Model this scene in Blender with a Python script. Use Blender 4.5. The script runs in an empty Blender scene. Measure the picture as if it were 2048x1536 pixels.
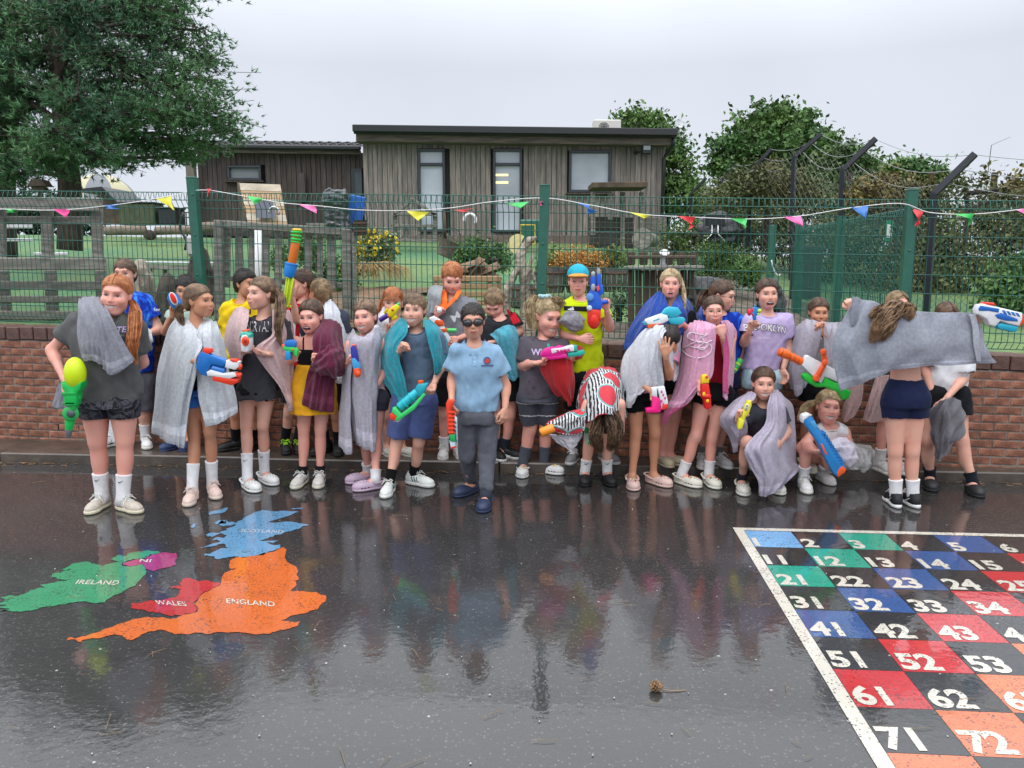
import bpy,bmesh,math,random
import numpy as np
from mathutils import Vector,Matrix
from mathutils.bvhtree import BVHTree
R=math.radians
scene=bpy.context.scene
# ------------------------------------------------------------------ camera, world, sun, exposure
CAM_H,CAM_F,CAM_P=1.45,1597.0,.1551
cd=bpy.data.cameras.new('camera');cam=bpy.data.objects.new('camera',cd)
scene.collection.objects.link(cam);scene.camera=cam
cam.location=(0,0,CAM_H);cam.rotation_euler=(math.pi/2-CAM_P,0,0)
cd.sensor_width=36;cd.lens=36*CAM_F/2048;cd.clip_start=.05;cd.clip_end=2000
SUN_EL,SUN_ROT=R(58),R(200)
w=bpy.data.worlds.new('World');scene.world=w;w.use_nodes=True
nt=w.node_tree;nt.nodes.clear()
wo=nt.nodes.new('ShaderNodeOutputWorld');bg=nt.nodes.new('ShaderNodeBackground')
sky=nt.nodes.new('ShaderNodeTexSky');sky.sky_type='NISHITA';sky.sun_disc=False
sky.sun_elevation=SUN_EL;sky.sun_rotation=SUN_ROT
# overcast: a cloud layer covers nearly all of the blue sky; brighter overhead, soft cloud mottling
tc=nt.nodes.new('ShaderNodeTexCoord');sp=nt.nodes.new('ShaderNodeSeparateXYZ')
rmp=nt.nodes.new('ShaderNodeValToRGB');nz=nt.nodes.new('ShaderNodeTexNoise');mx=nt.nodes.new('ShaderNodeMix');mx.data_type='RGBA'
mul=nt.nodes.new('ShaderNodeMix');mul.data_type='RGBA';mul.blend_type='MULTIPLY';mul.inputs[0].default_value=1
cr2=nt.nodes.new('ShaderNodeValToRGB')
rmp.color_ramp.elements[0].position=.0;rmp.color_ramp.elements[0].color=(7.6,8.1,8.8,1)
rmp.color_ramp.elements[1].position=1.0;rmp.color_ramp.elements[1].color=(25,25.6,26.5,1)
e=rmp.color_ramp.elements.new(.22);e.color=(6.9,7.3,8.1,1)
e=rmp.color_ramp.elements.new(.5);e.color=(15,15.6,16.6,1)
cr2.color_ramp.elements[0].color=(.86,.87,.9,1);cr2.color_ramp.elements[1].color=(1.08,1.08,1.07,1)
cr2.color_ramp.elements[0].position=.3;cr2.color_ramp.elements[1].position=.7
nz.inputs['Scale'].default_value=1.6;nz.inputs['Detail'].default_value=5
L=nt.links.new
L(tc.outputs['Generated'],sp.inputs[0]);L(sp.outputs['Z'],rmp.inputs[0]);L(tc.outputs['Generated'],nz.inputs['Vector'])
L(nz.outputs[0],cr2.inputs[0]);L(rmp.outputs[0],mul.inputs[6]);L(cr2.outputs[0],mul.inputs[7])
mx.inputs[0].default_value=.96;L(sky.outputs[0],mx.inputs[6]);L(mul.outputs[2],mx.inputs[7])
L(mx.outputs[2],bg.inputs[0]);bg.inputs[1].default_value=.1;L(bg.outputs[0],wo.inputs[0])
sd=bpy.data.lights.new('sun','SUN');sd.energy=.9;sd.angle=R(35);sd.color=(1,.96,.9)
so=bpy.data.objects.new('sun',sd);scene.collection.objects.link(so)
so.rotation_euler=(math.pi/2-SUN_EL,0,R(-20));so.location=(0,-5,20)
vs=scene.view_settings;vs.view_transform='Standard';vs.look='None';vs.gamma=1;vs.exposure=.12;vs.use_curve_mapping=False
scene.cycles.max_bounces=6;scene.cycles.use_denoising=True
# ------------------------------------------------------------------ positions: a sight line met with the ground or with a real depth
CP,SP=math.cos(CAM_P),math.sin(CAM_P)
def ray(x,y):
 a,b=(x-1024)/CAM_F,(y-768)/CAM_F
 return np.array([a,CP-b*SP,-SP-b*CP])
def G(x,y,z=.0):
 d=ray(x,y);t=(z-CAM_H)/d[2];return np.array([d[0]*t,d[1]*t,z])
def P(x,y,Y):
 d=ray(x,y);t=Y/d[1];return np.array([d[0]*t,Y,CAM_H+d[2]*t])
def mpp(Y):return Y/CAM_F*1.0
# ------------------------------------------------------------------ object helpers
COL=scene.collection
def link(name,verts,faces,mat=None,parent=None,smooth=True,loc=None,mats=None,fm=None):
 me=bpy.data.meshes.new(name)
 v=np.asarray(verts,dtype=np.float64)
 if loc is not None:v=v-np.asarray(loc)
 me.from_pydata(v.tolist(),[],faces if isinstance(faces,list)else faces.tolist())
 for m in(mats or([mat]if mat else[])):me.materials.append(m)
 if fm is not None:me.polygons.foreach_set('material_index',np.asarray(fm,dtype=np.int32))
 if smooth:me.polygons.foreach_set('use_smooth',np.ones(len(me.polygons),dtype=bool))
 me.update()
 o=bpy.data.objects.new(name,me);COL.objects.link(o)
 wl=np.array(loc if loc is not None else(0,0,0),float);WLOC[o.name]=tuple(wl)
 if parent is not None:o.parent=parent;wl=wl-np.array(WLOC.get(parent.name,(0,0,0)))
 o.location=wl
 return o
WLOC={}
def empty(name,loc,label=None,cat=None,group=None):
 o=bpy.data.objects.new(name,None);COL.objects.link(o);o.location=loc;WLOC[o.name]=tuple(loc)
 o.empty_display_size=.1
 return tag(o,label,cat,group)
def tag(o,label=None,cat=None,group=None,kind=None):
 if label:o['label']=label
 if cat:o['category']=cat
 if group:o['group']=group
 if kind:o['kind']=kind
 return o
class MB:
 """collects shapes; build() links them as one mesh"""
 def __init__(s):s.v=[];s.f=[];s.n=0;s.m=[]
 def add(s,v,f,m=0):
  v=np.asarray(v,float).reshape(-1,3);s.v.append(v)
  s.f+=[tuple(i+s.n for i in q)for q in(f if isinstance(f,list)else f.tolist())];s.m+=[m]*len(f);s.n+=len(v)
  return s
 def box(s,c,size,rot=None,m=0,bev=.0):
  x,y,z=[k/2 for k in size]
  if bev<=0:
   v=np.array([[a*x,b*y,d*z]for a in(-1,1)for b in(-1,1)for d in(-1,1)])
   f=[(0,1,3,2),(4,6,7,5),(0,4,5,1),(2,3,7,6),(0,2,6,4),(1,5,7,3)]
  else:
   b_=min(bev,x*.9,y*.9,z*.9);v=[];idx={}
   for a in(-1,1):
    for b in(-1,1):
     for d in(-1,1):
      for k in range(3):
       q=[x-b_,y-b_,z-b_];q[k]+=b_
       idx[(a,b,d,k)]=len(v);v.append([a*q[0],b*q[1],d*q[2]])
   v=np.array(v);f=[]
   for a in(-1,1):
    q=[idx[(a,b,d,0)]for b,d in((-1,-1),(1,-1),(1,1),(-1,1))];f.append(tuple(q if a>0 else q[::-1]))
    q=[idx[(b,a,d,1)]for b,d in((-1,-1),(1,-1),(1,1),(-1,1))];f.append(tuple(q if a<0 else q[::-1]))
    q=[idx[(b,d,a,2)]for b,d in((-1,-1),(1,-1),(1,1),(-1,1))];f.append(tuple(q if a>0 else q[::-1]))
    for b in(-1,1):
     s_=a*b
     for(k1,k2,mk)in((0,1,lambda t:(a,b,t)),(0,2,lambda t:(a,t,b)),(1,2,lambda t:(t,a,b))):
      q=[idx[mk(-1)+(k1,)],idx[mk(-1)+(k2,)],idx[mk(1)+(k2,)],idx[mk(1)+(k1,)]]
      f.append(tuple(q))
     for d in(-1,1):
      f.append((idx[(a,b,d,0)],idx[(a,b,d,1)],idx[(a,b,d,2)]))
  if rot is not None:v=v@np.asarray(rot).T
  return s.add(v+np.asarray(c),f,m)
 def tube(s,pts,r,n=8,m=0,cap=True,flat=None):
  pts=np.asarray(pts,float);k=len(pts);r=np.broadcast_to(np.asarray(r,float),(k,))
  t=np.gradient(pts,axis=0)if k>1 else np.array([[0,0,1.]]);t/=np.linalg.norm(t,axis=1)[:,None]+1e-12
  a=np.array([0,0,1.])if abs(t[0][2])<.9 else np.array([0,1.,0]);V=[]
  u=np.cross(t[0],a);u=u/np.linalg.norm(u)if np.linalg.norm(u)>1e-9 else np.array([1.,0,0])
  for i in range(k):
   u=u-t[i]*(u@t[i]);u/=np.linalg.norm(u)+1e-12;w_=np.cross(t[i],u)
   an=np.arange(n)*2*math.pi/n
   V.append(pts[i]+r[i]*(np.cos(an)[:,None]*u+np.sin(an)[:,None]*w_*(flat or 1)))
  f=[(i*n+j,i*n+(j+1)%n,(i+1)*n+(j+1)%n,(i+1)*n+j)for i in range(k-1)for j in range(n)]
  if cap:f+=[tuple(range(n))[::-1],tuple((k-1)*n+j for j in range(n))]
  return s.add(np.concatenate(V),f,m)
 def lathe(s,c,prof,n=16,m=0,axis=None):
  V=[];ang=np.arange(n)*2*math.pi/n
  for r_,z in prof:V.append(np.stack([np.cos(ang)*r_,np.sin(ang)*r_,np.full(n,z)],1))
  V=np.concatenate(V);k=len(prof)
  if axis is not None:
   q=Vector((0,0,1)).rotation_difference(Vector(axis)).to_matrix();V=V@np.array(q).T
  f=[(i*n+j,i*n+(j+1)%n,(i+1)*n+(j+1)%n,(i+1)*n+j)for i in range(k-1)for j in range(n)]
  f+=[tuple(range(n))[::-1],tuple((k-1)*n+j for j in range(n))]
  return s.add(V+np.asarray(c),f,m)
 def prism(s,poly,y0,y1,m=0):
  """poly: list of (x,z); extruded from y0 to y1"""
  n=len(poly);v=[[x,y0,z]for x,z in poly]+[[x,y1,z]for x,z in poly]
  return s.add(v,[tuple(range(n)),tuple(range(n,2*n))[::-1]]+[(j,n+j,n+(j+1)%n,(j+1)%n)for j in range(n)],m)
 def build(s,name,mat,parent=None,smooth=False,loc=None,mats=None):
  if not s.v:return None
  return link(name,np.concatenate(s.v),s.f,mat,parent,smooth,loc,mats=mats,fm=s.m if mats else None)
def autosmooth(o,ang=35):
 me=o.data
 me.polygons.foreach_set('use_smooth',np.ones(len(me.polygons),dtype=bool));me.set_sharp_from_angle(angle=R(ang))if hasattr(me,'set_sharp_from_angle')else None
 return o
# ------------------------------------------------------------------ materials
MATS={}
def mat(name,col=(.5,.5,.5),rough=.6,metal=0,var=.12,scale=40,bump=.0,bscale=200,coat=0,sss=0,rnd=0,spec=.5,sheen=0,emit=None,alpha=1,trans=0,stretch=None,island=0,wet=0,col2=None,nscale2=None):
 """principled with colour noise (var), fine bump, optional per-object (rnd) or per-island (island) variation"""
 if name in MATS:return MATS[name]
 m=bpy.data.materials.new(name);m.use_nodes=True;n=m.node_tree;b=n.nodes['Principled BSDF'];Lk=n.links.new
 tcn=n.nodes.new('ShaderNodeTexCoord');src=tcn.outputs['Object']
 if stretch:
  mp=n.nodes.new('ShaderNodeMapping');mp.inputs['Scale'].default_value=stretch;Lk(src,mp.inputs[0]);src=mp.outputs[0]
 no=n.nodes.new('ShaderNodeTexNoise');no.inputs['Scale'].default_value=scale;no.inputs['Detail'].default_value=4;Lk(src,no.inputs['Vector'])
 r=n.nodes.new('ShaderNodeMapRange');r.inputs[1].default_value=.3;r.inputs[2].default_value=.7;r.inputs[3].default_value=1-var;r.inputs[4].default_value=1+var
 Lk(no.outputs[0],r.inputs[0]);val=r.outputs[0]
 if rnd or island:
  if rnd:oi=n.nodes.new('ShaderNodeObjectInfo');rs=oi.outputs['Random']
  else:oi=n.nodes.new('ShaderNodeNewGeometry');rs=oi.outputs['Random Per Island']
  r2=n.nodes.new('ShaderNodeMapRange');k=rnd or island;r2.inputs[3].default_value=1-k;r2.inputs[4].default_value=1+k;Lk(rs,r2.inputs[0])
  mm=n.nodes.new('ShaderNodeMath');mm.operation='MULTIPLY';Lk(val,mm.inputs[0]);Lk(r2.outputs[0],mm.inputs[1]);val=mm.outputs[0]
 c=n.nodes.new('ShaderNodeMix');c.data_type='RGBA';c.blend_type='MULTIPLY';c.inputs[0].default_value=1
 if col2:
  n2=n.nodes.new('ShaderNodeTexNoise');n2.inputs['Scale'].default_value=nscale2 or 5;n2.inputs['Detail'].default_value=6;Lk(src,n2.inputs['Vector'])
  r3=n.nodes.new('ShaderNodeMapRange');r3.inputs[1].default_value=.4;r3.inputs[2].default_value=.6;Lk(n2.outputs[0],r3.inputs[0])
  if island or rnd:
   ad=n.nodes.new('ShaderNodeMath');ad.operation='MULTIPLY_ADD';ad.inputs[1].default_value=.6;Lk(rs,ad.inputs[0]);ad.inputs[2].default_value=-.3
   a2=n.nodes.new('ShaderNodeMath');a2.use_clamp=True;Lk(r3.outputs[0],a2.inputs[0]);Lk(ad.outputs[0],a2.inputs[1]);fac=a2.outputs[0]
  else:fac=r3.outputs[0]
  cc=n.nodes.new('ShaderNodeMix');cc.data_type='RGBA';cc.inputs[6].default_value=(*col,1);cc.inputs[7].default_value=(*col2,1);Lk(fac,cc.inputs[0]);Lk(cc.outputs[2],c.inputs[6])
 else:c.inputs[6].default_value=(*col,1)
 Lk(val,c.inputs[7]);Lk(c.outputs[2],b.inputs['Base Color'])
 b.inputs['Roughness'].default_value=rough;b.inputs['Metallic'].default_value=metal;b.inputs['Specular IOR Level'].default_value=spec
 if coat:b.inputs['Coat Weight'].default_value=coat;b.inputs['Coat Roughness'].default_value=.12
 if sss:b.inputs['Subsurface Weight'].default_value=sss;b.inputs['Subsurface Radius'].default_value=(1,.4,.25);b.inputs['Subsurface Scale'].default_value=.012
 if sheen:b.inputs['Sheen Weight'].default_value=sheen;b.inputs['Sheen Roughness'].default_value=.5
 if emit:b.inputs['Emission Color'].default_value=(*emit[0],1);b.inputs['Emission Strength'].default_value=emit[1]
 if alpha<1:b.inputs['Alpha'].default_value=alpha
 if trans:b.inputs['Transmission Weight'].default_value=trans
 if bump:
  nb=n.nodes.new('ShaderNodeTexNoise');nb.inputs['Scale'].default_value=bscale;nb.inputs['Detail'].default_value=3;Lk(src,nb.inputs['Vector'])
  bp=n.nodes.new('ShaderNodeBump');bp.inputs['Strength'].default_value=min(1,bump);bp.inputs['Distance'].default_value=.004*max(1,bump);Lk(nb.outputs[0],bp.inputs['Height']);Lk(bp.outputs[0],b.inputs['Normal'])
 MATS[name]=m;m['b']=1
 return m
def srgb(*c):return tuple((x/255/12.92 if x/255<=.04045 else((x/255+.055)/1.055)**2.4)for x in c)
_pl={}
def plastic(r,g,b):
 k=(r,g,b)
 if k not in _pl:
  c=srgb(r,g,b);_pl[k]=mat('plastic_%d'%len(_pl),tuple(.92*x for x in c),rough=.32,var=.05,scale=15,bump=.12,bscale=400)
 return _pl[k]
def cloth(r,g,b,terry=False,k=1.0):
 key=('c',r,g,b,terry)
 if key not in _pl:
  c=srgb(r,g,b);c=tuple(min(.85,.95*x*k)for x in c)
  _pl[key]=mat('cloth_%d'%len(_pl),c,rough=.95,var=.15 if terry else.1,scale=55 if terry else 30,bump=1.1 if terry else.35,bscale=300 if terry else 500,sheen=.25 if terry else.05,spec=.15)
 return _pl[key]
def wetcloth(r,g,b):  # cloth spotted with drops of water that have soaked in
 m=cloth(r,g,b).copy();n=m.node_tree;bs=n.nodes['Principled BSDF'];src=bs.inputs['Base Color'].links[0].from_socket;tcn=n.nodes.new('ShaderNodeTexCoord')
 v=n.nodes.new('ShaderNodeTexVoronoi');v.inputs['Scale'].default_value=26;n.links.new(tcn.outputs['Object'],v.inputs['Vector']);s_=n.nodes.new('ShaderNodeSeparateXYZ');n.links.new(v.outputs['Color'],s_.inputs[0])
 a=n.nodes.new('ShaderNodeMath');a.operation='GREATER_THAN';a.inputs[1].default_value=.62;n.links.new(s_.outputs[0],a.inputs[0]);r_=n.nodes.new('ShaderNodeMapRange');r_.inputs[1].default_value=.16;r_.inputs[2].default_value=.24;r_.inputs[3].default_value=.75;r_.inputs[4].default_value=0;n.links.new(v.outputs['Distance'],r_.inputs[0])
 k=n.nodes.new('ShaderNodeMath');k.operation='MULTIPLY';n.links.new(a.outputs[0],k.inputs[0]);n.links.new(r_.outputs[0],k.inputs[1]);x=n.nodes.new('ShaderNodeMix');x.data_type='RGBA';n.links.new(k.outputs[0],x.inputs[0]);n.links.new(src,x.inputs[6]);x.inputs[7].default_value=(*[.45*q for q in srgb(r,g,b)],1);n.links.new(x.outputs[2],bs.inputs['Base Color']);return m
# ------------------------------------------------------------------ distance fields -> meshes
class Field:
 def __init__(s,lo,hi,h):
  s.lo=np.asarray(lo,float);s.h=h;s.n=np.maximum(4,np.ceil((np.asarray(hi)-s.lo)/h).astype(int)+1)
  s.D=np.full(s.n,.2,np.float32)
  s.ax=[(s.lo[i]+np.arange(s.n[i])*h).astype(np.float32)for i in range(3)]
 def sub(s,lo,hi):
  a=np.clip(np.floor((np.asarray(lo)-s.lo)/s.h).astype(int),0,s.n);b=np.clip(np.ceil((np.asarray(hi)-s.lo)/s.h).astype(int)+1,0,s.n)
  sl=tuple(slice(a[i],b[i])for i in range(3))
  return sl,[s.ax[0][sl[0]][:,None,None],s.ax[1][sl[1]][None,:,None],s.ax[2][sl[2]][None,None,:]]
 def put(s,sl,d,k,mode=0):
  A=s.D[sl]
  if A.size==0:return
  if mode==0:
   if k>0:hh=np.maximum(k-np.abs(A-d),0)/k;s.D[sl]=np.minimum(A,d)-hh*hh*k*.25
   else:s.D[sl]=np.minimum(A,d)
  else:
   d=-d
   if k>0:hh=np.maximum(k-np.abs(A-d),0)/k;s.D[sl]=np.maximum(A,d)+hh*hh*k*.25
   else:s.D[sl]=np.maximum(A,d)
 def cap(s,a,b,ra,rb,k=.02,flat=None,mode=0,cut=None):
  """tapered capsule; flat=(dir, factor) squashes it along dir; cut=True: flat end at b"""
  a=np.asarray(a,float);b=np.asarray(b,float);m=max(ra,rb)+k+3*s.h
  sl,(X,Y,Z)=s.sub(np.minimum(a,b)-m,np.maximum(a,b)+m)
  ab=b-a;L2=ab@ab+1e-9
  px,py,pz=X-a[0],Y-a[1],Z-a[2]
  t_=(px*ab[0]+py*ab[1]+pz*ab[2])/L2;t=np.clip(t_,0,1)
  qx,qy,qz=px-t*ab[0],py-t*ab[1],pz-t*ab[2]
  if flat is not None:
   n_,f_=np.asarray(flat[0],float),flat[1];n_=n_/np.linalg.norm(n_);dn=(qx*n_[0]+qy*n_[1]+qz*n_[2])*(1/f_-1)
   qx,qy,qz=qx+dn*n_[0],qy+dn*n_[1],qz+dn*n_[2]
  d=np.sqrt(qx*qx+qy*qy+qz*qz)-(ra+(rb-ra)*t)
  if flat is not None:d=d*(1+flat[1])/2
  if cut:d=np.maximum(d,(t_-1)*math.sqrt(L2))
  s.put(sl,d,k,mode)
 def ell(s,c,r,k=.02,mode=0,rot=None):
  c=np.asarray(c,float);r=np.asarray(r,float);m=max(r)+k+3*s.h
  sl,(X,Y,Z)=s.sub(c-m,c+m)
  x,y,z=X-c[0],Y-c[1],Z-c[2]
  if rot is not None:
   M=np.asarray(rot);x,y,z=x*M[0,0]+y*M[1,0]+z*M[2,0],x*M[0,1]+y*M[1,1]+z*M[2,1],x*M[0,2]+y*M[1,2]+z*M[2,2]
  k0=np.sqrt((x/r[0])**2+(y/r[1])**2+(z/r[2])**2);k1=np.sqrt((x/r[0]**2)**2+(y/r[1]**2)**2+(z/r[2]**2)**2)+1e-6
  s.put(sl,k0*(k0-1)/k1,k,mode)
 def rows(s,rows,k=.02,grow=.0,mode=0,pw=2.3):
  """stack of ellipses: rows (z, cx, cy, a, b) in falling z"""
  rw=np.array(sorted(rows,key=lambda q:q[0]),float)
  m=grow+k+3*s.h
  lo=np.array([(rw[:,1]-rw[:,3]).min()-m,(rw[:,2]-rw[:,4]).min()-m,rw[0,0]-m]);hi=np.array([(rw[:,1]+rw[:,3]).max()+m,(rw[:,2]+rw[:,4]).max()+m,rw[-1,0]+m])
  sl,(X,Y,Z)=s.sub(lo,hi);zz=s.ax[2][sl[2]]
  ip=[smooth_interp(zz,rw[:,0],rw[:,j])[None,None,:]for j in range(1,5)]
  cx,cy,a,b=ip;a=np.maximum(a+grow,.01);b=np.maximum(b+grow,.01)
  q=(np.abs((X-cx)/a)**pw+np.abs((Y-cy)/b)**pw)**(1/pw)
  d=(q-1)*np.minimum(a,b);d=np.maximum(d,np.maximum(rw[0,0]-Z,Z-rw[-1,0]))
  s.put(sl,d.astype(np.float32),k,mode)
 def half(s,p,n,lo=None,hi=None):
  """removes what lies on the n side of p"""
  p=np.asarray(p,float);n=np.asarray(n,float);n=n/np.linalg.norm(n)
  if lo is None:lo,hi=s.lo,s.lo+s.n*s.h
  sl,(X,Y,Z)=s.sub(lo,hi)
  s.D[sl]=np.maximum(s.D[sl],(X-p[0])*n[0]+(Y-p[1])*n[1]+(Z-p[2])*n[2])
 def wrinkle(s,amp,freq,seed,stretch=(1,1,1)):
  rg=np.random.RandomState(seed);X,Y,Z=[s.ax[i].reshape([-1 if j==i else 1 for j in range(3)])for i in range(3)]
  acc=0
  for i in range(4):
   v=rg.normal(size=3)*np.array(stretch);v=v/np.linalg.norm(v)*freq*(1+.5*i);w2=rg.normal(size=3)*freq*.6;p1,p2=rg.rand(2)*6.28
   acc=acc+np.sin(v[0]*X+v[1]*Y+v[2]*Z+p1+1.6*np.sin(w2[0]*X+w2[1]*Y+w2[2]*Z+p2))/(1+.5*i)
  s.D+=(amp*acc/1.6).astype(np.float32)
 def mesh(s):
  D=s.D;S=D<0;n=s.n-1;acc=np.zeros((*n,3),np.float32);cnt=np.zeros(n,np.float32);quads=[]
  vid=-np.ones(n,np.int64)
  info=[]
  for ax in range(3):
   sa=[slice(None)]*3;sb=[slice(None)]*3;sa[ax]=slice(0,-1);sb[ax]=slice(1,None)
   da,db=D[tuple(sa)],D[tuple(sb)];C=(da<0)!=(db<0)
   o=[0,1,2];o.remove(ax)
   I=np.argwhere(C)
   if len(I)==0:continue
   va,vb=da[C],db[C];t=va/(va-vb)
   pos=I.astype(np.float32);pos[:,ax]+=t
   ok=np.ones(len(I),bool)
   cells=[]
   for(d1,d2)in((-1,-1),(0,-1),(0,0),(-1,0)):
    c=I.copy();c[:,o[0]]+=d1;c[:,o[1]]+=d2;ok&=(c>=0).all(1)&(c<n).all(1);cells.append(c)
   for c in cells:
    cc=c[ok];np.add.at(acc,(cc[:,0],cc[:,1],cc[:,2]),pos[ok]);np.add.at(cnt,(cc[:,0],cc[:,1],cc[:,2]),1)
   info.append(([c[ok]for c in cells],(va<0)[ok],ax))
  act=cnt>0;vid[act]=np.arange(act.sum());V=acc[act]/cnt[act][:,None]*s.h+s.lo
  for cells,neg,ax in info:
   q=np.stack([vid[c[:,0],c[:,1],c[:,2]]for c in cells],1)
   flip=neg if ax!=1 else~neg
   q[~flip]=q[~flip][:,::-1];quads.append(q)
  Q=np.concatenate(quads)if quads else np.zeros((0,4),int)
  return V,Q
def smooth_interp(x,xp,fp):
 x=np.clip(x,xp[0],xp[-1]);i=np.clip(np.searchsorted(xp,x,side='right')-1,0,len(xp)-2)
 m=np.gradient(fp,xp)if len(xp)>2 else np.full(len(xp),(fp[-1]-fp[0])/max(1e-6,xp[-1]-xp[0]));hx=xp[i+1]-xp[i]+1e-9;t=(x-xp[i])/hx
 return((2*t**3-3*t**2+1)*fp[i]+(t**3-2*t**2+t)*hx*m[i]+(-2*t**3+3*t**2)*fp[i+1]+(t**3-t**2)*hx*m[i+1]).astype(np.float32)
def drop_faces(V,Q,planes,tol=.013,cosang=.72):
 """opens the flat cuts of a garment: removes faces lying in one of the planes (p, n)"""
 a,b,c=V[Q[:,0]],V[Q[:,1]],V[Q[:,2]];N=np.cross(b-a,c-a);N/=np.linalg.norm(N,axis=1)[:,None]+1e-12;C=V[Q].mean(1);keep=np.ones(len(Q),bool)
 for p,n_,rad in planes:
  n_=np.asarray(n_,float);n_=n_/np.linalg.norm(n_)
  keep&=~((np.abs((C-p)@n_)<tol)&(np.abs(N@n_)>cosang)&(np.linalg.norm(C-p,axis=1)<rad))
 Q=Q[keep];used,inv=np.unique(Q,return_inverse=True)
 return V[used],inv.reshape(Q.shape)
def relax(V,Q,it=2,lam=.5):
 V=V.astype(float)
 for _ in range(it):
  s_=np.zeros_like(V);c=np.zeros(len(V))
  for i in range(4):
   for j in((i+1)%4,):
    np.add.at(s_,Q[:,i],V[Q[:,j]]);np.add.at(c,Q[:,i],1);np.add.at(s_,Q[:,j],V[Q[:,i]]);np.add.at(c,Q[:,j],1)
  V=V+lam*(s_/np.maximum(c,1)[:,None]-V)
 return V
def catmull(pts,n):
 p=np.asarray(pts,float);k=len(p)
 if k==2:return p[0]+(p[1]-p[0])*np.linspace(0,1,n)[:,None]
 q=np.concatenate([[2*p[0]-p[1]],p,[2*p[-1]-p[-2]]]);u=np.linspace(0,k-1,n);i=np.minimum(u.astype(int),k-2);t=(u-i)[:,None]
 a,b,c,d=q[i],q[i+1],q[i+2],q[i+3]
 return.5*(2*b+(c-a)*t+(2*a-5*b+4*c-d)*t**2+(3*b-a-3*c+d)*t**3)
def text_mesh(txt,size=1.0,offset=.0,spacing=1.0,res=3):
 cu=bpy.data.curves.new('t','FONT');cu.body=txt;cu.size=size;cu.offset=offset;cu.space_character=spacing;cu.resolution_u=res;cu.align_x='CENTER';cu.align_y='CENTER'
 o=bpy.data.objects.new('t',cu);COL.objects.link(o);dg=bpy.context.evaluated_depsgraph_get();dg.update()
 me=bpy.data.meshes.new_from_object(o.evaluated_get(dg));bm=bmesh.new();bm.from_mesh(me);bmesh.ops.triangulate(bm,faces=bm.faces)
 for _ in range(0):pass
 V=np.array([v.co[:]for v in bm.verts]);F=[tuple(v.index for v in f.verts)for f in bm.faces];bm.free()
 bpy.data.objects.remove(o);bpy.data.curves.remove(cu);bpy.data.meshes.remove(me)
 return V,F
# strands of hair
def ribbons(mb,paths,wd,rg,ctr=None):
 for p in paths:
  p=np.asarray(p);k=len(p);t=np.gradient(p,axis=0);t/=np.linalg.norm(t,axis=1)[:,None]+1e-9
  a=rg.normal(size=3)if ctr is None else(p-ctr+rg.normal(size=3)*.012);u=np.cross(t,a);u/=np.linalg.norm(u,axis=1)[:,None]+1e-9;v=np.cross(t,u)
  tp=np.sin(np.linspace(.25,1,k)*math.pi)**.5*wd*.5;tp=np.where(np.arange(k)==k-1,wd*.08,np.maximum(tp,wd*.2))[:,None]
  B=p+(v*tp*.6 if ctr is None else(p-ctr)/np.linalg.norm(p-ctr,axis=1)[:,None]*tp*.5);A=p+u*tp;C=p-u*tp
  V=np.stack([A,B,C],1).reshape(-1,3)
  F=[(3*i+j,3*i+j+1,3*i+j+4,3*i+j+3)for i in range(k-1)for j in range(2)]
  mb.add(V,F)
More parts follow.
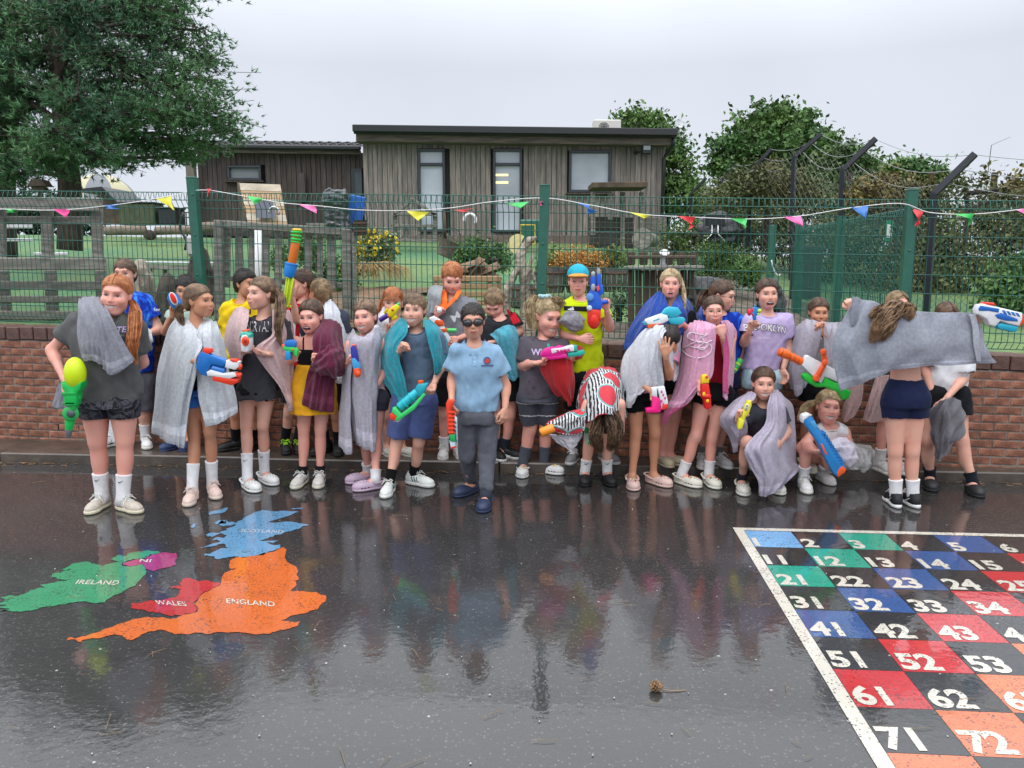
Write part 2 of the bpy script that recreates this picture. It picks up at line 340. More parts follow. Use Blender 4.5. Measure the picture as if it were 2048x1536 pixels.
# ------------------------------------------------------------------ the playground: wet asphalt
def wet_mat(name,col,col2=None,speck=.0,cover=1.0):
 m=bpy.data.materials.new(name);m.use_nodes=True;n=m.node_tree;b=n.nodes['Principled BSDF'];Lk=n.links.new
 g=n.nodes.new('ShaderNodeNewGeometry');pos=g.outputs['Position']
 def noise(s,d=4,r=.6):
  q=n.nodes.new('ShaderNodeTexNoise');q.inputs['Scale'].default_value=s;q.inputs['Detail'].default_value=d;q.inputs['Roughness'].default_value=r;Lk(pos,q.inputs['Vector']);return q.outputs[0]
 def rng(o,a,b_,c=0,d=1):
  q=n.nodes.new('ShaderNodeMapRange');q.inputs[1].default_value=a;q.inputs[2].default_value=b_;q.inputs[3].default_value=c;q.inputs[4].default_value=d;Lk(o,q.inputs[0]);return q.outputs[0]
 def mixc(f,a,c):
  q=n.nodes.new('ShaderNodeMix');q.data_type='RGBA';Lk(f,q.inputs[0])
  for k,v in((6,a),(7,c)):
   if isinstance(v,tuple):q.inputs[k].default_value=(*v,1)
   else:Lk(v,q.inputs[k])
  return q.outputs[2]
 def math_(op,a,c):
  q=n.nodes.new('ShaderNodeMath');q.operation=op
  for k,v in((0,a),(1,c)):
   if isinstance(v,(int,float)):q.inputs[k].default_value=v
   else:Lk(v,q.inputs[k])
  return q.outputs[0]
 grain=noise(170,3);big=noise(1.3,5);stones=n.nodes.new('ShaderNodeTexVoronoi');stones.inputs['Scale'].default_value=95;Lk(pos,stones.inputs['Vector'])
 st2=n.nodes.new('ShaderNodeTexVoronoi');st2.inputs['Scale'].default_value=38;Lk(pos,st2.inputs['Vector'])
 o=mixc(rng(grain,.35,.65),tuple(x*.62 for x in col),tuple(min(.9,x*1.3)for x in col))
 o=mixc(rng(big,.35,.65),o,col2 or tuple(x*.8 for x in col))
 if speck:
  sx=n.nodes.new('ShaderNodeSeparateXYZ');Lk(stones.outputs['Color'],sx.inputs[0]);f1=math_('MULTIPLY',rng(sx.outputs[0],.80,.86),rng(stones.outputs['Distance'],.45,.3));f1=math_('MULTIPLY',f1,speck)
  o=mixc(f1,o,(.20,.185,.17));sy=n.nodes.new('ShaderNodeSeparateXYZ');Lk(st2.outputs['Color'],sy.inputs[0]);f2=math_('MULTIPLY',rng(sy.outputs[1],.986,.99),rng(st2.outputs['Distance'],.22,.12));o=mixc(f2,o,(.45,.43,.40))
 else:
  # worn paint: the dark stone tops show through here and there
  sx=n.nodes.new('ShaderNodeSeparateXYZ');Lk(stones.outputs['Color'],sx.inputs[0]);w1=math_('MULTIPLY',rng(sx.outputs[0],.56,.60),rng(stones.outputs['Distance'],.46,.32));w1=math_('MULTIPLY',w1,rng(noise(7,4),.40,.58));o=mixc(w1,o,(.03,.028,.026))
 Lk(o,b.inputs['Base Color']);b.inputs['Roughness'].default_value=.55
 pud=rng(noise(.75,4,.5),.36,.60)
 b.inputs['Coat Weight'].default_value=1.0;b.inputs['Coat IOR'].default_value=1.62
 cr=n.nodes.new('ShaderNodeMapRange');cr.inputs[3].default_value=.09;cr.inputs[4].default_value=.02;b.inputs['Specular IOR Level'].default_value=.25;Lk(pud,cr.inputs[0]);Lk(cr.outputs[0],b.inputs['Coat Roughness'])
 b1=n.nodes.new('ShaderNodeBump');b1.inputs['Strength'].default_value=.7;b1.inputs['Distance'].default_value=.0035;Lk(math_('ADD',grain,math_('MULTIPLY',stones.outputs['Distance'],-.9)),b1.inputs['Height']);Lk(b1.outputs[0],b.inputs['Normal'])
 film=math_('ADD',math_('MULTIPLY',noise(26,2,.45),.9),math_('MULTIPLY',noise(90,2),math_('SUBTRACT',.34,math_('MULTIPLY',pud,.28))))
 b2=n.nodes.new('ShaderNodeBump');b2.inputs['Strength'].default_value=.55;b2.inputs['Distance'].default_value=.0013;Lk(film,b2.inputs['Height']);Lk(b2.outputs[0],b.inputs['Coat Normal'])
 return m
ASPH=wet_mat('wet_asphalt',(.029,.027,.0265),(.019,.018,.0178),speck=.40)
tag(link('playground_ground',[(-60,-12,0),(60,-12,0),(60,9,0),(-60,9,0)],[(0,1,2,3)],ASPH,None,False),'dark wet asphalt playground mirroring the children',kind='structure')
# wall line and kerb line
SZ=.07
WA,WB=G(0,876,SZ),G(2048,937,SZ);wd=(WB-WA)/np.linalg.norm(WB-WA);wn=np.array([wd[1],-wd[0],0])  # wn points to the camera
WDIR=wd
def WL(u,off=0,z=0):q=WA+wd*u+wn*off;return np.array([q[0],q[1],z])
WLEN=np.linalg.norm(WB-WA)
def wall_u(px,off=0):
 d=ray(px,600)[:2];a,b=WA[:2]+wn[:2]*off,wd[:2];t=np.linalg.solve(np.stack([d,-b],1),a);return t[1]
def on_wall(px,py,off=0):
 u=wall_u(px,off);q=WA+wd*u+wn*off;return P(px,py,q[1])
zt0,zt1=on_wall(0,652)[2],on_wall(2048,712)[2]
def wtop(u):return zt0+(zt1-zt0)*u/WLEN
K0,K1=G(0,925,0),G(2048,967,0);kd=(K1-K0)/np.linalg.norm(K1-K0);kn_=np.array([kd[1],-kd[0],0])
# raised strip and kerb stones
conc=mat('strip_concrete',(.085,.068,.052),rough=.38,var=.35,scale=8,bump=1.2,bscale=120,col2=(.05,.042,.035),nscale2=3,coat=.5)
a,b=K0-kd*6,K1+kd*6
tag(link('pavement_strip',[(a+kn_*-.10+(0,0,SZ)),(b+kn_*-.10+(0,0,SZ)),WL(WLEN+6,-.3,SZ),WL(-6,-.3,SZ)],[(0,1,2,3)],conc,None,False),'wet brown concrete strip along the foot of the wall',kind='structure')
km=mat('kerb_stone',(.088,.068,.052),rough=.4,var=.3,scale=12,bump=1,bscale=90,rnd=.18,col2=(.055,.044,.034),nscale2=4,coat=.5)
kerb=empty('kerb',K0,None,None);kerb['kind']='structure';kerb['label']='brown concrete kerb edging the strip below the wall'
L1=.905;mb=MB();mb.box((0,0,0),(L1-.005,.12,.14),bev=.009);km0=mb.build('kerb_stone',km);me=km0.data;bpy.data.objects.remove(km0)
for i in range(-3,14):
 q=K0+kd*(i+.5)*L1-kn_*.055;o=bpy.data.objects.new('kerb_stone',me);COL.objects.link(o);o.parent=kerb;o.location=Vector(q+np.array([0,0,SZ-.066+.004*math.sin(i*2.3)]))-Vector(K0);o.rotation_euler=(0,0,math.atan2(kd[1],kd[0])+.004*math.sin(i*5))
# ------------------------------------------------------------------ brick wall
bw_=empty('brick_wall',WA,'low red brick wall behind the children with a brick on edge coping','wall');BWR=math.atan2(wd[1],wd[0]);slope=math.atan2(zt1-zt0,WLEN)
def brick_mat(name,rnd,island):
 return mat(name,(.43,.185,.11),rough=.6,var=.35,scale=28,bump=1.6,bscale=130,rnd=rnd,island=island,col2=(.21,.085,.055),nscale2=11,spec=.35)
bm_,bms=brick_mat('brick',.32,0),brick_mat('brick_rest',0,.32);cpm=mat('coping_brick',(.20,.085,.058),rough=.55,var=.4,scale=22,bump=1.6,bscale=120,rnd=.3,col2=(.09,.045,.035),nscale2=5,coat=.2)
def proto_mesh(name,size,bev,m):
 q=MB();q.box((0,0,0),size,bev=bev);o=q.build(name,m);d=o.data;bpy.data.objects.remove(o);return d
bl,bh,ch=.162,.048,.098
me_b=proto_mesh('brick',(bl,.10,bh),.004,bm_);me_h=proto_mesh('brick_header',(.098,.10,bh),.004,bm_);me_c=proto_mesh('coping_brick',(.105,.225,ch),.006,cpm)
rg=np.random.RandomState(5);Rw=Matrix.Rotation(BWR,4,'Z')@Matrix.Rotation(-slope,4,'Y')
cand=[];stf=MB()
nco=int((WLEN+3.6)/.114)
def place(me,u,z,off,name,parent,org):
 o=bpy.data.objects.new(name,me);COL.objects.link(o);o.parent=parent;q=WL(u,off,z);o.matrix_local=Matrix.Translation(Vector(q)-Vector(org))@Rw@Matrix.Rotation(R(rg.normal()*.5),4,'Y')@Matrix.Rotation(R(rg.normal()*.4),4,'Z');return o
for i in range(nco):
 u=-1.8+(i+.5)*.114;px=None
 place(me_c,u,wtop(u)-ch/2+rg.normal()*.0012,-.105+rg.normal()*.0015,'coping_brick',bw_,WA)
hole_u=wall_u(93)
for r in range(16):
 zc=lambda u:wtop(u)-ch-.010-(r+.5)*.0575
 u=-1.8-(.0855 if r%2 else 0)
 while u<WLEN+1.8:
  uc=u+bl/2;z=zc(uc)
  if z>SZ-.02:
   if abs(uc-hole_u)<.07 and r==11:
    u+=bl+.009;continue
   cand.append((uc,z,r))
  u+=bl+.009
def vis(uc):
 q=WL(uc);px=1024+CAM_F*q[0]/(q[1]*CP);return min(abs(px-60)*.8,abs(px-1970)*.5,abs(px-930)*.9+60,abs(px-1240)+160)
cand.sort(key=lambda c:vis(c[0])+(60 if 3>c[2]else 0))
for k,(uc,z,r)in enumerate(cand):
 off=-.0502+rg.normal()*.0012
 if k<230:place(me_b,uc,z,off,'brick',bw_,WA)
 else:stf.box(WL(uc,off,z),(bl,.10,bh),np.array((Matrix.Rotation(BWR,3,'Z')@Matrix.Rotation(-slope,3,'Y'))),bev=.004)
tag(stf.build('brick_course',bms,bw_),kind='stuff')
mor=mat('mortar',(.24,.205,.18),rough=.9,var=.3,scale=30,bump=1,bscale=200,col2=(.10,.085,.075),nscale2=4)
mb=MB();u0,u1=-1.8,WLEN+1.8
V=[WL(u0,-.0045,-.05),WL(u1,-.0045,-.05),WL(u1,-.0045,wtop(u1)-ch-.004),WL(u0,-.0045,wtop(u0)-ch-.004),WL(u0,-.2,-.05),WL(u1,-.2,-.05),WL(u1,-.2,wtop(u1)-ch-.004),WL(u0,-.2,wtop(u0)-ch-.004)]
mb.add(V,[(0,1,2,3),(5,4,7,6),(3,2,6,7),(0,4,5,1),(1,5,6,2),(4,0,3,7)])
V=[WL(u0,-.016,wtop(u0)-ch-.002),WL(u1,-.016,wtop(u1)-ch-.002),WL(u1,-.016,wtop(u1)-.008),WL(u0,-.016,wtop(u0)-.008),WL(u0,-.2,wtop(u0)-ch-.002),WL(u1,-.2,wtop(u1)-ch-.002),WL(u1,-.2,wtop(u1)-.008),WL(u0,-.2,wtop(u0)-.008)]
mb.add(V,[(0,1,2,3),(5,4,7,6),(3,2,6,7),(0,4,5,1),(1,5,6,2),(4,0,3,7)]);mb.build('mortar',mor,bw_)
mb=MB();zh=wtop(hole_u)-ch-.010-11.5*.0575;mb.box(WL(hole_u,-.012,zh),(.09,.02,.05),np.array(Matrix.Rotation(BWR,3,'Z')));mb.build('weep_hole',mat('hole_dark',(.01,.01,.01),rough=1),bw_)
# ------------------------------------------------------------------ garden ground rising behind the wall
def gz(x,y):
 t=np.clip((y-5.6)/12.4,0,1);return.72+1.10*t+.018*np.clip(y-18,0,60)*.5-.022*x*(1-.3*t)-.25*np.clip((x-2)/3,0,1)
def GT(px,py):
 d=ray(px,py);t=5.0
 for _ in range(4000):
  q=np.array([0,0,CAM_H])+d*t
  if q[2]<=gz(q[0],q[1])or t>70:break
  t+=.02
 return q
lawn=mat('lawn',(.12,.20,.05),rough=.85,var=.35,scale=14,bump=1.5,bscale=160,col2=(.045,.165,.055),nscale2=.45,sheen=.1)
xs=np.linspace(-45,45,91);ys=np.concatenate([np.linspace(0,1,30)*14,np.linspace(16,60,12)])
V=[];
for j,yy in enumerate(ys):
 for x in xs:
  uu=(x-WA[0])/wd[0];y0=WA[1]+wd[1]*uu+.16;y=y0+yy;V.append((x,y,gz(x,max(y,5.6))))
nx=len(xs);F=[(j*nx+i,j*nx+i+1,(j+1)*nx+i+1,(j+1)*nx+i)for j in range(len(ys)-1)for i in range(nx-1)]
tag(link('garden_ground',V,F,lawn,None,True),'green lawn of the garden rising behind the wall',kind='structure')
rgp=np.random.RandomState(9)
def sheet(name,pts,m,label,lift=.035):
 q=[GT(x,y)for x,y in pts];tag(link(name,[(p[0],p[1],gz(p[0],p[1])+lift)for p in q],[tuple(range(len(q)))],m,None,False),label,kind='structure')
def patch(name,x0,x1,y0,y1,m,label,lift=.045,n=12):
 """bed between the distances y0 and y1 behind the wall"""
 V=[]
 for j in range(n+1):
  for i in range(n+1):
   x=x0+(x1-x0)*(i/n)+(.10*math.sin(j*1.1+x0)if i in(0,n)else 0);yw=WA[1]+WDIR[1]*(x-WA[0])/WDIR[0];y=yw+y0+(y1-y0)*j/n+(.12*math.sin(i*1.3)if j==n else 0);V.append((x,y,gz(x,max(5.6,y))+lift))
 F=[(j*(n+1)+i,j*(n+1)+i+1,(j+1)*(n+1)+i+1,(j+1)*(n+1)+i)for j in range(n)for i in range(n)];tag(link(name,V,F,m,None,True),label,kind='structure')
gravel=mat('gravel_soil',(.16,.13,.10),rough=.9,var=.5,scale=60,bump=2,bscale=90,col2=(.08,.065,.045),nscale2=9)
bark=mat('bark_chips',(.20,.12,.065),rough=.9,var=.5,scale=40,bump=2,bscale=70,col2=(.10,.07,.04),nscale2=3)
patch('gravel_bed',-.2,1.9,.2,1.7,gravel,'grey gravel bed strewn with clippings just behind the wall')
patch('gravel_path',1.95,3.6,.2,7,gravel,'grey gravel path beside the green side fence',n=20)
patch('bark_bed',-2.4,-1.0,.9,3.6,bark,'brown bark chips below the yellow shrub',n=16)
# ------------------------------------------------------------------ green mesh fence on the wall
GRN=mat('green_paint',(.012,.105,.070),rough=.35,var=.12,scale=20,coat=.3);GRW=mat('green_wire',(.012,.105,.075),rough=.4,var=.1,scale=10)
fn=empty('mesh_fence',WL(0,-.11,wtop(0)),'green welded mesh fence standing on the brick wall','fence')
FO=-.10
ftop=lambda u:(lambda q:q)(on_wall(0,380,FO)[2]+(on_wall(2048,402,FO)[2]-on_wall(0,380,FO)[2])*u/WLEN)
posts=[wall_u(405,FO),wall_u(1090,FO),wall_u(1803,FO)];pitch_=posts[1]-posts[0];posts=[posts[0]-pitch_]+posts+[posts[2]+pitch_]
for i,u in enumerate(posts):
 q=WL(u,FO,0);zb,zt=wtop(u)-.02,(on_wall(405,357,FO)[2],on_wall(405,357,FO)[2],on_wall(1090,372,FO)[2],on_wall(1801,381,FO)[2],on_wall(1801,381,FO)[2])[i]
 mb=MB();lean=(.0,.03,-.03,.0,0)[i];Rz=np.array(Matrix.Rotation(BWR,3,'Z'));s_=.062
 mb.add([q+Rz@np.array([a*s_/2+l,b*s_/2-.045,0])+(0,0,z)for z,l in((zb,lean),(zt-.004,0))for a in(-1,1)for b in(-1,1)],[(0,1,3,2),(4,6,7,5),(0,4,5,1),(2,3,7,6),(0,2,6,4),(1,5,7,3)])
 po=mb.build('post',GRN,fn)
 mb=MB();mb.box(q+Rz@np.array([0,-.045,0])+(0,0,zt),(s_+.006,s_+.006,.012),Rz,bev=.003);mb.build('post_cap',GRN,po)
 for z in np.linspace(zb+.15,zt-.12,4):mb=MB();mb.lathe(q+Rz@np.array([lean*.4,-.045-s_/2,0])+(0,0,z),[(.009,-.003),(.009,.004),(.004,.006)],8,axis=-Rz[:,1]);mb.build('bolt',GRN,po)
def mesh_panel(ufun,u0,u1,zb,zt,name,parent,sp=.0392,r=.0027,roll=True):
 mb=MB();n=int(abs(u1-u0)/sp)
 for i in range(1,n):
  u=u0+(u1-u0)*i/n;b_,t_=zb(u),zt(u);j=.004*math.sin(u*3)
  if roll:pts=[ufun(u,-.045,b_+.02),ufun(u,.0,b_+.07),ufun(u,j,b_+.12),ufun(u,j,(b_+t_)/2),ufun(u,0,t_-.115),ufun(u,.042,t_-.06),ufun(u,.02,t_-.004),ufun(u,-.006,t_-.01),ufun(u,-.012,t_-.055)]
  else:pts=[ufun(u,0,b_),ufun(u,0,(b_+t_)/2),ufun(u,0,t_)]
  mb.tube(pts,r,4,cap=False)
 H_=zt((u0+u1)/2)-zb((u0+u1)/2);hz=[(-.004,.012),(-.06,.044),(-.115,0)]+[(-(.115+k*.1245),.004)for k in range(1,int((H_-.13)/.1245)+1)]+[(-(H_-.07),.01),(-(H_-.02),-.04)]
 for dz,off in hz:
  for g in((0,)if not roll else(0,)):
   pts=[ufun(u,off+.003,zt(u)+dz)for u in np.linspace(u0,u1,9)];mb.tube(pts,r*1.25,5,cap=False)
 return tag(mb.build(name,GRW,parent,True),kind='stuff')
for i in range(4):mesh_panel(lambda u,o,z:WL(u,FO+o,z),posts[i]+.02,posts[i+1]-.02,lambda u:wtop(u)+.005,ftop,'wire_mesh',fn)
# side fence running back from the corner post
c0=WL(posts[3],FO,0)[:2];c1=P(1592,600,8.6)[:2];c2=P(1540,560,10.6)[:2]
fs=empty('side_mesh_fence',(*c0,1.0),'green mesh fence running back from the corner post beside the gravel path','fence');Ls=np.linalg.norm(c1-c0);ds=(c1-c0)/Ls;nsd=np.array([ds[1],-ds[0]])
zA,zB=P(1796,415,c0[1])[2],P(1592,455,c1[1])[2]
uf=lambda u,o,z:np.array([*(c0+ds*u+nsd*o),z])
for k in range(2):mesh_panel(uf,.04+k*Ls/2,(k+1)*Ls/2-.02,lambda u:.62,lambda u:zA+(zB-zA)*u/Ls,'wire_mesh',fs)
for(c,zt_,s_)in((c0+ds*Ls/2,(zA+zB)/2+.03,.06),(c1,P(1588,446,c1[1])[2],.075),(c2,P(1540,450,c2[1])[2],.08)):
 mb=MB();mb.box((*c,(zt_+.5)/2),(s_,s_,zt_-.5),bev=.004);mb.build('post',GRN,fs)
gp=mat('green_sign',(.012,.22,.12),rough=.4,var=.08);sg=empty('green_sign',P(1778,462,c0[1]+.25),'small green exit sign with a white running figure hanging on the side fence','sign')
mb=MB();q=P(1778,462,c0[1]+.25);mb.box(q,(.075,.004,.14),np.array(Matrix.Rotation(.5,3,'Z')),bev=.001);mb.build('sign_plate',gp,sg)
mb=MB();A=lambda x,z:q+np.array(Matrix.Rotation(.5,3,'Z'))@np.array([x,-.005,z]);mb.box(A(-.016,.0),(.026,.003,.09),np.array(Matrix.Rotation(.5,3,'Z')));mb.tube([A(.008,.02),A(.014,-.01),A(.022,-.04)],.004,5);mb.tube([A(.014,-.01),A(.004,-.03),A(.0,-.045)],.004,5);mb.tube([A(.0,.012),A(.014,.018),A(.028,.0)],.003,5);mb.lathe(A(.009,.034),[(.001,-.006),(.007,0),(.001,.006)],8);mb.build('running_figure',mat('white_print',(.75,.78,.75),rough=.5),sg)
# ------------------------------------------------------------------ bunting
def bunting(pts,flags):
 root=empty('bunting',on_wall(pts[0][0],pts[0][1],.02),'white string of bright plastic pennants tied along the fence','bunting')
 c=catmull([on_wall(x,y,-.03)for x,y in pts],160);mb=MB();mb.tube(c,.0028,5);mb.build('cord',mat('cord_white',(.78,.78,.76),rough=.6),root)
 fc={'g':(60,190,90),'p':(226,60,140),'b':(40,110,190),'y':(228,222,60),'r':(214,42,52),'k':(235,110,175)}
 for k,(col,poly)in enumerate(flags):
  q=np.array([on_wall(x,y,-.02+(.03 if i>1 else 0))for i,(x,y)in enumerate(poly)]);n=5;V=[];F=[]
  a,b_,c_=q[0],q[1],q[2];c2_=q[3]if len(q)>3 else q[2]
  for i in range(n+1):
   t=i/n;l=a+(c_-a)*t;r_=b_+(c2_-b_)*t
   for j in range(n+1):s_=j/n;V.append(l+(r_-l)*s_+wn*.012*math.sin(3*s_+4*t+k))
  V=np.array(V);m_=(n+1)**2;V=np.concatenate([V,V-wn*.0012]);F=[(i*(n+1)+j,i*(n+1)+j+1,(i+1)*(n+1)+j+1,(i+1)*(n+1)+j)for i in range(n)for j in range(n)];F+=[tuple(x+m_ for x in f[::-1])for f in F]
  fm=mat('flag_'+col,tuple(.95*x for x in srgb(*fc[col])),rough=.35,var=.05,trans=0);link('pennant',V,F,fm,root,True)
bunting([(-60,420),(0,418),(120,420),(250,407),(340,392),(403,380),(470,389),(560,405),(640,412),(720,420),(810,421),(900,416),(980,404),(1088,396),(1180,410),(1280,428),(1380,434),(1500,438),(1600,432),(1700,416),(1801,407),(1860,425),(1950,428),(2048,418),(2100,412)],
[('g',[(8,418),(38,419),(36,426),(12,424)]),('p',[(108,418),(138,419),(133,437)]),('b',[(207,411),(240,408),(240,418),(212,417)]),('y',[(312,398),(342,392),(348,420)]),('r',[(412,377),(424,378),(418,394),(413,392)]),
('g',[(492,391),(528,397),(510,408)]),('k',[(596,408),(630,412),(634,427)]),('y',[(814,422),(857,424),(836,442)]),('r',[(908,421),(950,416),(950,424),(915,423)]),('g',[(1012,406),(1058,403),(1042,417)]),('p',[(1078,402),(1086,402),(1085,412),(1079,410)]),
('b',[(1150,404),(1180,411),(1196,424),(1172,427)]),('y',[(1258,424),(1302,431),(1290,437),(1284,438)]),('r',[(1355,432),(1391,434),(1390,452),(1376,460)]),('g',[(1460,437),(1496,437),(1494,452),(1488,458)]),('k',[(1567,434),(1602,431),(1606,453)]),
('b',[(1703,414),(1736,411),(1732,438)]),('r',[(1824,415),(1846,424),(1840,448),(1830,452)]),('g',[(1908,428),(1948,427),(1947,440),(1936,454)]),('k',[(2032,420),(2060,415),(2056,432)])])
# ------------------------------------------------------------------ wooden building
BY=18.0
def BP(x,y,dy=0):return P(x,y,BY+dy)
clad=mat('weathered_cladding',(.32,.27,.24),rough=.75,var=.25,scale=3,bump=1.5,bscale=40,stretch=(14,14,1.2),rnd=.22,col2=(.19,.168,.155),nscale2=1.2)
clad2=mat('weathered_cladding_wing',(.105,.078,.068),rough=.8,var=.3,scale=3,bump=1.5,bscale=40,stretch=(14,14,1.2),rnd=.28,col2=(.06,.05,.048),nscale2=1.2)
DARK=mat('dark_trim',(.022,.023,.026),rough=.4,var=.15);FRM=mat('anthracite_frame',(.045,.052,.060),rough=.35,var=.08)
fas=mat('fascia_wood',(.19,.145,.115),rough=.7,var=.25,scale=2,bump=1,bscale=60,stretch=(1.2,14,14),col2=(.11,.09,.078),nscale2=1.5)
GLASS=mat('window_glass',(.10,.12,.14),rough=.04,var=.02,spec=.9,coat=1.0);GLASS.node_tree.nodes['Principled BSDF'].inputs['Metallic'].default_value=.0
GLB=mat('window_glass_bright',(.42,.46,.52),rough=.08,var=.25,scale=1.2,spec=.8,coat=1)
bld=empty('timber_classroom',BP(1030,480),'single storey classroom clad in weathered vertical boards with a flat roof','building')
def face(x0,x1,ytL,ytR,ybL,ybR,dy,wpx,m,parent,holes,seed):
 """vertical boards between the pixel bounds of a facade; holes: window rectangles left open"""
 rg=np.random.RandomState(seed);x=x0;k=0
 while x<x1-1:
  wv=wpx*rg.uniform(.85,1.15);xe=min(x+wv,x1);t=((x+xe)/2-x0)/(x1-x0);yt,yb=ytL+(ytR-ytL)*t,ybL+(ybR-ybL)*t
  spans=[(yt,yb)]
  for hx0,hx1,hy0,hy1 in holes:
   if(x+xe)/2>hx0 and(x+xe)/2<hx1:
    ns=[]
    for a,b in spans:
     if hy0>a and hy0<b:ns.append((a,hy0));
     if hy1>a and hy1<b:ns.append((hy1,b))
     if not(a<hy0<b or a<hy1<b):ns.append((a,b))
    spans=ns
  for a,b in spans:
   if b-a<3:continue
   pa,pb,pc=BP(x+.35,a,dy),BP(xe-.35,a,dy),BP(x,b,dy);off=rg.uniform(0,.014);mb=MB()
   mb.box(((pa[0]+pb[0])/2,pa[1]+.02-off,(pa[2]+pc[2])/2),(pb[0]-pa[0],.03,pa[2]-pc[2]),bev=.004);mb.build('cladding_board',m,parent)
  x=xe
H1=[(834,893,297,466),(985,1045,297,466),(1137,1222,301,386)]
face(725,1331,287,294,470,480,0,10.6,clad,bld,H1,1)
mb=MB();a,b=BP(727,288),BP(1329,294);zb=BP(1029,490)[2];mb.box(((a[0]+b[0])/2,BY+2.35,(a[2]+zb)/2+.05),(b[0]-a[0],4.6,a[2]-zb+.1));mb.build('wall_core',mat('core',(.03,.028,.026),rough=.9),bld)
mb=MB();a,b=BP(725,470),BP(1331,482);mb.box(((a[0]+b[0])/2,BY+.0,a[2]-.16),(b[0]-a[0]+.1,.12,.30),bev=.01);mb.build('plinth',mat('plinth',(.17,.13,.11),rough=.9,var=.25,scale=6,bump=1),bld)
# fascia, gutter and roof
def beam(name,p0,p1,h,d,m,parent,bev=.01,cy=0):
 mb=MB();p0,p1=np.array(p0),np.array(p1);L_=p1-p0;ang=math.atan2(L_[2],L_[0]);mb.box((p0+p1)/2+(0,cy,0),(np.linalg.norm(L_),d,h),np.array(Matrix.Rotation(-ang,3,'Y')),bev=bev);return mb.build(name,m,parent)
beam('fascia',BP(712,273,-.35),BP(1347,281,-.35),.20,.05,fas,bld);beam('soffit',BP(715,284,-.18),BP(1344,291,-.18),.03,.36,fas,bld)
beam('roof',BP(710,262,-.3)+(0,2.5,.02),BP(1350,270,-.3)+(0,2.5,.02),.14,5.6,DARK,bld)
mb=MB();c=[BP(708,262,-.44),BP(1352,270,-.44)];mb.tube(c,.062,10);mb.build('gutter',DARK,bld,True)
for k in range(9):q=np.array(c[0])+(np.array(c[1])-c[0])*(k+.5)/9;mb=MB();mb.box(q,(.05,.135,.10),bev=.008);mb.build('gutter_bracket',DARK,bld)
mb=MB();mb.tube([BP(1347,274,-.42),BP(1347,290,-.40),BP(1332,310,-.08),BP(1328,318,-.07),BP(1323,488,-.07)],.040,8);mb.build('downpipe',DARK,bld,True)
def window(x0,x1,y0,y1,dy,split=None,gl=GLASS,parent=None,fr=5.0,sill=True):
 a,b=BP(x0,y0,dy),BP(x1,y1,dy);w_,h_=b[0]-a[0],a[2]-b[2];cx,cz=(a[0]+b[0])/2,(a[2]+b[2])/2;y=a[1];t=fr*BY/CAM_F
 wn_=MB();
 for(px,pz,sx,sz)in((cx,a[2]-t/2,w_,t),(cx,b[2]+t/2,w_,t),(a[0]+t/2,cz,t,h_-2*t-.002),(b[0]-t/2,cz,t,h_-2*t-.002)):wn_.box((px,y-.02,pz),(sx,.09,sz),bev=.006)
 panes=[(a[2]-t,b[2]+t)]
 if split:zs=BP(x0,split,dy)[2];wn_.box((cx,y-.02,zs),(w_-2*t-.002,.085,t*1.1),bev=.006);panes=[(a[2]-t,zs+t*.55),(zs-t*.55,b[2]+t)]
 w_o=wn_.build('window',FRM,parent)
 for z1,z0 in panes:mb=MB();mb.box((cx,y+.03,(z0+z1)/2),(w_-2*t+.01,.012,z1-z0+.01));mb.build('pane',gl,w_o)
 if sill:mb=MB();mb.box((cx,y-.06,b[2]-.03),(w_+.12,.14,.035),bev=.006);mb.build('sill',clad2,w_o)
 return w_o
window(835,892,298,465,0,329,GLB,bld,sill=False);window(986,1044,298,465,0,329,GLB,bld,sill=False);window(1138,1221,301,385,0,None,GLB,bld)
# lit strip lamps seen through the middle window
for y in(350,365):mb=MB();q=BP(1002,y,-.002+.02);mb.box((q[0],q[1],q[2]),(.32,.014,.05),bev=.004);mb.build('strip_lamp',mat('lamp_lit',(.8,.7,.4),emit=((1,.83,.42),.9)),bld)
# floodlight on the corner
fl=empty('floodlight',BP(1292,300,-.2),'black floodlight on a bracket at the right end of the classroom','floodlight');mb=MB();q=BP(1293,299,-.28);mb.box(q,(.19,.12,.20),bev=.02);mb.build('lamp_body',DARK,fl);mb=MB();mb.box(q+(0,-.062,.03),(.15,.01,.09),bev=.004);mb.build('lens',mat('lens',(.35,.37,.38),rough=.15),fl);mb=MB();mb.tube([BP(1270,305,-.03),BP(1280,304,-.25)],.02,6);mb.box(BP(1271,305,-.02),(.08,.05,.08));mb.build('bracket',DARK,fl)
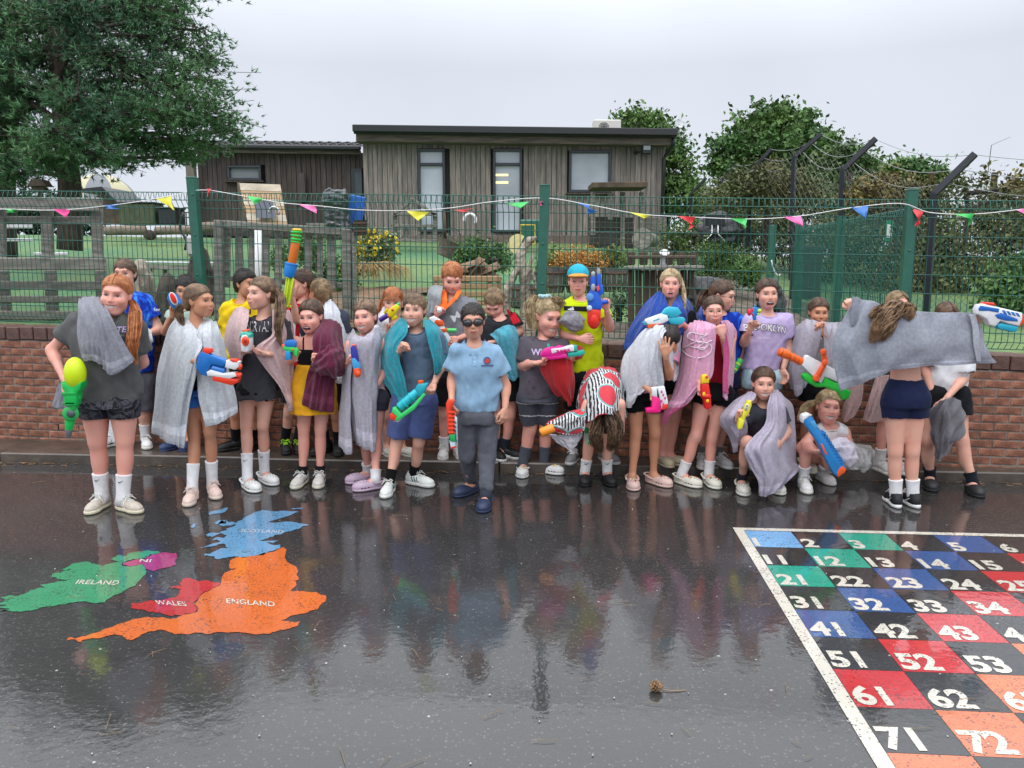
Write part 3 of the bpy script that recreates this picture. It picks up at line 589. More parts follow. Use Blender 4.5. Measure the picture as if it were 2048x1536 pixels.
# air conditioner and dish on the roof
ac=empty('air_conditioner',BP(1213,258,1.0),'white air conditioning unit on the classroom roof','air conditioner');mb=MB();q0,q1=P(1186,247,19),P(1240,264,19);cc=(q0+q1)/2;mb.box(cc,(q1[0]-q0[0],.35,q0[2]-q1[2]+.12),bev=.02);mb.build('housing',mat('ac_white',(.62,.60,.55),rough=.5,var=.06),ac)
mb=MB()
for r_ in(.03,.07,.11):mb.tube([cc+(r_*math.cos(t)-.08,-.182,r_*math.sin(t)*.8)for t in np.linspace(0,6.283,20)],.006,4,cap=False)
for t in np.linspace(0,math.pi,9)[:-1]:mb.tube([cc+(-.08+.115*math.cos(t),-.184,.09*math.sin(t)),cc+(-.08-.115*math.cos(t),-.184,-.09*math.sin(t))],.003,4)
mb.build('fan_grille',mat('grille',(.16,.16,.16),rough=.5),ac)
ds_=empty('satellite_dish',P(1352,262,18.6),'small white satellite dish on a pole at the right end of the roof','satellite dish');mb=MB();q=P(1356,248,18.6);mb.lathe(q,[(.001,.0),(.05,.008),(.09,.028),(.115,.055),(.112,.058),(.085,.034),(.04,.014),(.001,.008)],20,axis=(.5,-.8,.25));mb.build('dish',mat('dish_white',(.66,.68,.70),rough=.4),ds_,True)
mb=MB();mb.tube([q,q+(.05,0,-.1),P(1352,275,18.6)],.014,6);mb.tube([q,q+(.09,-.14,-.06)],.006,5);mb.build('mast',mat('mast',(.45,.46,.47),rough=.4,metal=.5),ds_,True)
# the lower wing
wing=empty('timber_wing',BP(560,480,1.6),'lower dark boarded wing left of the classroom with a narrow tilting window and a door','building')
face(393,700,305,309,470,480,1.6,10.0,clad2,wing,[(455,524,330,363)],2);face(700,728,309,309,337,337,1.6,10,clad2,wing,[],3)
mb=MB();a,b=BP(394,305,1.7),BP(724,309,1.7);mb.box(((a[0]+b[0])/2,BY+4.2,(a[2]+zb)/2),(b[0]-a[0],4.9,a[2]-zb));mb.build('wall_core',MATS['core'],wing)
beam('fascia',BP(388,301,1.4),BP(722,305,1.4),.09,.05,fas,wing);beam('gutter',BP(386,292,1.3),BP(722,296,1.3),.11,.12,DARK,wing,.03)
rt=mat('roof_tiles',(.03,.032,.034),rough=.35,var=.4,scale=8,bump=1.5,bscale=60)
for k in range(3):
 for j in range(56):
  x0=388+j*6.0+(3 if k%2 else 0);q=BP(x0+3,288.5-k*2.9+j*.07,1.5+k*.28);mb=MB()if(j==0)else mb;mb.box(q+np.array([0,0,.01*((j*7+k)%3)]),(.066,.34,.035),np.array(Matrix.Rotation(.12,3,'X')),bev=.012)
 tag(mb.build('roof_tile_row',rt,wing),kind='stuff')
w2=window(455,524,331,361,1.58,None,mat('frosted',(.20,.22,.23),rough=.3,var=.1),wing)
mb=MB();a,b=BP(702,337,1.58),BP(727,480,1.58);mb.box(((a[0]+b[0])/2,a[1],(a[2]+b[2])/2),(b[0]-a[0],.08,a[2]-b[2]),bev=.005);dr=mb.build('door',FRM,wing);mb=MB();a,b=BP(710,345,1.5),BP(727,480,1.5);mb.box(((a[0]+b[0])/2,a[1],(a[2]+b[2])/2),(b[0]-a[0],.01,a[2]-b[2]));mb.build('pane',GLASS,dr)
mb=MB();a=BP(602,350,1.5);mb.box((a[0],a[1],a[2]-.28),(.19,.05,1.1*.6),bev=.01);mb.build('vent_cover',clad2,wing)
cp=mat('corner_post_wood',(.16,.145,.12),rough=.85,var=.25,scale=3,bump=1,stretch=(10,10,1));mb=MB();mb.box(((BP(386,400,1.3))[0],BP(386,400,1.3)[1],(BP(386,300,1.3)[2]+zb)/2),(.19,.19,BP(386,300,1.3)[2]-zb),bev=.01);mb.build('corner_post',cp,wing)
# ------------------------------------------------------------------ foliage
def leaf_mesh(P0,size,rg,up=.35,fold=.35,asp=.55):
 n=len(P0);d=rg.normal(size=(n,3));d[:,2]-=.15;d/=np.linalg.norm(d,axis=1)[:,None];a=rg.normal(size=(n,3));a[:,2]+=up;s_=np.cross(d,a);s_/=np.linalg.norm(s_,axis=1)[:,None]+1e-9;nn=np.cross(s_,d);sz=(size*rg.uniform(.6,1.35,n))[:,None]
 A=P0-d*sz*.5;B=P0+d*sz*.5;C=P0+s_*sz*asp*.5+nn*sz*fold*.25;D=P0-s_*sz*asp*.5+nn*sz*fold*.25
 V=np.stack([A,C,B,D],1).reshape(-1,3);i=np.arange(n)*4;F=np.concatenate([np.stack([i,i+1,i+2],1),np.stack([i,i+2,i+3],1)]);return V,F
def tri_link(name,V,F,m,parent=None):
 me=bpy.data.meshes.new(name);me.vertices.add(len(V));me.vertices.foreach_set('co',V.astype(np.float32).ravel());k=F.shape[1];me.loops.add(F.size);me.loops.foreach_set('vertex_index',F.astype(np.int32).ravel());me.polygons.add(len(F));me.polygons.foreach_set('loop_start',np.arange(len(F),dtype=np.int32)*k)
 me.materials.append(m);me.update(calc_edges=True);me.validate();o=bpy.data.objects.new(name,me);COL.objects.link(o)
 if parent is not None:o.parent=parent;o.location=-np.array(WLOC.get(parent.name,(0,0,0)))
 WLOC[o.name]=(0,0,0);return o
def clumps(blobs,n,rg,sig=.12,cl=28,shell=.45):
 out=[];tot=sum(b[6]if len(b)>6 else b[3]*b[4]*b[5]for b in blobs)
 for b in blobs:
  k=int(n*(b[6]if len(b)>6 else b[3]*b[4]*b[5])/tot);nc=max(2,k//cl);d=rg.normal(size=(nc,3));d/=np.linalg.norm(d,axis=1)[:,None];r_=(shell+(1-shell)*rg.rand(nc))**.6;r_*=1+.18*np.sin(d[:,0]*5+b[0])*np.cos(d[:,2]*4+b[1]);c=np.array(b[:3])+d*r_[:,None]*np.array(b[3:6])
  q=c[rg.randint(nc,size=k)]+rg.normal(size=(k,3))*sig*rg.uniform(.5,1.3,size=(k,1));out.append(q)
 return np.concatenate(out)
def leafm(name,c,c2,isl=.5):return mat(name,c,rough=.55,var=.25,scale=2,island=isl,col2=c2,nscale2=.8,spec=.3)
LGR=leafm('leaf_green',(.12,.21,.055),(.06,.13,.04));LDK=leafm('leaf_dark',(.028,.062,.028),(.016,.036,.018));LBR=leafm('leaf_brownish',(.19,.145,.045),(.08,.10,.035));LYG=leafm('leaf_yellow_green',(.16,.20,.045),(.07,.13,.03));LHG=leafm('hedge_leaf',(.13,.15,.05),(.06,.11,.038));LLT=leafm('leaf_light',(.12,.17,.06),(.07,.12,.045))
BARK=mat('bark',(.085,.062,.048),rough=.9,var=.4,scale=12,bump=2,bscale=30,stretch=(3,3,.7),col2=(.045,.035,.03),nscale2=4)
def tree(name,label,blobs,n,size,lm,trunk,Y,seed,sig=.14,cat='tree',group=None,parts=('trunk','crown'),cl=28,shell=.45,up=.35,asp=.55):
 """blobs in pixels: (x, y, rx, ry, depth offset, depth radius)"""
 rg=np.random.RandomState(seed);k=Y/CAM_F;B=[]
 for b in blobs:c=P(b[0],b[1],Y+b[4]);B.append((*c,b[2]*k,b[5],b[3]*k))
 base=P(*trunk[0],Y);root=empty(name,base,label,cat,group);mb=MB()
 tp=catmull([P(x,y,Y)for x,y in trunk],8);mb.tube(tp,np.linspace(trunk_r(Y,trunk),.02,8),8)
 for b in B:
  s_=tp[min(7,3+rg.randint(4))];e_=np.array(b[:3]);mid=(s_+e_)/2+rg.normal(size=3)*.1;mb.tube(catmull([s_,mid,e_],6),np.linspace(.035,.008,6),5)
  for _ in range(5):d=rg.normal(size=3);d/=np.linalg.norm(d);mb.tube([e_-d*0,e_+d*np.array(b[3:6])*.5,e_+d*np.array(b[3:6])*.9+rg.normal(size=3)*.05],[.010,.006,.003],4)
 mb.build(parts[0],BARK,root,True);q=clumps(B,n,rg,sig,cl,shell);V,F=leaf_mesh(q,size,rg,up,asp=asp);tri_link(parts[1],V,F,lm,root);return root
def trunk_r(Y,t):return.09 if Y>12 else.03
tree('broadleaf_tree','broad leafy tree behind the right end of the classroom roof',[(1275,255,45,28,0,.8),(1320,285,45,50,0,.8),(1345,340,38,50,0,.8),(1365,395,40,40,-.5,.8),(1250,240,20,18,0,.4),(1300,250,30,20,0,.5),(1400,420,40,40,0,.6)],9000,.13,LGR,[(1335,480),(1330,380),(1290,250)],22,11)
tree('broadleaf_tree','tallest leafy tree, standing behind the angled black fence posts',[(1560,300,95,62,0,1.6),(1480,310,60,50,0,1.2),(1620,320,60,55,0,1.2),(1540,240,60,30,0,1),(1562,212,14,18,0,.3),(1480,245,22,18,0,.5),(1440,330,32,28,0,.6),(1600,240,30,22,0,.6),(1650,280,30,28,0,.6)],16000,.16,LGR,[(1570,470),(1560,340),(1560,215)],24,12,shell=.25)
tree('broadleaf_tree','pale feathery tree right of the tallest tree',[(1690,320,35,26,0,.8),(1705,345,30,25,0,.8),(1660,330,25,25,0,.6)],3500,.13,LLT,[(1690,470),(1690,380),(1690,310)],21,13)
tree('broadleaf_tree','low rounded tree beyond the hedge in front of the sky on the right',[(1790,345,60,20,0,.8),(1760,352,35,18,0,.8),(1840,355,50,20,0,.8)],5000,.15,LGR,[(1800,480),(1800,400),(1790,340)],22,14)
# hedge: one overgrown mass behind the black fence, and the bushes that stand out of it
rg=np.random.RandomState(4);HB=[]
for(x,y,rx,ry,Y,dr)in((1480,400,85,45,15,.9),(1600,385,80,45,14,.9),(1540,460,110,60,13.5,.8),(1700,410,80,50,13,.8),(1700,480,110,70,12,.8),(1800,420,75,45,12,.8),(1850,480,90,80,11.4,.7),(1900,540,110,70,11,.6),(1960,440,70,50,11.4,.6),(2040,480,80,90,11,.6),(2040,580,90,90,10.6,.5),(1800,580,120,80,11,.6),(1680,570,80,70,12,.6),(2120,430,90,120,11.2,.6),(1440,440,55,40,15.5,.7)):
 Y+=1.6;c=P(x,y,Y);k=Y/CAM_F;HB.append((*c,rx*k,dr,ry*k))
q=clumps(HB,46000,rg,.11,24,.12);V,F=leaf_mesh(q,.078,rg);hd=tri_link('hedge',V,F,LHG);tag(hd,'overgrown green and rusty hedge behind the black fence','hedge')
mb=MB()
for b in HB:
 for _ in range(6):e_=np.array(b[:3])+rg.normal(size=3)*np.array(b[3:6])*.55;mb.tube([np.array([e_[0]+rg.normal()*.2,e_[1],gz(e_[0],e_[1])]),e_+rg.normal(size=3)*.1,e_+rg.normal(size=3)*.25],[.010,.006,.003],4)
mb.build('stem',BARK,hd)
for(lb,m_,bl,Yb,n_,sd_)in(('rusty yellow bush bulging over the chain link fence left of the tall posts',LBR,[(1530,370,70,35,0,.6),(1480,395,60,30,0,.5),(1590,380,45,30,0,.5)],13.2,5000,21),('orange brown bush over the hedge between two black posts',LBR,[(1790,385,55,25,0,.4),(1740,400,40,25,0,.4),(1840,405,40,20,0,.4)],11,4000,22),('bright green bramble at the lower right behind the mesh fence',LGR,[(2010,590,45,40,0,.3),(2050,560,35,40,0,.3)],9.4,2500,23),('rusty bramble sprays rising above the right end of the hedge',LBR,[(1930,370,45,18,0,.3),(2010,375,50,20,0,.3),(2040,400,40,25,0,.3)],10.6,1300,24)):
 tree('bush',lb,bl,n_,.07,m_,[(bl[0][0],bl[0][1]+120),(bl[0][0]+4,bl[0][1]+60),(bl[0][0],bl[0][1])],Yb,sd_,sig=.09,cat='bush',parts=('stem','leaves'))
rg=np.random.RandomState(44);q=clumps([(*P(x,y,21),rx*21/CAM_F,.8,ry*21/CAM_F)for x,y,rx,ry in((-60,420,110,60),(60,430,90,45),(150,440,60,36),(-160,400,100,90))],9000,rg,.16,26,.2);V,F=leaf_mesh(q,.15,rg);tag(tri_link('hedge',V,F,LDK),'dark hedge closing off the lawn at the far left','hedge')
# the pine
def pine():
 rg=np.random.RandomState(77);Y0=10.5;k=Y0/CAM_F
 root=empty('pine_tree',P(140,470,Y0),'huge dark green pine whose branches reach over the garden at upper left','tree');mb=MB()
 tr=catmull([P(140,500,Y0),P(140,380,Y0),P(132,300,Y0),P(118,150,Y0),P(100,-120,Y0)],16);mb.tube(tr,np.linspace(.155,.09,16),12);t2=catmull([P(12,520,Y0+.8),P(10,380,Y0+.8),P(22,200,Y0+.8),P(40,-100,Y0+.8)],12);
 pads=[(30,40,70,42,0),(130,20,80,35,-.8),(230,35,75,35,.5),(320,20,60,30,0),(380,60,42,28,0),(405,110,26,26,.3),(300,90,60,22,1),(200,110,70,35,-.6),(90,110,70,38,.2),(10,130,60,40,-.5),(280,150,45,18,.2),(340,175,55,22,-.3),(395,205,45,22,-.2),(430,235,42,18,0),(455,262,26,12,0),(370,240,55,24,.4),(300,215,60,30,-.8),(220,190,65,34,.6),(150,200,60,36,-1.1),(70,190,65,38,.6),(10,220,50,35,0),(110,265,75,34,-1.0),(200,260,60,30,-.6),(270,285,50,22,0),(340,285,45,18,.3),(405,283,36,14,.2),(30,290,60,36,.2),(170,310,55,22,-.8),(90,322,55,22,-.6),(230,318,36,14,0),(20,350,30,24,.5),(370,312,26,16,.6),(350,130,50,18,-.2),(420,160,16,12,0),(60,-20,90,40,0),(200,-20,100,30,.4),(330,-15,60,25,0),(165,160,45,20,.9),(250,240,45,18,1),(120,60,60,30,1.2),(-60,100,60,120,0),(-60,250,50,80,0)]
 TP,TD=[],[]
 for(x,y,rx,ry,dy)in pads:
  c=P(x,y,Y0+dy);s_=tr[np.argmin(np.abs(tr[:,2]-(c[2]-.1)))];mid=(s_+c)/2+np.array([0,0,.12])+rg.normal(size=3)*.08;br=catmull([s_,mid,c,c+(c-s_)*(rx*k/(np.linalg.norm(c-s_)+.3))],9);mb.tube(br,np.linspace(.035,.006,9),5)
  nt_=int(40+rx*ry/8);
  for j in range(int(nt_/6)+3):  # twigs carrying tufts
   a=br[3+rg.randint(5)]+rg.normal(size=3)*.02;d=rg.normal(size=3)*np.array([rx*k,.5,ry*k]);e_=c+d*.78;tw=catmull([a,(a+e_)/2+(0,0,-.04),e_],7);mb.tube(tw,np.linspace(.009,.003,7),3,cap=False)
   for q in range(9):i=rg.randint(2,7);p_=tw[i]+rg.normal(size=3)*np.array([.07,.07,.045]);dd=(tw[-1]-tw[0]);dd=dd/(np.linalg.norm(dd)+1e-6)+np.array([0,0,.5])+rg.normal(size=3)*.5;TP.append(p_);TD.append(dd/np.linalg.norm(dd))
 mb.build('trunk',BARK,root,True);mb2=MB();mb2.tube(t2,np.linspace(.15,.09,12),12);r2=empty('pine_tree',t2[0],'second pine trunk at the left edge of the picture behind the big pine','tree');mb2.build('trunk',BARK,r2,True)
 TP,TD=np.array(TP),np.array(TD);n=len(TP);m_=10;P_=np.repeat(TP,m_,0);D_=np.repeat(TD,m_,0)+rg.normal(size=(n*m_,3))*.55;D_/=np.linalg.norm(D_,axis=1)[:,None];ln=rg.uniform(.055,.10,n*m_)[:,None];S_=np.cross(D_,rg.normal(size=(n*m_,3)));S_/=np.linalg.norm(S_,axis=1)[:,None];wv=.0072
 st=P_+D_*-.01;V=np.stack([st-S_*wv,st+S_*wv,st+D_*ln],1).reshape(-1,3);F=np.arange(len(V)).reshape(-1,3)
 pm=mat('pine_needles',(.125,.26,.105),rough=.5,var=.3,scale=1.5,island=.5,col2=(.06,.15,.08),nscale2=.9,spec=.35);tri_link('crown',V,F,pm,root)
 # crown of the second pine: foliage low at the far left
 B=[(*P(20,330,Y0+1.5),.5,.5,.25),(*P(60,350,Y0+2),.4,.4,.15),(*P(-20,300,Y0+1.5),.4,.5,.5)];q=clumps(B,3500,rg,.08);V,F=leaf_mesh(q,.07,rg,asp=.16);tri_link('crown',V,F,LDK,r2)
pine()
# ------------------------------------------------------------------ black angled posts, chain link
BLK=mat('black_steel',(.012,.014,.022),rough=.4,var=.15);cf=empty('chain_link_fence',P(1858,640,10),'tall chain link fence with black posts cranked outwards and strands of barbed wire','fence')
bp=[(1850,660,1868,388,1950,308,10.0),(1678,600,1686,340,1752,277,11.2),(1582,560,1588,314,1643,268,12.2),(1495,520,1500,345,1543,298,13.2),(1435,500,1438,368,1473,330,14.4),(1378,480,1381,388,1413,356,16)]
TPS=[]
for(bx,by,ex,ey,tx,ty,Y)in bp:
 mb=MB();b_,e_,t_=P(bx,by,Y),P(ex,ey,Y),P(tx,ty,Y-.15);w_=.052*min(1,10/Y)**1.4;mb.tube([b_,e_,e_+(t_-e_)*.02,t_],w_,4);mb.build('post',BLK,cf);TPS.append((b_,e_,t_))
TPS.insert(0,tuple(q+np.array([2.6,-.5,-.05])for q in TPS[0]))
WIR=mat('galvanised',(.30,.31,.32),rough=.45,metal=.5,var=.1)
for t,nm in((.98,0),(.62,1),(.28,2)):
 pts=[]
 for i in range(len(TPS)-1):
  a,b_=[q[1]+(q[2]-q[1])*t for q in TPS[i:i+2]]
  for s_ in np.linspace(0,1,9)[:-1]:pts.append(a+(b_-a)*s_-np.array([0,0,.10*math.sin(math.pi*s_)*(1+.4*nm)]))
 mb=MB();mb.tube(pts,.0038,4,cap=False)
 mb.build('barbed_wire',WIR,cf)
DW=mat('dark_wire',(.12,.11,.11),rough=.5,metal=.3,var=.1)
for i in range(len(TPS)-2):
 (b0,e0,t0_),(b1,e1,t1_)=TPS[i],TPS[i+1];L_=np.linalg.norm((e1-e0)[:2]);H_=min(e0[2]-b0[2],1.9);n=int((L_+H_)/(.085 if i<2 else.13));mb=MB()
 for k in range(n):
  for sg_ in(0,1):
   u0=k*(L_+H_)/n-(H_ if True else 0);pa,pb=(u0,0.),(u0+H_,H_)
   if pa[0]<0:pa=(0,-u0)
   if pb[0]>L_:pb=(L_,L_-u0)
   if pb[1]<=pa[1]:continue
   q=[]
   for(u,v)in(pa,pb):
    uu=u/L_ if not sg_ else 1-u/L_;top=e0+(e1-e0)*uu;q.append(top+np.array([0,0,-v-.02+.12]))
   mb.tube(q,.0022,3,cap=False)
 tag(mb.build('wire_netting',DW,cf),kind='stuff')
for px,py,Y in((1990,345,13.2),(1865,343,14),(1702,345,14.6)):mb=MB();a=P(px,py if py<400 else 352,Y);mb.tube([a,a-np.array([0,0,1.2])],.05,7);mb.build('wooden_post',BARK,cf)
# ------------------------------------------------------------------ timber in the garden
OW=mat('old_timber',(.29,.27,.24),rough=.85,var=.35,scale=5,bump=1.6,bscale=50,stretch=(1,8,8),rnd=.22,col2=(.16,.148,.13),nscale2=3)
OV=mat('old_timber_upright',(.27,.25,.225),rough=.85,var=.35,scale=5,bump=1.6,bscale=50,stretch=(8,8,1),rnd=.22,col2=(.15,.14,.12),nscale2=3)
NW=mat('new_timber',(.42,.28,.15),rough=.7,var=.25,scale=5,bump=1,bscale=60,rnd=.2,col2=(.32,.20,.10),nscale2=5);BRW=mat('brown_timber',(.11,.075,.05),rough=.75,var=.3,scale=6,bump=1.2,rnd=.2,col2=(.07,.05,.035),nscale2=4)
BS=1.0
def bar(name,a,b,h,d,m,parent,Y,up=False,bev=.008,Y2=None):
 """timber between two picture points at a real depth"""
 p0,p1=P(a[0],a[1],Y),P(b[0],b[1],Y2 or Y);h,d=h*BS,d*BS;L_=p1-p0;ln=np.linalg.norm(L_);x=L_/ln;z=np.array([0,0,1.])if abs(x[2])<.8 else np.array([1.,0,0]);y=np.cross(z,x);y/=np.linalg.norm(y);z=np.cross(x,y);M=np.stack([x,y,z],1)
 mb=MB();mb.box((0,0,0),(ln,d,h),bev=bev);o=link(name,np.concatenate(mb.v),mb.f,m,parent,False,None);c=(p0+p1)/2;o.matrix_local=Matrix.Translation(Vector(c-np.array(WLOC.get(parent.name,(0,0,0)))))@Matrix(M.tolist()).to_4x4();return o
pf=empty('pallet_fence',P(100,600,6.9),'grey weathered pallet boards with slots behind the mesh at the far left','fence')
for(y,h,x0,x1,Y)in((408,26,-150,200,6.9),(440,16,-150,200,7.0),(527,24,-150,212,6.8),(570,18,-150,205,6.95),(598,14,-150,212,6.95),(630,18,-150,215,6.9)):bar('board',(x0,y),(x1,y+1),h*6.9/CAM_F,.03,OW,pf,Y)
for(x,w_)in((5,18),(98,22),(198,20),(-110,20)):
 bar('upright',(x-4,395),(x-2,527),w_*6.9/CAM_F,.05,OV,pf,6.98);bar('upright',(x+3,540),(x+8,640),w_*6.9/CAM_F,.05,OV,pf,6.98)
# white planks lying behind the pallets
for(x0,x1,y,h)in((2,62,452,9),(5,65,480,6),(70,88,508,7),(112,133,508,7),(22,195,567,5)):
 t=empty('white_plank',P((x0+x1)/2,y,7.6),{452:'short white plank, highest of the planks behind the pallet fence at left',480:'thin white plank under the highest one behind the pallet fence',508:'white block end on the grass behind the pallet fence',567:'long thin white plank lying low behind the pallet fence'}[y]+('' if x0!=112 else ', the right one of two'),'plank');bar('board',(x0,y),(x1,y),h*7.6/CAM_F,.06,mat('white_board',(.62,.64,.66),rough=.5,var=.08),t,7.6)
# picket fence
pk=empty('picket_fence',P(570,620,7.0),'grey weathered picket fence left of the middle behind the mesh','fence')
bar('rail',(447,448),(690,464),.065,.05,OW,pf if 0 else pk,6.95);bar('rail',(450,556),(700,572),.05,.04,OW,pk,7.05)
for i,x in enumerate((455,478,503,532,557,583,617,640,662)):bar('picket',(x,455+i*1.2),(x-1+(i%3),575+i*1),(.058,.066,.05,.07,.06)[i%5],.022,OV,pk,7.0+.02*(i%2))
for x,y0 in((438,440),(694,458),(708,466)):bar('post',(x,y0),(x+1,640),.075 if x!=708 else.03,.07,OV,pk,6.93)
# leaning timber board with slate
lb=empty('leaning_board',P(520,460,17),'tall pale timber easel board with a small slate, leaning left of the classroom door','board');
for i in range(6):
 t0,t1=i/6,(i+1)/6;xL0,xR0=478+20*t0,560+16*t0;y0,y1=366+90*t0,366+90*t1-.8;V=[P(*q)for q in((478+20*t0,y0,17-.8*t0),(560+16*t0,y0+3,17-.8*t0),(560+16*t1,y1+3,17-.8*t1),(478+20*t1,y1,17-.8*t1))];V+=[q+np.array([0,.03,0])for q in V];link('plank',V,[(0,1,2,3),(7,6,5,4),(0,4,5,1),(1,5,6,2),(2,6,7,3),(3,7,4,0)],NW if i%2 else mat('pale_timber',(.42,.36,.27),rough=.75,var=.25,scale=6,bump=.8),lb,False)
V=[P(*q)for q in((474,364,17.05),(478,366,16.98),(498,462,16.18),(480,462,17))];V+=[q+np.array([.0,.45,0])for q in V];link('side_panel',V,[(0,1,2,3),(7,6,5,4),(0,4,5,1),(1,5,6,2),(2,6,7,3),(3,7,4,0)],BRW,lb,False)
mb=MB();V=[P(*q)for q in((509,403,16.5),(546,403,16.5),(552,436,16.25),(514,436,16.25))];V+=[q+np.array([0,.015,0])for q in V];link('slate',V,[(0,1,2,3),(7,6,5,4),(0,4,5,1),(1,5,6,2),(2,6,7,3),(3,7,4,0)],mat('slate',(.05,.06,.09),rough=.5),lb,False)
def lathe_thing(name,label,cat,q,prof,m,part=None,axis=None,n=20,smooth=True):
 mb=MB();mb.lathe(q,prof,n,axis=axis);o=mb.build(name,m,None,smooth,loc=q);tag(o,label,cat);autosmooth(o,40);return o
STL=mat('steel',(.55,.56,.57),rough=.25,metal=.9,var=.05);WHT=mat('white_enamel',(.75,.76,.76),rough=.3,var=.05)
lathe_thing('white_bowl','white oval bowl resting on the picket fence rail','bowl',P(632,447,7.05),[(.03,-.03),(.07,-.02),(.088,0),(.082,0),(.06,-.012),(.001,-.02)],WHT)
# headphones-like arch rings hung on the fence
for(x,y,Y,lab)in((548,424,7.6,'curved chrome tap in front of the slate on the leaning board'),(940,440,6.9,'white curved hook hanging in the air before the classroom wall')):
 r_=.05 if x>600 else.045;mb=MB();c=P(x,y,Y);mb.tube([c+(r_*math.cos(t),0,r_*math.sin(t))for t in np.linspace(-.6,math.pi+.3,14)],.012,8);tag(mb.build('curved_hook',WHT if x>600 else STL,None,True,loc=c),lab,'hook')
# wrapped black barbecue
f=Field((-.35,-.3,-.5),(.35,.3,.5),.018);f.rows([(.36,0,0,.17,.16),(.30,0,0,.21,.19),(0,0,0,.20,.18),(-.38,.02,0,.24,.21)],0);f.wrinkle(.016,24,3,(1,1,.6));f.wrinkle(.008,60,5);V,Q=f.mesh();c=P(672,425,15.6);tag(link('wrapped_bin',V*1.18+c,Q,mat('black_plastic',(.03,.034,.036),rough=.22,var=.4,scale=10,bump=1,bscale=40,coat=.6),None,True,c),'bulky thing wrapped in shiny black plastic by the classroom door','bin')
mb=MB();c=P(712,420,16);mb.box(c,(.30,.18,.55),np.array(Matrix.Rotation(.2,3,'Y')),bev=.02);tag(mb.build('blue_crate',mat('blue_plastic',(.02,.12,.50),rough=.4,var=.1),None,loc=c),'upright blue plastic crate beside the wrapped black bin','crate')
def bucket(label,q,r0,r1,h,m,ax=(0,0,1),hoop=True,name='bucket',handle=True):
 root=empty(name,q,label,'bucket');ax=np.array(ax,float);ax/=np.linalg.norm(ax);mb=MB();mb.lathe(q,[(r0*.9,-h/2),(r0,-h/2+.004),(r1,h/2),(r1*1.05,h/2+.004),(r1*.94,h/2),(r0*.9,-h/2+.02),(.001,-h/2+.02)],18,axis=ax);autosmooth(mb.build('pail',m,root),45)
 if hoop:
  for t in(-.25,.3):rr=r0+(r1-r0)*(.5+t)+.003;mb=MB();mb.lathe(q+ax*h*t,[(rr,-.008),(rr+.003,-.006),(rr+.003,.006),(rr,.008)],18,axis=ax);mb.build('hoop',mat('rusty_hoop',(.10,.05,.035),rough=.6,metal=.3),root,True)
 if handle:s_=np.cross(ax,(0,1,0));s_/=np.linalg.norm(s_);mb=MB();mb.tube([q+ax*h*.5+s_*r1*math.cos(t)+ax*h*.9*math.sin(t)for t in np.linspace(0,math.pi,12)],.004,5);mb.build('handle',DARK,root,True)
bucket('small wooden bucket hanging at the right end of the picket fence',P(721,456,6.9),.048,.060,.12,BRW);bucket('tilted rusty metal pail hanging from a pole before the classroom',P(893,498,7.2),.065,.095,.14,mat('tin_pail',(.20,.16,.14),rough=.4,metal=.4,var=.3),(.45,.1,1),False)
mb=MB();mb.tube([P(887,424,7.25),P(890,478,7.25)],.018,7);q=P(889,450,7.25);tag(mb.build('wooden_pole',BRW,None,True,loc=q),'brown wooden pole the metal pail hangs from','pole')
# play house frame
BS=1.6
ph=empty('play_frame',P(830,484,15),'small timber play frame with a pitched roof in front of the classroom','playhouse')
for a,b in(((790,428),(790,480)),((870,428),(870,484)),((838,420),(838,478)),((812,452),(812,480)),((850,452),(850,480))):bar('post',a,b,.05 if a[0]in(790,870)else.035,.05,OV,ph,15)
for a,b in(((788,428),(874,428)),((788,452),(872,452)),((786,480),(874,482)),((786,432),(826,398)),((824,398),(874,432))):bar('rail',a,b,.035,.06,OW,ph,14.95)
for k in range(4):V=[P(*q)for q in((790+9*k,428-7.6*k,14.9),(797+9*k,422-7.6*k,14.9),(800+9*k,420-7.6*k,15.8),(793+9*k,426-7.6*k,15.8))];V+=[q+np.array([0,0,.015])for q in V];link('roof_board',V,[(3,2,1,0),(4,5,6,7),(0,4,5,1),(1,5,6,2),(2,6,7,3),(3,7,4,0)][::1],OW,ph,False)
BS=1.0
# shrubs behind the fence
def shrub(label,blobs,n,size,m,Y,seed,fl=None,name='shrub',up=.35,asp=.5,sig=.05):
 b=blobs[0];r=tree(name,label,blobs,n,size,m,[(b[0],b[1]+b[3]+8),(b[0],b[1]+b[3]*.4),(b[0],b[1])],Y,seed,sig=sig,cat='shrub',parts=('stem','leaves'),asp=asp)
 if fl:
  rg=np.random.RandomState(seed+50);k=Y/CAM_F;B=[(*P(q[0],q[1]-2,Y+q[4]-.05),q[2]*k*1.02,q[5]*1.02,q[3]*k*1.02)for q in blobs];V,F=leaf_mesh(clumps(B,fl[0],rg,.03,5,.9),fl[1],rg,asp=1.0,fold=.8);tag(tri_link('flowers',V,F,fl[2],r),kind='stuff')
 return r
YEL=mat('yellow_petal',(.72,.55,.03),rough=.6,island=.2);ORG=mat('orange_petal',(.50,.24,.045),rough=.6,island=.35);PNK=mat('pink_petal',(.70,.50,.48),rough=.6,island=.2)
shrub('shrub crowded with yellow flowers right of the picket fence',[(745,490,36,30,0,.16),(770,500,26,30,0,.14),(730,520,26,20,0,.12)],2600,.045,mat('leaf_grey_green',(.14,.19,.12),rough=.6,island=.4,var=.2),10.2,31,(420,.045,YEL))
rg=np.random.RandomState(3);q0=P(740,545,9.4);mb=MB();ps=[]
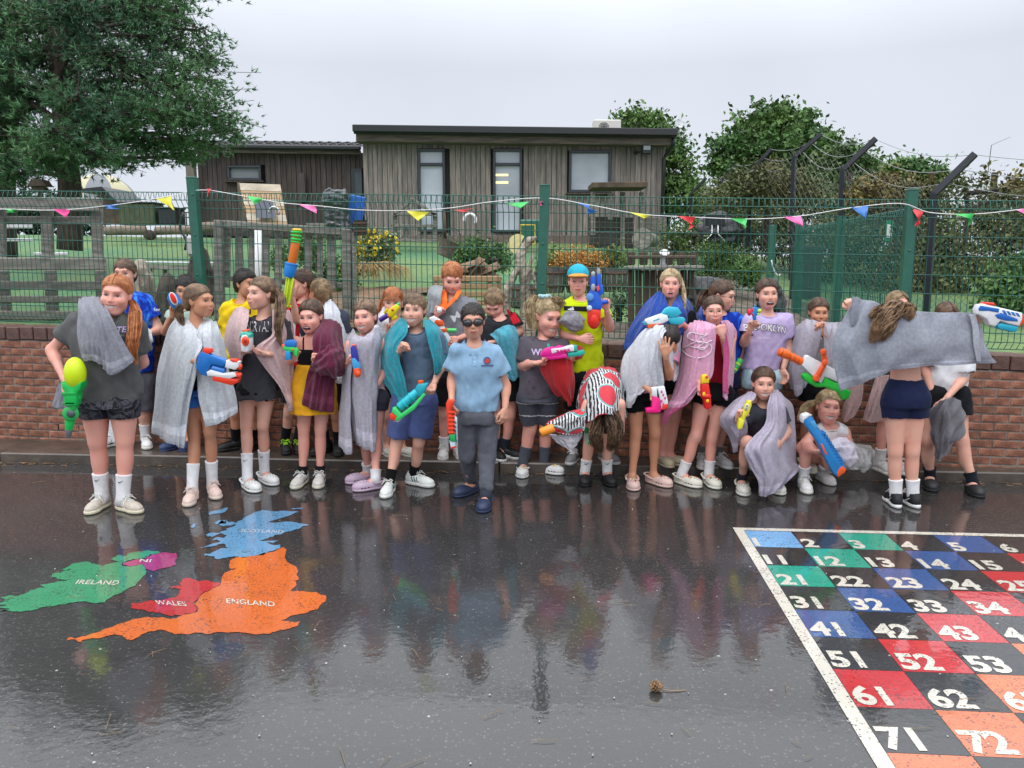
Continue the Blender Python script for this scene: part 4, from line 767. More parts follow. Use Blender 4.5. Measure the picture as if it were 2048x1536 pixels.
for i in range(420):a=rg.rand()*6.28;l=rg.uniform(.24,.44);d=np.array([math.cos(a)*.6+.25,math.sin(a)*.4-.1,.5]);ps.append([q0+rg.normal(size=3)*.02,q0+d*l*.6,q0+d*l*np.array([1.25,1,.2]),q0+d*l*np.array([1.5,1.1,-.55])])
ribbons(mb,ps,.006,rg);g=empty('ornamental_grass',q0,'tuft of straw coloured drooping grass below the yellow shrub','plant');mb.build('blades',mat('straw',(.42,.30,.13),rough=.7,island=.3),g)
shrub('round rose bush with a few pink flowers behind the split logs',[(955,510,40,32,0,.20),(990,520,26,28,0,.16),(925,525,24,28,0,.16)],4200,.045,LGR,10,32,(26,.05,PNK))
shrub('low orange flowering bush above the barrels',[(1150,522,34,16,0,.14),(1190,525,28,14,0,.12),(1120,528,22,14,0,.12)],2400,.033,ORG,9.1,33);shrub('light green bush between the barrels and the hexagonal planter',[(1225,520,32,20,0,.14),(1100,528,26,22,0,.12)],2200,.04,LYG,9.2,34)
shrub('variegated shrub growing above the hexagonal planter',[(1360,470,32,24,0,.16),(1375,500,30,26,0,.16),(1345,495,20,25,0,.12)],2600,.035,LYG,8.2,35,(20,.03,PNK));shrub('feathery yellow green plants in the raised bed',[(1430,510,36,22,0,.16),(1470,525,36,24,0,.16),(1420,545,30,22,0,.14)],3200,.055,LYG,9.8,36,asp=.25)
shrub('leafy green plant with strap leaves at the right of the raised bed',[(1490,545,26,20,0,.12),(1505,560,18,16,0,.12)],900,.11,LGR,9.4,37,asp=.18);shrub('small green weed on the gravel behind the boy in the cap',[(1238,605,12,30,0,.06)],300,.035,LLT,6.9,38)
shrub('green plants seen through the slots of the picket fence',[(620,505,30,25,0,.15),(660,540,28,26,0,.15),(560,520,22,20,0,.15),(690,560,24,30,0,.15)],2600,.05,LGR,9,39)
# driftwood trunk
dw=empty('driftwood',P(1035,620,6.8),'pale twisted driftwood stump standing on two legs behind the mesh','driftwood');DWM=mat('driftwood',(.40,.35,.28),rough=.8,var=.4,scale=6,bump=2,bscale=30,stretch=(3,3,1),col2=(.17,.14,.11),nscale2=5);k=6.8/CAM_F
f=Field(P(1000,665,6.6)-.05,P(1075,460,7.0)+.05,.007)
for(a,b_,r0,r1)in(((1050,655),(1048,560),.045,.040),((1048,560),(1040,510),.042,.045),((1040,510),(1058,482),.045,.034),((1058,482),(1070,476),.03,.018),((1012,650),(1016,575),.035,.035),((1016,575),(1040,530),.035,.03),((1066,500),(1060,540),.012,.018),((1062,540),(1075,580),.016,.012),((1052,610),(1075,628),.03,.012),((1058,540),(1052,600),.02,.02)):f.cap(P(*a,6.8),P(*b_,6.8),r0*.9,r1*.9,.012)
f.wrinkle(.005,70,8,(1,1,.3));V,Q=f.mesh();link('stump',V,Q,DWM,dw,True)
mb=MB();c=P(1036,488,7.0);V=[];n=18;pts=[(math.cos(t)*.085,math.sin(t)*.085)for t in np.linspace(R(50),R(255),n)];mb.prism([(x,z)for x,z in pts],-.01,.01);link('yellow_half_disc',np.concatenate(mb.v)+c,mb.f,mat('cream_plastic',(.70,.62,.30),rough=.5),None,False,c);tag(bpy.data.objects['yellow_half_disc'],'pale yellow half disc resting against the driftwood','disc')
# split logs in a timber crate
cr=empty('log_crate',P(930,590,6.9),'open crate of new timber behind the ginger boy','crate')
for y in(557,572,588,604,620,636):bar('board',(868,y),(1000,y+1),.052,.03,NW,cr,6.9)
for x in(870,998):bar('corner_batten',(x,552),(x,645),.04,.05,NW,cr,6.93)
rg=np.random.RandomState(2);SPL=mat('split_wood',(.40,.26,.15),rough=.8,var=.35,scale=9,bump=1,rnd=.3,col2=(.18,.11,.07),nscale2=6)
for k_,(x,y)in enumerate(((915,540),(935,532),(955,545),(975,540),(940,548),(962,552),(985,552),(925,552),(900,549),(950,534))):
 mb=MB();c=P(x,y,7.0+.03*(k_%3));s_=.05;mb.prism([(-s_,-.02),(s_,-.025),(.01,.035)],-.11,.11);M_=np.array((Matrix.Rotation(rg.uniform(-.9,.9),3,'Y')@Matrix.Rotation(rg.uniform(.6,1.5),3,'Z')@Matrix.Rotation(rg.uniform(-.4,.4),3,'X')));o=link('split_log',np.concatenate(mb.v)@M_.T+c,mb.f,SPL,None,False,c);tag(o,'split log heaped with others on top of the new timber crate','log','split logs heaped in the timber crate')
# barrels
def barrel(label,x,y,Y,r,h):
 c=P(x,y,Y);root=empty('half_barrel',c,label,'barrel','half barrel planters');prof=[(r*.84,-h/2),(r*.97,-h*.2),(r,0),(r*.98,h*.25),(r*.93,h/2),(r*.86,h/2),(r*.84,h*.35),(.001,h*.35)];n=18
 for j in range(n):
  a0,a1=j*2*math.pi/n+.012,(j+1)*2*math.pi/n-.012;V=[]
  for(rr,z)in prof[:5]:V+=[c+(rr*math.cos(a0),rr*math.sin(a0),z),c+(rr*math.cos(a1),rr*math.sin(a1),z)]
  for(rr,z)in prof[:5]:V+=[c+(rr*.9*math.cos(a0),rr*.9*math.sin(a0),z),c+(rr*.9*math.cos(a1),rr*.9*math.sin(a1),z)]
  if math.sin((a0+a1)/2)>.35:continue
  link('stave',V,[(2*i,2*i+1,2*i+3,2*i+2)for i in range(4)]+[(12+2*i,13+2*i-2+0,11+2*i,10+2*i)for i in range(0)]+[(8,9,19,18)],mat('stave_wood',(.13,.11,.10),rough=.8,var=.4,scale=12,bump=1,rnd=.25,col2=(.06,.05,.045),nscale2=6),root,False)
 for z in(-h*.22,h*.28):rr=smooth_interp(np.array([z]),np.array([p[1]for p in prof[:5]]),np.array([p[0]for p in prof[:5]]))[0]+.002;mb=MB();mb.lathe(c+(0,0,z),[(rr,-.012),(rr+.004,-.010),(rr+.004,.010),(rr,.012)],24);mb.build('hoop',mat('rusty_hoop',(.10,.05,.035)),root,True)
 mb=MB();mb.lathe(c+(0,0,h*.34),[(r*.85,-.01),(r*.85,.0),(.001,.02)],16);mb.build('soil',mat('soil',(.03,.022,.016),rough=1),root)
barrel('half barrel planter, left of three, beside the driftwood',1100,560,8.9,.175,.28);barrel('half barrel planter, middle of three, below the orange bush',1165,560,8.9,.20,.28);barrel('half barrel planter, right of three, near the hexagonal planter',1235,560,8.9,.175,.26);barrel('half barrel planter with dark staves behind the driftwood',1045,590,8.3,.15,.23)
# hexagonal planter
hp_=empty('hexagonal_planter',P(1325,590,6.7),'brown timber planter bench with upright boards behind the girl in the blue towel','planter')
for i in range(9):bar('board',(1262+i*15,540),(1262+i*15,655),.055,.03,BRW,hp_,6.7+.02*abs(i-4))
bar('ledge',(1252,536),(1402,534),.03,.26,OW,hp_,6.68)
for i in range(6):bar('picket',(1262+i*25,503),(1262+i*25,530),.07,.03,BRW,hp_,6.95)
bar('rail',(1256,514),(1392,514),.03,.02,BRW,hp_,6.9)
lathe_thing('white_ring','white hose ring standing on the planter ledge','ring',P(1329,505,6.72),[(.030,-.004),(.036,-.008),(.042,0),(.036,.008),(.030,.004)],WHT,axis=(0,-.6,.8));mb=MB();q=P(1326,521,6.74);mb.lathe(q,[(.05,-.06),(.02,-.02),(.018,.05),(.03,.06)],14);tag(mb.build('grey_spout',mat('grey_plastic',(.25,.25,.26),rough=.4),None,True,loc=q),'grey flared spout under the white ring on the planter','spout')
# mud kitchen frame, dark hut and cable drum before the classroom
BS=1.65
mk=empty('timber_table',P(1235,480,15.4),'tall timber frame table with a dark board cupboard before the big window','table');bar('top',(1180,374),(1288,373),.06,.5,BRW,mk,15.4)
for a in((1186,384,470),(1245,384,500),(1283,384,470),(1220,384,440)):bar('leg',(a[0],a[1]),(a[0],a[2]),.05,.05,OV,mk,15.2+.2*(a[0]%2))
for k_ in range(6):bar('board',(1178,438+k_*10.5),(1266,440+k_*10.5),.055,.03,mat('dark_board',(.055,.050,.045),rough=.8,var=.3,scale=6,bump=1,rnd=.3),mk,15.5)
for k_ in range(7):bar('board',(1276,438+k_*10),(1333,440+k_*10),.055,.03,OW,mk,15.6)
cdr=empty('cable_drum',P(1290,480,14.6),'grey wooden cable drum lying beside the dark cupboard','drum');c=P(1285,478,14.6);BS=1.0
mb=MB();mb.lathe(c,[(.18,-.03),(.19,-.025),(.19,.025),(.18,.03),(.001,.03)],22,axis=(-.5,-1,.1));mb.build('end_disc',OW,cdr);mb=MB();mb.lathe(c+(.2,.33,0),[(.12,-.2),(.12,.24)],18,axis=(-.5,-1,.1));mb.build('core',OW,cdr)
# yellow frame and green box before the window
mb=MB();a,b,c,d=P(1041,450,14.5),P(1070,450,14.5),P(1070,488,14.5),P(1041,488,14.5);mb.tube([a,b,c,d,a],.013,6);q=(a+c)/2;tag(mb.build('yellow_frame',mat('yellow_paint',(.65,.45,.03),rough=.4),None,loc=q),'small yellow metal toy goal before the classroom','toy goal');mb=MB();q=P(1062,462,15.4);mb.box(q,(.42,.3,.42),bev=.03);tag(mb.build('green_box',GRN,None,loc=q),'dark green plastic box behind the yellow frame','box')
# black tarpaulin, bin and bags on the right of the garden
def lump(name,label,cat,x,y,Y,rx,ry,rz,m,seed,amp=.02):
 k=Y/CAM_F;f=Field((-rx*k-.08,-ry-.08,-rz*k-.08),(rx*k+.08,ry+.08,rz*k+.08),max(.016,rx*k/14));f.ell((0,0,0),(rx*k,ry,rz*k),0);f.wrinkle(amp,20,seed);f.wrinkle(amp*.5,50,seed+1);V,Q=f.mesh();c=P(x,y,Y);o=link(name,V+c,Q,m,None,True,c);return tag(o,label,cat)
BLP=mat('black_sheet',(.012,.013,.015),rough=.3,var=.3,scale=8,bump=1,bscale=40)
lump('black_tarpaulin','crumpled black tarpaulin over a frame right of the shrub','tarpaulin',1435,468,12.6,50,.4,42,BLP,5);lump('black_sack','black sack behind the girl in the lilac tee','sack',1540,625,6.3,28,.15,70,BLP,7);lump('black_trough','long black trough behind the girl with the dark ponytail','trough',1400,605,6.9,62,.14,52,BLP,9)
mb=MB();q=P(1430,440,12);mb.box(q,(.28,.07,.17),bev=.01);
tag(mb.build('folding_chair',BLP,None,loc=q),'black chair back with two chrome legs against the tarpaulin','seat')
cl_=bpy.data.objects['folding_chair'];mb=MB()
for s_ in(-1,1):mb.tube([P(1430+s_*6,450,11.9),P(1430+s_*6,468,11.9),P(1430+s_*20,482,11.8)],.009,5)
mb.build('leg',STL,cl_,True)
mb=MB();q=P(1612,545,9.4);mb.box(q,(.36,.05,.62),bev=.01);tag(mb.build('charcoal_board',mat('charcoal_panel',(.02,.023,.028),rough=.5,var=.2),None,loc=q),'charcoal board leaning behind the side fence','board')
# log row, crates, shed and tent at the left
for i,(x0,x1,y,r_,lb_)in enumerate(((210,292,462,9,'left log of the row edging the lawn'),(310,395,462,8,'middle log of the row edging the lawn'),(395,440,455,9,'right log of the row edging the lawn, next to the green post'))):
 Y=15.5;mb=MB();a,b=P(x0,y,Y),P(x1,y-1,Y);mb.tube([a,a+(b-a)*.02,(a+b)/2+(0,0,.01),b-(b-a)*.02,b],np.array([.8,1,1.05,1,.8])*r_*Y/CAM_F,12);tag(mb.build('log',mat('log_bark',(.24,.19,.15),rough=.85,var=.35,scale=8,bump=1.5,stretch=(1,5,5)),None,True,loc=a),lb_,'log')
mb=MB();q=P(300,470,15.3);mb.lathe(q,[(.001,-.15),(.09,-.14),(.10,0),(.09,.15),(.001,.14)],12,axis=(.2,-1,0));tag(mb.build('log',BARK,None,True,loc=q),'short dark log end between the left and middle logs','log')
shd=empty('garden_shed',P(215,450,18),'small brown shed with a dark pitched roof below the pine','shed');
mb=MB();k=18.0;mb.prism([tuple(P(x,y,k)[[0,2]])for x,y in((188,445),(243,450),(245,412),(212,378),(188,396))],k,k+1.2);mb.build('wall',BRW,shd)
mb=MB();mb.prism([tuple(P(x,y,k)[[0,2]])for x,y in((209,374),(250,414),(247,418),(209,380))],k-.12,k+1.3);mb.prism([tuple(P(x,y,k)[[0,2]])for x,y in((208.8,374),(170,378),(170,386),(208.8,382))],k-.12,k+1.3);mb.build('roof',DARK,shd)
lc=mat('dull_green_crate',(.07,.085,.045),rough=.7,var=.3,scale=8,bump=.6)
for(x0,x1,y0,y1,m_,lb_)in((247,320,408,450,lc,'dull green storage chest beside the brown shed'),(325,362,418,450,DARK,'black box right of the green storage chest')):
 mb=MB();a,b=P(x0,y0,17),P(x1,y1,17);q=(a+b)/2;mb.box(q,(b[0]-a[0],.5,a[2]-b[2]),bev=.02);o=mb.build('storage_box',m_,None,loc=q);tag(o,lb_,'box');mb=MB();mb.box(q+(0,0,(a[2]-b[2])/2+.012),(b[0]-a[0]+.04,.55,.03),bev=.01);mb.build('lid',DARK,o)
tent=empty('dome_tent',P(210,400,30),'cream dome tent with grey panels beyond the brown shed','tent');c=P(205,420,30);rx,rz=70*30/CAM_F,68*30/CAM_F
for i in range(8):
 a0,a1=i*math.pi/4,(i+1)*math.pi/4;V=[]
 for t in np.linspace(0,math.pi/2,9):
  for a in np.linspace(a0,a1,4):V.append(c+(rx*math.cos(t)*math.cos(a),rx*math.cos(t)*math.sin(a),rz*math.sin(t)))
 link('panel',V,[(j*4+q,j*4+q+1,j*4+q+5,j*4+q+4)for j in range(8)for q in range(3)],mat('tent_cream',(.50,.46,.30),rough=.7)if i%2 else mat('tent_grey',(.20,.21,.23),rough=.7),tent,True)
mb=MB();c=P(80,365,10.3);mb.prism([(-.12,-.05),(.12,-.05),(.07,.03),(-.06,.03)],-.08,.08);mb.box((0,0,-.09),(.14,.1,.06));mb.box((0,0,-.5),(.04,.04,.8));tag(link('bird_table',np.concatenate(mb.v)+c,mb.f,BRW,None,False,c),'wooden bird table under the pine','bird table')
# steering wheel on the black box, grey box on a stump, bench and old stumps near the wall
mb=MB();c=P(372,425,16.5);mb.tube([c+(.14*math.cos(t),0,.10*math.sin(t))for t in np.linspace(0,6.283,20)],.011,6,cap=False);mb.tube([c-(.14,0,0),c+(.14,0,0)],.012,5);mb.tube([c,c-(0,0,.5)],.014,5);tag(mb.build('steering_wheel',DARK,None,True,loc=c),'black play steering wheel left of the classroom wing','steering wheel')
mb=MB();q=P(389,492,7.3);mb.box(q,(.12,.12,.19),bev=.025);tag(mb.build('grey_box',mat('grey_box',(.42,.42,.41),rough=.5,var=.08),None,loc=q),'grey plastic box on the stump left of the green post','box')
lump('tree_stump','old bark covered stump behind the green post','stump',405,575,7.4,27,.12,78,BARK,11,.012);lump('tree_stump','old weathered stump behind the boy in the blue football shirt','stump',287,590,6.9,24,.1,74,DWM,12,.014);lump('tree_stump','dark mossy stump right of the boy in the football shirt','stump',338,610,6.8,22,.1,62,BARK,13,.012)
bn=empty('garden_bench',P(350,530,9.3),'low bench with a white top behind the mesh left of the green post','bench');bar('top',(292,524),(428,526),.02,.22,mat('white_board',(.6,.6,.6)),bn,9.3);bar('rail',(296,534),(425,537),.05,.2,OW,bn,9.3)
for x in(300,330,420):bar('leg',(x,534),(x,580),.04,.05,OV,bn,9.3)
mb=MB();q=P(516,470,7.9);mb.tube([P(514,455,7.9),P(514,625,7.9)],.045,10);tag(mb.build('white_pipe',WHT,None,True,loc=q),'upright white pipe behind the picket fence','pipe')
mb=MB();mb.tube(catmull([P(367,425,7.4),P(360,455,7.4),P(372,480,7.4),P(370,500,7.4)],12),.012,6);tag(mb.build('dark_hose',DARK,None,True,loc=P(367,425,7.4)),'bent dark hose above the grey box','hose')
mb=MB();q=P(1545,535,6.3);mb.tube(catmull([P(1543,520,6.3),P(1547,538,6.3),P(1556,552,6.3),P(1560,548,6.3)],10),.005,5);tag(mb.build('white_cable_tie',WHT,None,True,loc=q),'white strap tied to the black sack','strap')
# brick paver stack low right of the wall foot, broken block at the wall foot
for(x,y,lb_)in((1075,888,'loose pale brick at the foot of the wall left of the blonde girl'),):mb=MB();q=G(1008,900,SZ)+(0,0,.04);mb.box(q,(.2,.12,.08),np.array(Matrix.Rotation(.2,3,'Z')),bev=.01);tag(mb.build('loose_block',mor,None,loc=q),lb_,'block')
# ------------------------------------------------------------------ painted map
def rough_outline(px,amp=1.2,it=2,seed=1):
 rg=np.random.RandomState(seed);q=np.array(px,float)
 for k in range(it):
  n=len(q);nx_=np.roll(q,-1,0);mid=(q+nx_)/2;d=nx_-q;ln=np.linalg.norm(d,axis=1)[:,None];nn=np.stack([d[:,1],-d[:,0]],1)/(ln+1e-6);mid=mid+nn*rg.normal(size=(n,1))*np.minimum(ln*.14,amp*2.0/(k+1));q=np.stack([q,mid],1).reshape(-1,2)
 return q
pm_=empty('painted_map',G(400,1150),'painted map of the British Isles on the wet asphalt in five colours','painted map')
def ground_poly(px,z,m,name,parent,fine=0):
 pts=[tuple(G(x,y)[:2])for x,y in px];bm=bmesh.new();vs=[bm.verts.new((x,y,z))for x,y in pts]
 es=[bm.edges.new((vs[i],vs[(i+1)%len(vs)]))for i in range(len(vs))];bmesh.ops.triangle_fill(bm,edges=es,use_beauty=True,use_dissolve=False);bmesh.ops.recalc_face_normals(bm,faces=bm.faces)
 V=np.array([v.co[:]for v in bm.verts]);F=[]
 for f in bm.faces:t=[v.index for v in f.verts];F.append(tuple(t if f.normal.z>0 else t[::-1]))
 bm.free();return link(name,V,F,m,parent,False)
def Z(l,ox=0,oy=1000,s=2.9257):return[(ox+x/s,oy+y/s)for x,y in l]
MC=dict(green=(.035,.27,.12),orange=(.62,.125,.015),red=(.46,.018,.018),pink=(.36,.03,.15),blue=(.115,.30,.50))
WP={k:wet_mat('paint_'+k,v)for k,v in MC.items()};WHP=wet_mat('paint_white',(.66,.62,.53));
ireland=[(0,605),(60,600),(20,590),(75,588),(5,572),(110,562),(180,530),(260,515),(235,500),(320,485),(400,470),(340,466),(330,455),(300,450),(310,432),(360,425),(415,408),(360,408),(440,370),(520,364),(560,377),(640,375),(720,362),(650,350),(660,340),(720,330),(760,312),(850,298),(935,305),(900,318),(850,330),(855,345),(780,348),(715,372),(715,388),(755,392),(830,378),(852,408),(850,440),(810,480),(790,505),(700,550),(640,580),(615,602),(500,595),(400,605),(300,625),(180,650),(70,655),(-20,650),(60,640),(-30,636),(40,618),(-30,618)]
ni=[(720,372),(850,342),(880,320),(960,308),(1030,312),(1035,340),(1028,380),(960,400),(900,418),(855,405),(832,376),(756,390),(722,385)]
scot=[(1168,285),(1230,262),(1290,245),(1240,240),(1285,220),(1330,210),(1270,195),(1330,178),(1310,165),(1370,155),(1380,140),(1340,150),(1275,140),(1300,118),(1330,125),(1380,135),(1425,105),(1480,80),(1560,62),(1640,65),(1755,72),(1700,90),(1620,115),(1560,128),(1700,128),(1808,145),(1760,165),(1700,185),(1640,205),(1580,218),(1520,240),(1630,238),(1560,248),(1640,262),(1640,282),(1560,310),(1480,330),(1400,335),(1340,335),(1265,348),(1250,330),(1195,330),(1200,315),(1260,300),(1330,285),(1320,262),(1300,258),(1230,275)]
eng=[(1345,355),(1420,340),(1480,331),(1560,311),(1642,283),(1660,275),(1678,295),(1665,340),(1690,370),(1735,395),(1750,425),(1735,440),(1750,470),(1715,470),(1735,500),(1700,535),(1750,535),(1850,540),(1905,560),(1905,595),(1860,640),(1790,665),(1700,680),(1640,705),(1700,715),(1760,712),(1740,740),(1640,765),(1580,785),(1500,790),(1400,775),(1270,775),(1180,780),(1110,788),(1020,788),(990,775),(900,770),(840,785),(810,805),(750,822),(710,795),(640,795),(560,812),(490,820),(475,835),(455,832),(450,822),(395,822),(395,808),(480,800),(560,780),(660,745),(740,715),(830,692),(900,690),(1000,700),(1060,680),(1140,662),(1160,640),(1130,610),(1170,565),(1230,530),(1290,500),(1300,450),(1345,415),(1390,402),(1345,405),(1340,380)]
wales=[(985,508),(1060,505),(1050,490),(1070,462),(1110,458),(1130,468),(1200,472),(1290,485),(1285,500),(1228,527),(1168,562),(1128,608),(1156,640),(1138,660),(1060,678),(1010,682),(960,670),(900,655),(845,645),(765,632),(775,605),(860,595),(940,590),(1010,575),(1050,550),(1060,525),(1030,515)]
isl=[[(1225,90),(1230,70),(1290,58),(1330,45),(1330,58),(1290,80)],[(1255,135),(1300,118),(1330,118),(1320,140),(1275,145)],[(1110,160),(1130,143),(1162,137),(1140,158),(1122,164)],[(1205,205),(1250,193),(1290,197),(1240,218),(1215,218)],[(1705,50),(1780,46),(1760,55),(1715,58)]]
for i,(nm,q,c)in enumerate((('ireland_region',ireland,'green'),('northern_ireland_region',ni,'pink'),('scotland_region',scot,'blue'),('england_region',eng,'orange'),('wales_region',wales,'red'))):ground_poly(rough_outline(Z(q),.5 if c=='pink' else.8,2,i),.002,WP[c],nm,pm_)
for i,q in enumerate(isl):ground_poly(rough_outline(Z(q),.5,1,i),.002,WP['blue'],'island',pm_)
def ground_text(txt,a,b,hpx,parent,m=None,off=.012,skew=0,z=.0035,sp=1.05):
 """a, b: left and right end of the baseline; hpx: letter height in the picture; letters stand up along the direction away from the viewer"""
 V,F=text_mesh(txt,1.0,off,sp);A,B=G(*a),G(*b);x0,x1=V[:,0].min(),V[:,0].max();y0,y1=V[:,1].min(),V[:,1].max();u=(V[:,0]-x0)/(x1-x0);v=(V[:,1]-y0)/(y1-y0)
 C=G((a[0]+b[0])/2+skew,(a[1]+b[1])/2-hpx)-(A+B)/2;W_=A+(B-A)*u[:,None]+C*v[:,None];W_[:,2]=z;return link('lettering',W_,F,m or WHP,parent,False)
ground_text('IRELAND',*Z([(440,495),(690,500)]),8.5,pm_,skew=6);ground_text('NI',*Z([(815,365),(880,368)]),6,pm_,skew=3);ground_text('SCOTLAND',*Z([(1400,190),(1655,198)]),6,pm_,skew=3,m=wet_mat('paint_faded',(.50,.56,.60)));ground_text('WALES',*Z([(915,615),(1095,625)]),9,pm_,skew=-4);ground_text('ENGLAND',*Z([(1325,608),(1610,628)]),10,pm_,skew=-1)
# ------------------------------------------------------------------ number square
k_=CAM_H/1.6;gx0,gy0,ga,gs=1.38453411*k_,4.56522859*k_,-.072851,.271396*k_
gr=empty('number_square',(gx0,gy0,0),'painted hundred square of numbered coloured cells with a cream border at lower right','painted number square');ca,sa=math.cos(ga),math.sin(ga)
def GP(c,r,z):x,y=c*gs,-r*gs;return(gx0+ca*x-sa*y,gy0+sa*x+ca*y,z)
CC=[wet_mat('cell_sky',(.16,.38,.66)),wet_mat('cell_teal',(.012,.33,.22)),wet_mat('cell_blue',(.028,.085,.26)),wet_mat('cell_red',(.52,.018,.022)),wet_mat('cell_orange',(.66,.16,.05)),wet_mat('cell_blue2',(.022,.085,.33))]
blkp=wet_mat('cell_black',(.016,.016,.016),speck=.15)
for r in range(10):
 for c in range(10):
  s_=(r+c)//2;m_=CC[min(s_,5)]if(r+c)%2==0 else blkp;g_=.004
  link('painted_cell',[GP(c+g_,r+1-g_,.002),GP(c+1-g_,r+1-g_,.002),GP(c+1-g_,r+g_,.002),GP(c+g_,r+g_,.002)],[(0,1,2,3)],m_,gr,False)
  V,F=text_mesh(str(r*10+c+1),1.0,.035,.96,4);x0,x1=V[:,0].min(),V[:,0].max();y0,y1=V[:,1].min(),V[:,1].max();hh=.50;sc_=hh/(y1-y0);W_=[GP(c+.035+(x-x0)*sc_*.92,r+.955-(y-y0)*sc_,.0035)for x,y,_ in V];link('numeral',W_,F,WHP,gr,False)
bw2=.215
link('border_line',[GP(10.005,10,.0024),GP(10.2,10,.0024),GP(10.2,-.19,.0024),GP(10.005,-.19,.0024)],[(0,1,2,3)],WHP,gr,False);link('border_line',[GP(-bw2,10.2,.0024),GP(10.2,10.2,.0024),GP(10.2,10.005,.0024),GP(-bw2,10.005,.0024)],[(0,1,2,3)],WHP,gr,False)
link('border_line',[GP(-bw2,10,.0024),GP(-.005,10,.0024),GP(-.005,-bw2*.35,.0024),GP(-bw2,-bw2*.35-.0,.0024)],[(0,1,2,3)],WHP,gr,False)
link('border_line',[GP(-.0049,-.02,.0024),GP(10,-.02,.0024),GP(10,-bw2*.9,.0024),GP(-bw2,-bw2*.9,.0024),GP(-bw2,-bw2*.351,.0024),GP(-.0049,-bw2*.351,.0024)],[(0,1,2,3,4,5)],WHP,gr,False)
# ------------------------------------------------------------------ small things on the ground
pc=empty('pine_cone',G(1313,1383),'brown pine cone with a twig lying on the wet asphalt','pine cone');q=G(1312,1382)+(0,0,.018);mb=MB()
for i in range(46):
 t=i/46;a=i*2.399;r_=.017*math.sin(math.pi*(.12+.80*t));p_=q+np.array([-.018+.042*t*.9,0,0])*1.0+np.array([0,math.cos(a),math.sin(a)])*r_;mb.lathe(p_,[(.0005,-.003),(.0058,-.001),(.0052,.002),(.0005,.002)],6,axis=(.8,math.cos(a),math.sin(a)))
mb.build('scales',mat('cone',(.22,.13,.065),rough=.7,var=.3,island=.3),pc,True);mb=MB();mb.tube([q+(.018,0,-.012),q+(.05,-.005,-.014),q+(.10,.0,-.015)],.0016,5);mb.build('twig',mat('twig',(.30,.21,.11),rough=.8),pc)
rg=np.random.RandomState(12);mb=MB();mb2=MB()
for i in range(70):
 x,y=rg.uniform(0,2048),935+600*rg.rand()**1.6;p_=G(x,y);a=rg.rand()*3.14;l=rg.uniform(.015,.045);d=np.array([math.cos(a),math.sin(a),0]);mb.tube([p_-d*l+(0,0,.006),p_+(0,0,.008),p_+d*l+(0,0,.006)],.0008,4)
for i in range(120):x,y=rg.uniform(0,2048),930+600*rg.rand()**1.4;p_=G(x,y);r_=rg.uniform(.0012,.0036);mb2.lathe(p_+(0,0,.003),[(.0006,-r_*.6),(r_,0),(r_*.6,r_*.7),(.0005,r_*.8)],6)
tag(mb.build('fallen_needles',mat('needle_dry',(.24,.16,.08),rough=.8),None),'dry pine needles scattered over the playground',kind='stuff');tag(mb2.build('loose_grit',mat('grit',(.45,.43,.40),rough=.8,island=.4),None,True),'pale grit scattered over the playground',kind='stuff')
mb=MB()
for i in range(420):
 u=rg.uniform(0,8.4);q=K0+kd*u+kn_*abs(rg.normal())*.045;a=rg.rand()*3.14;l=rg.uniform(.008,.03);d=np.array([math.cos(a),math.sin(a)*.5,0]);mb.tube([q-d*l+(0,0,.006),q+d*l+(0,0,.007)],rg.uniform(.0012,.003),4)
tag(mb.build('leaf_litter',mat('litter',(.16,.10,.055),rough=.9,island=.5,var=.3),None),'brown leaf litter washed up along the kerb',kind='stuff')
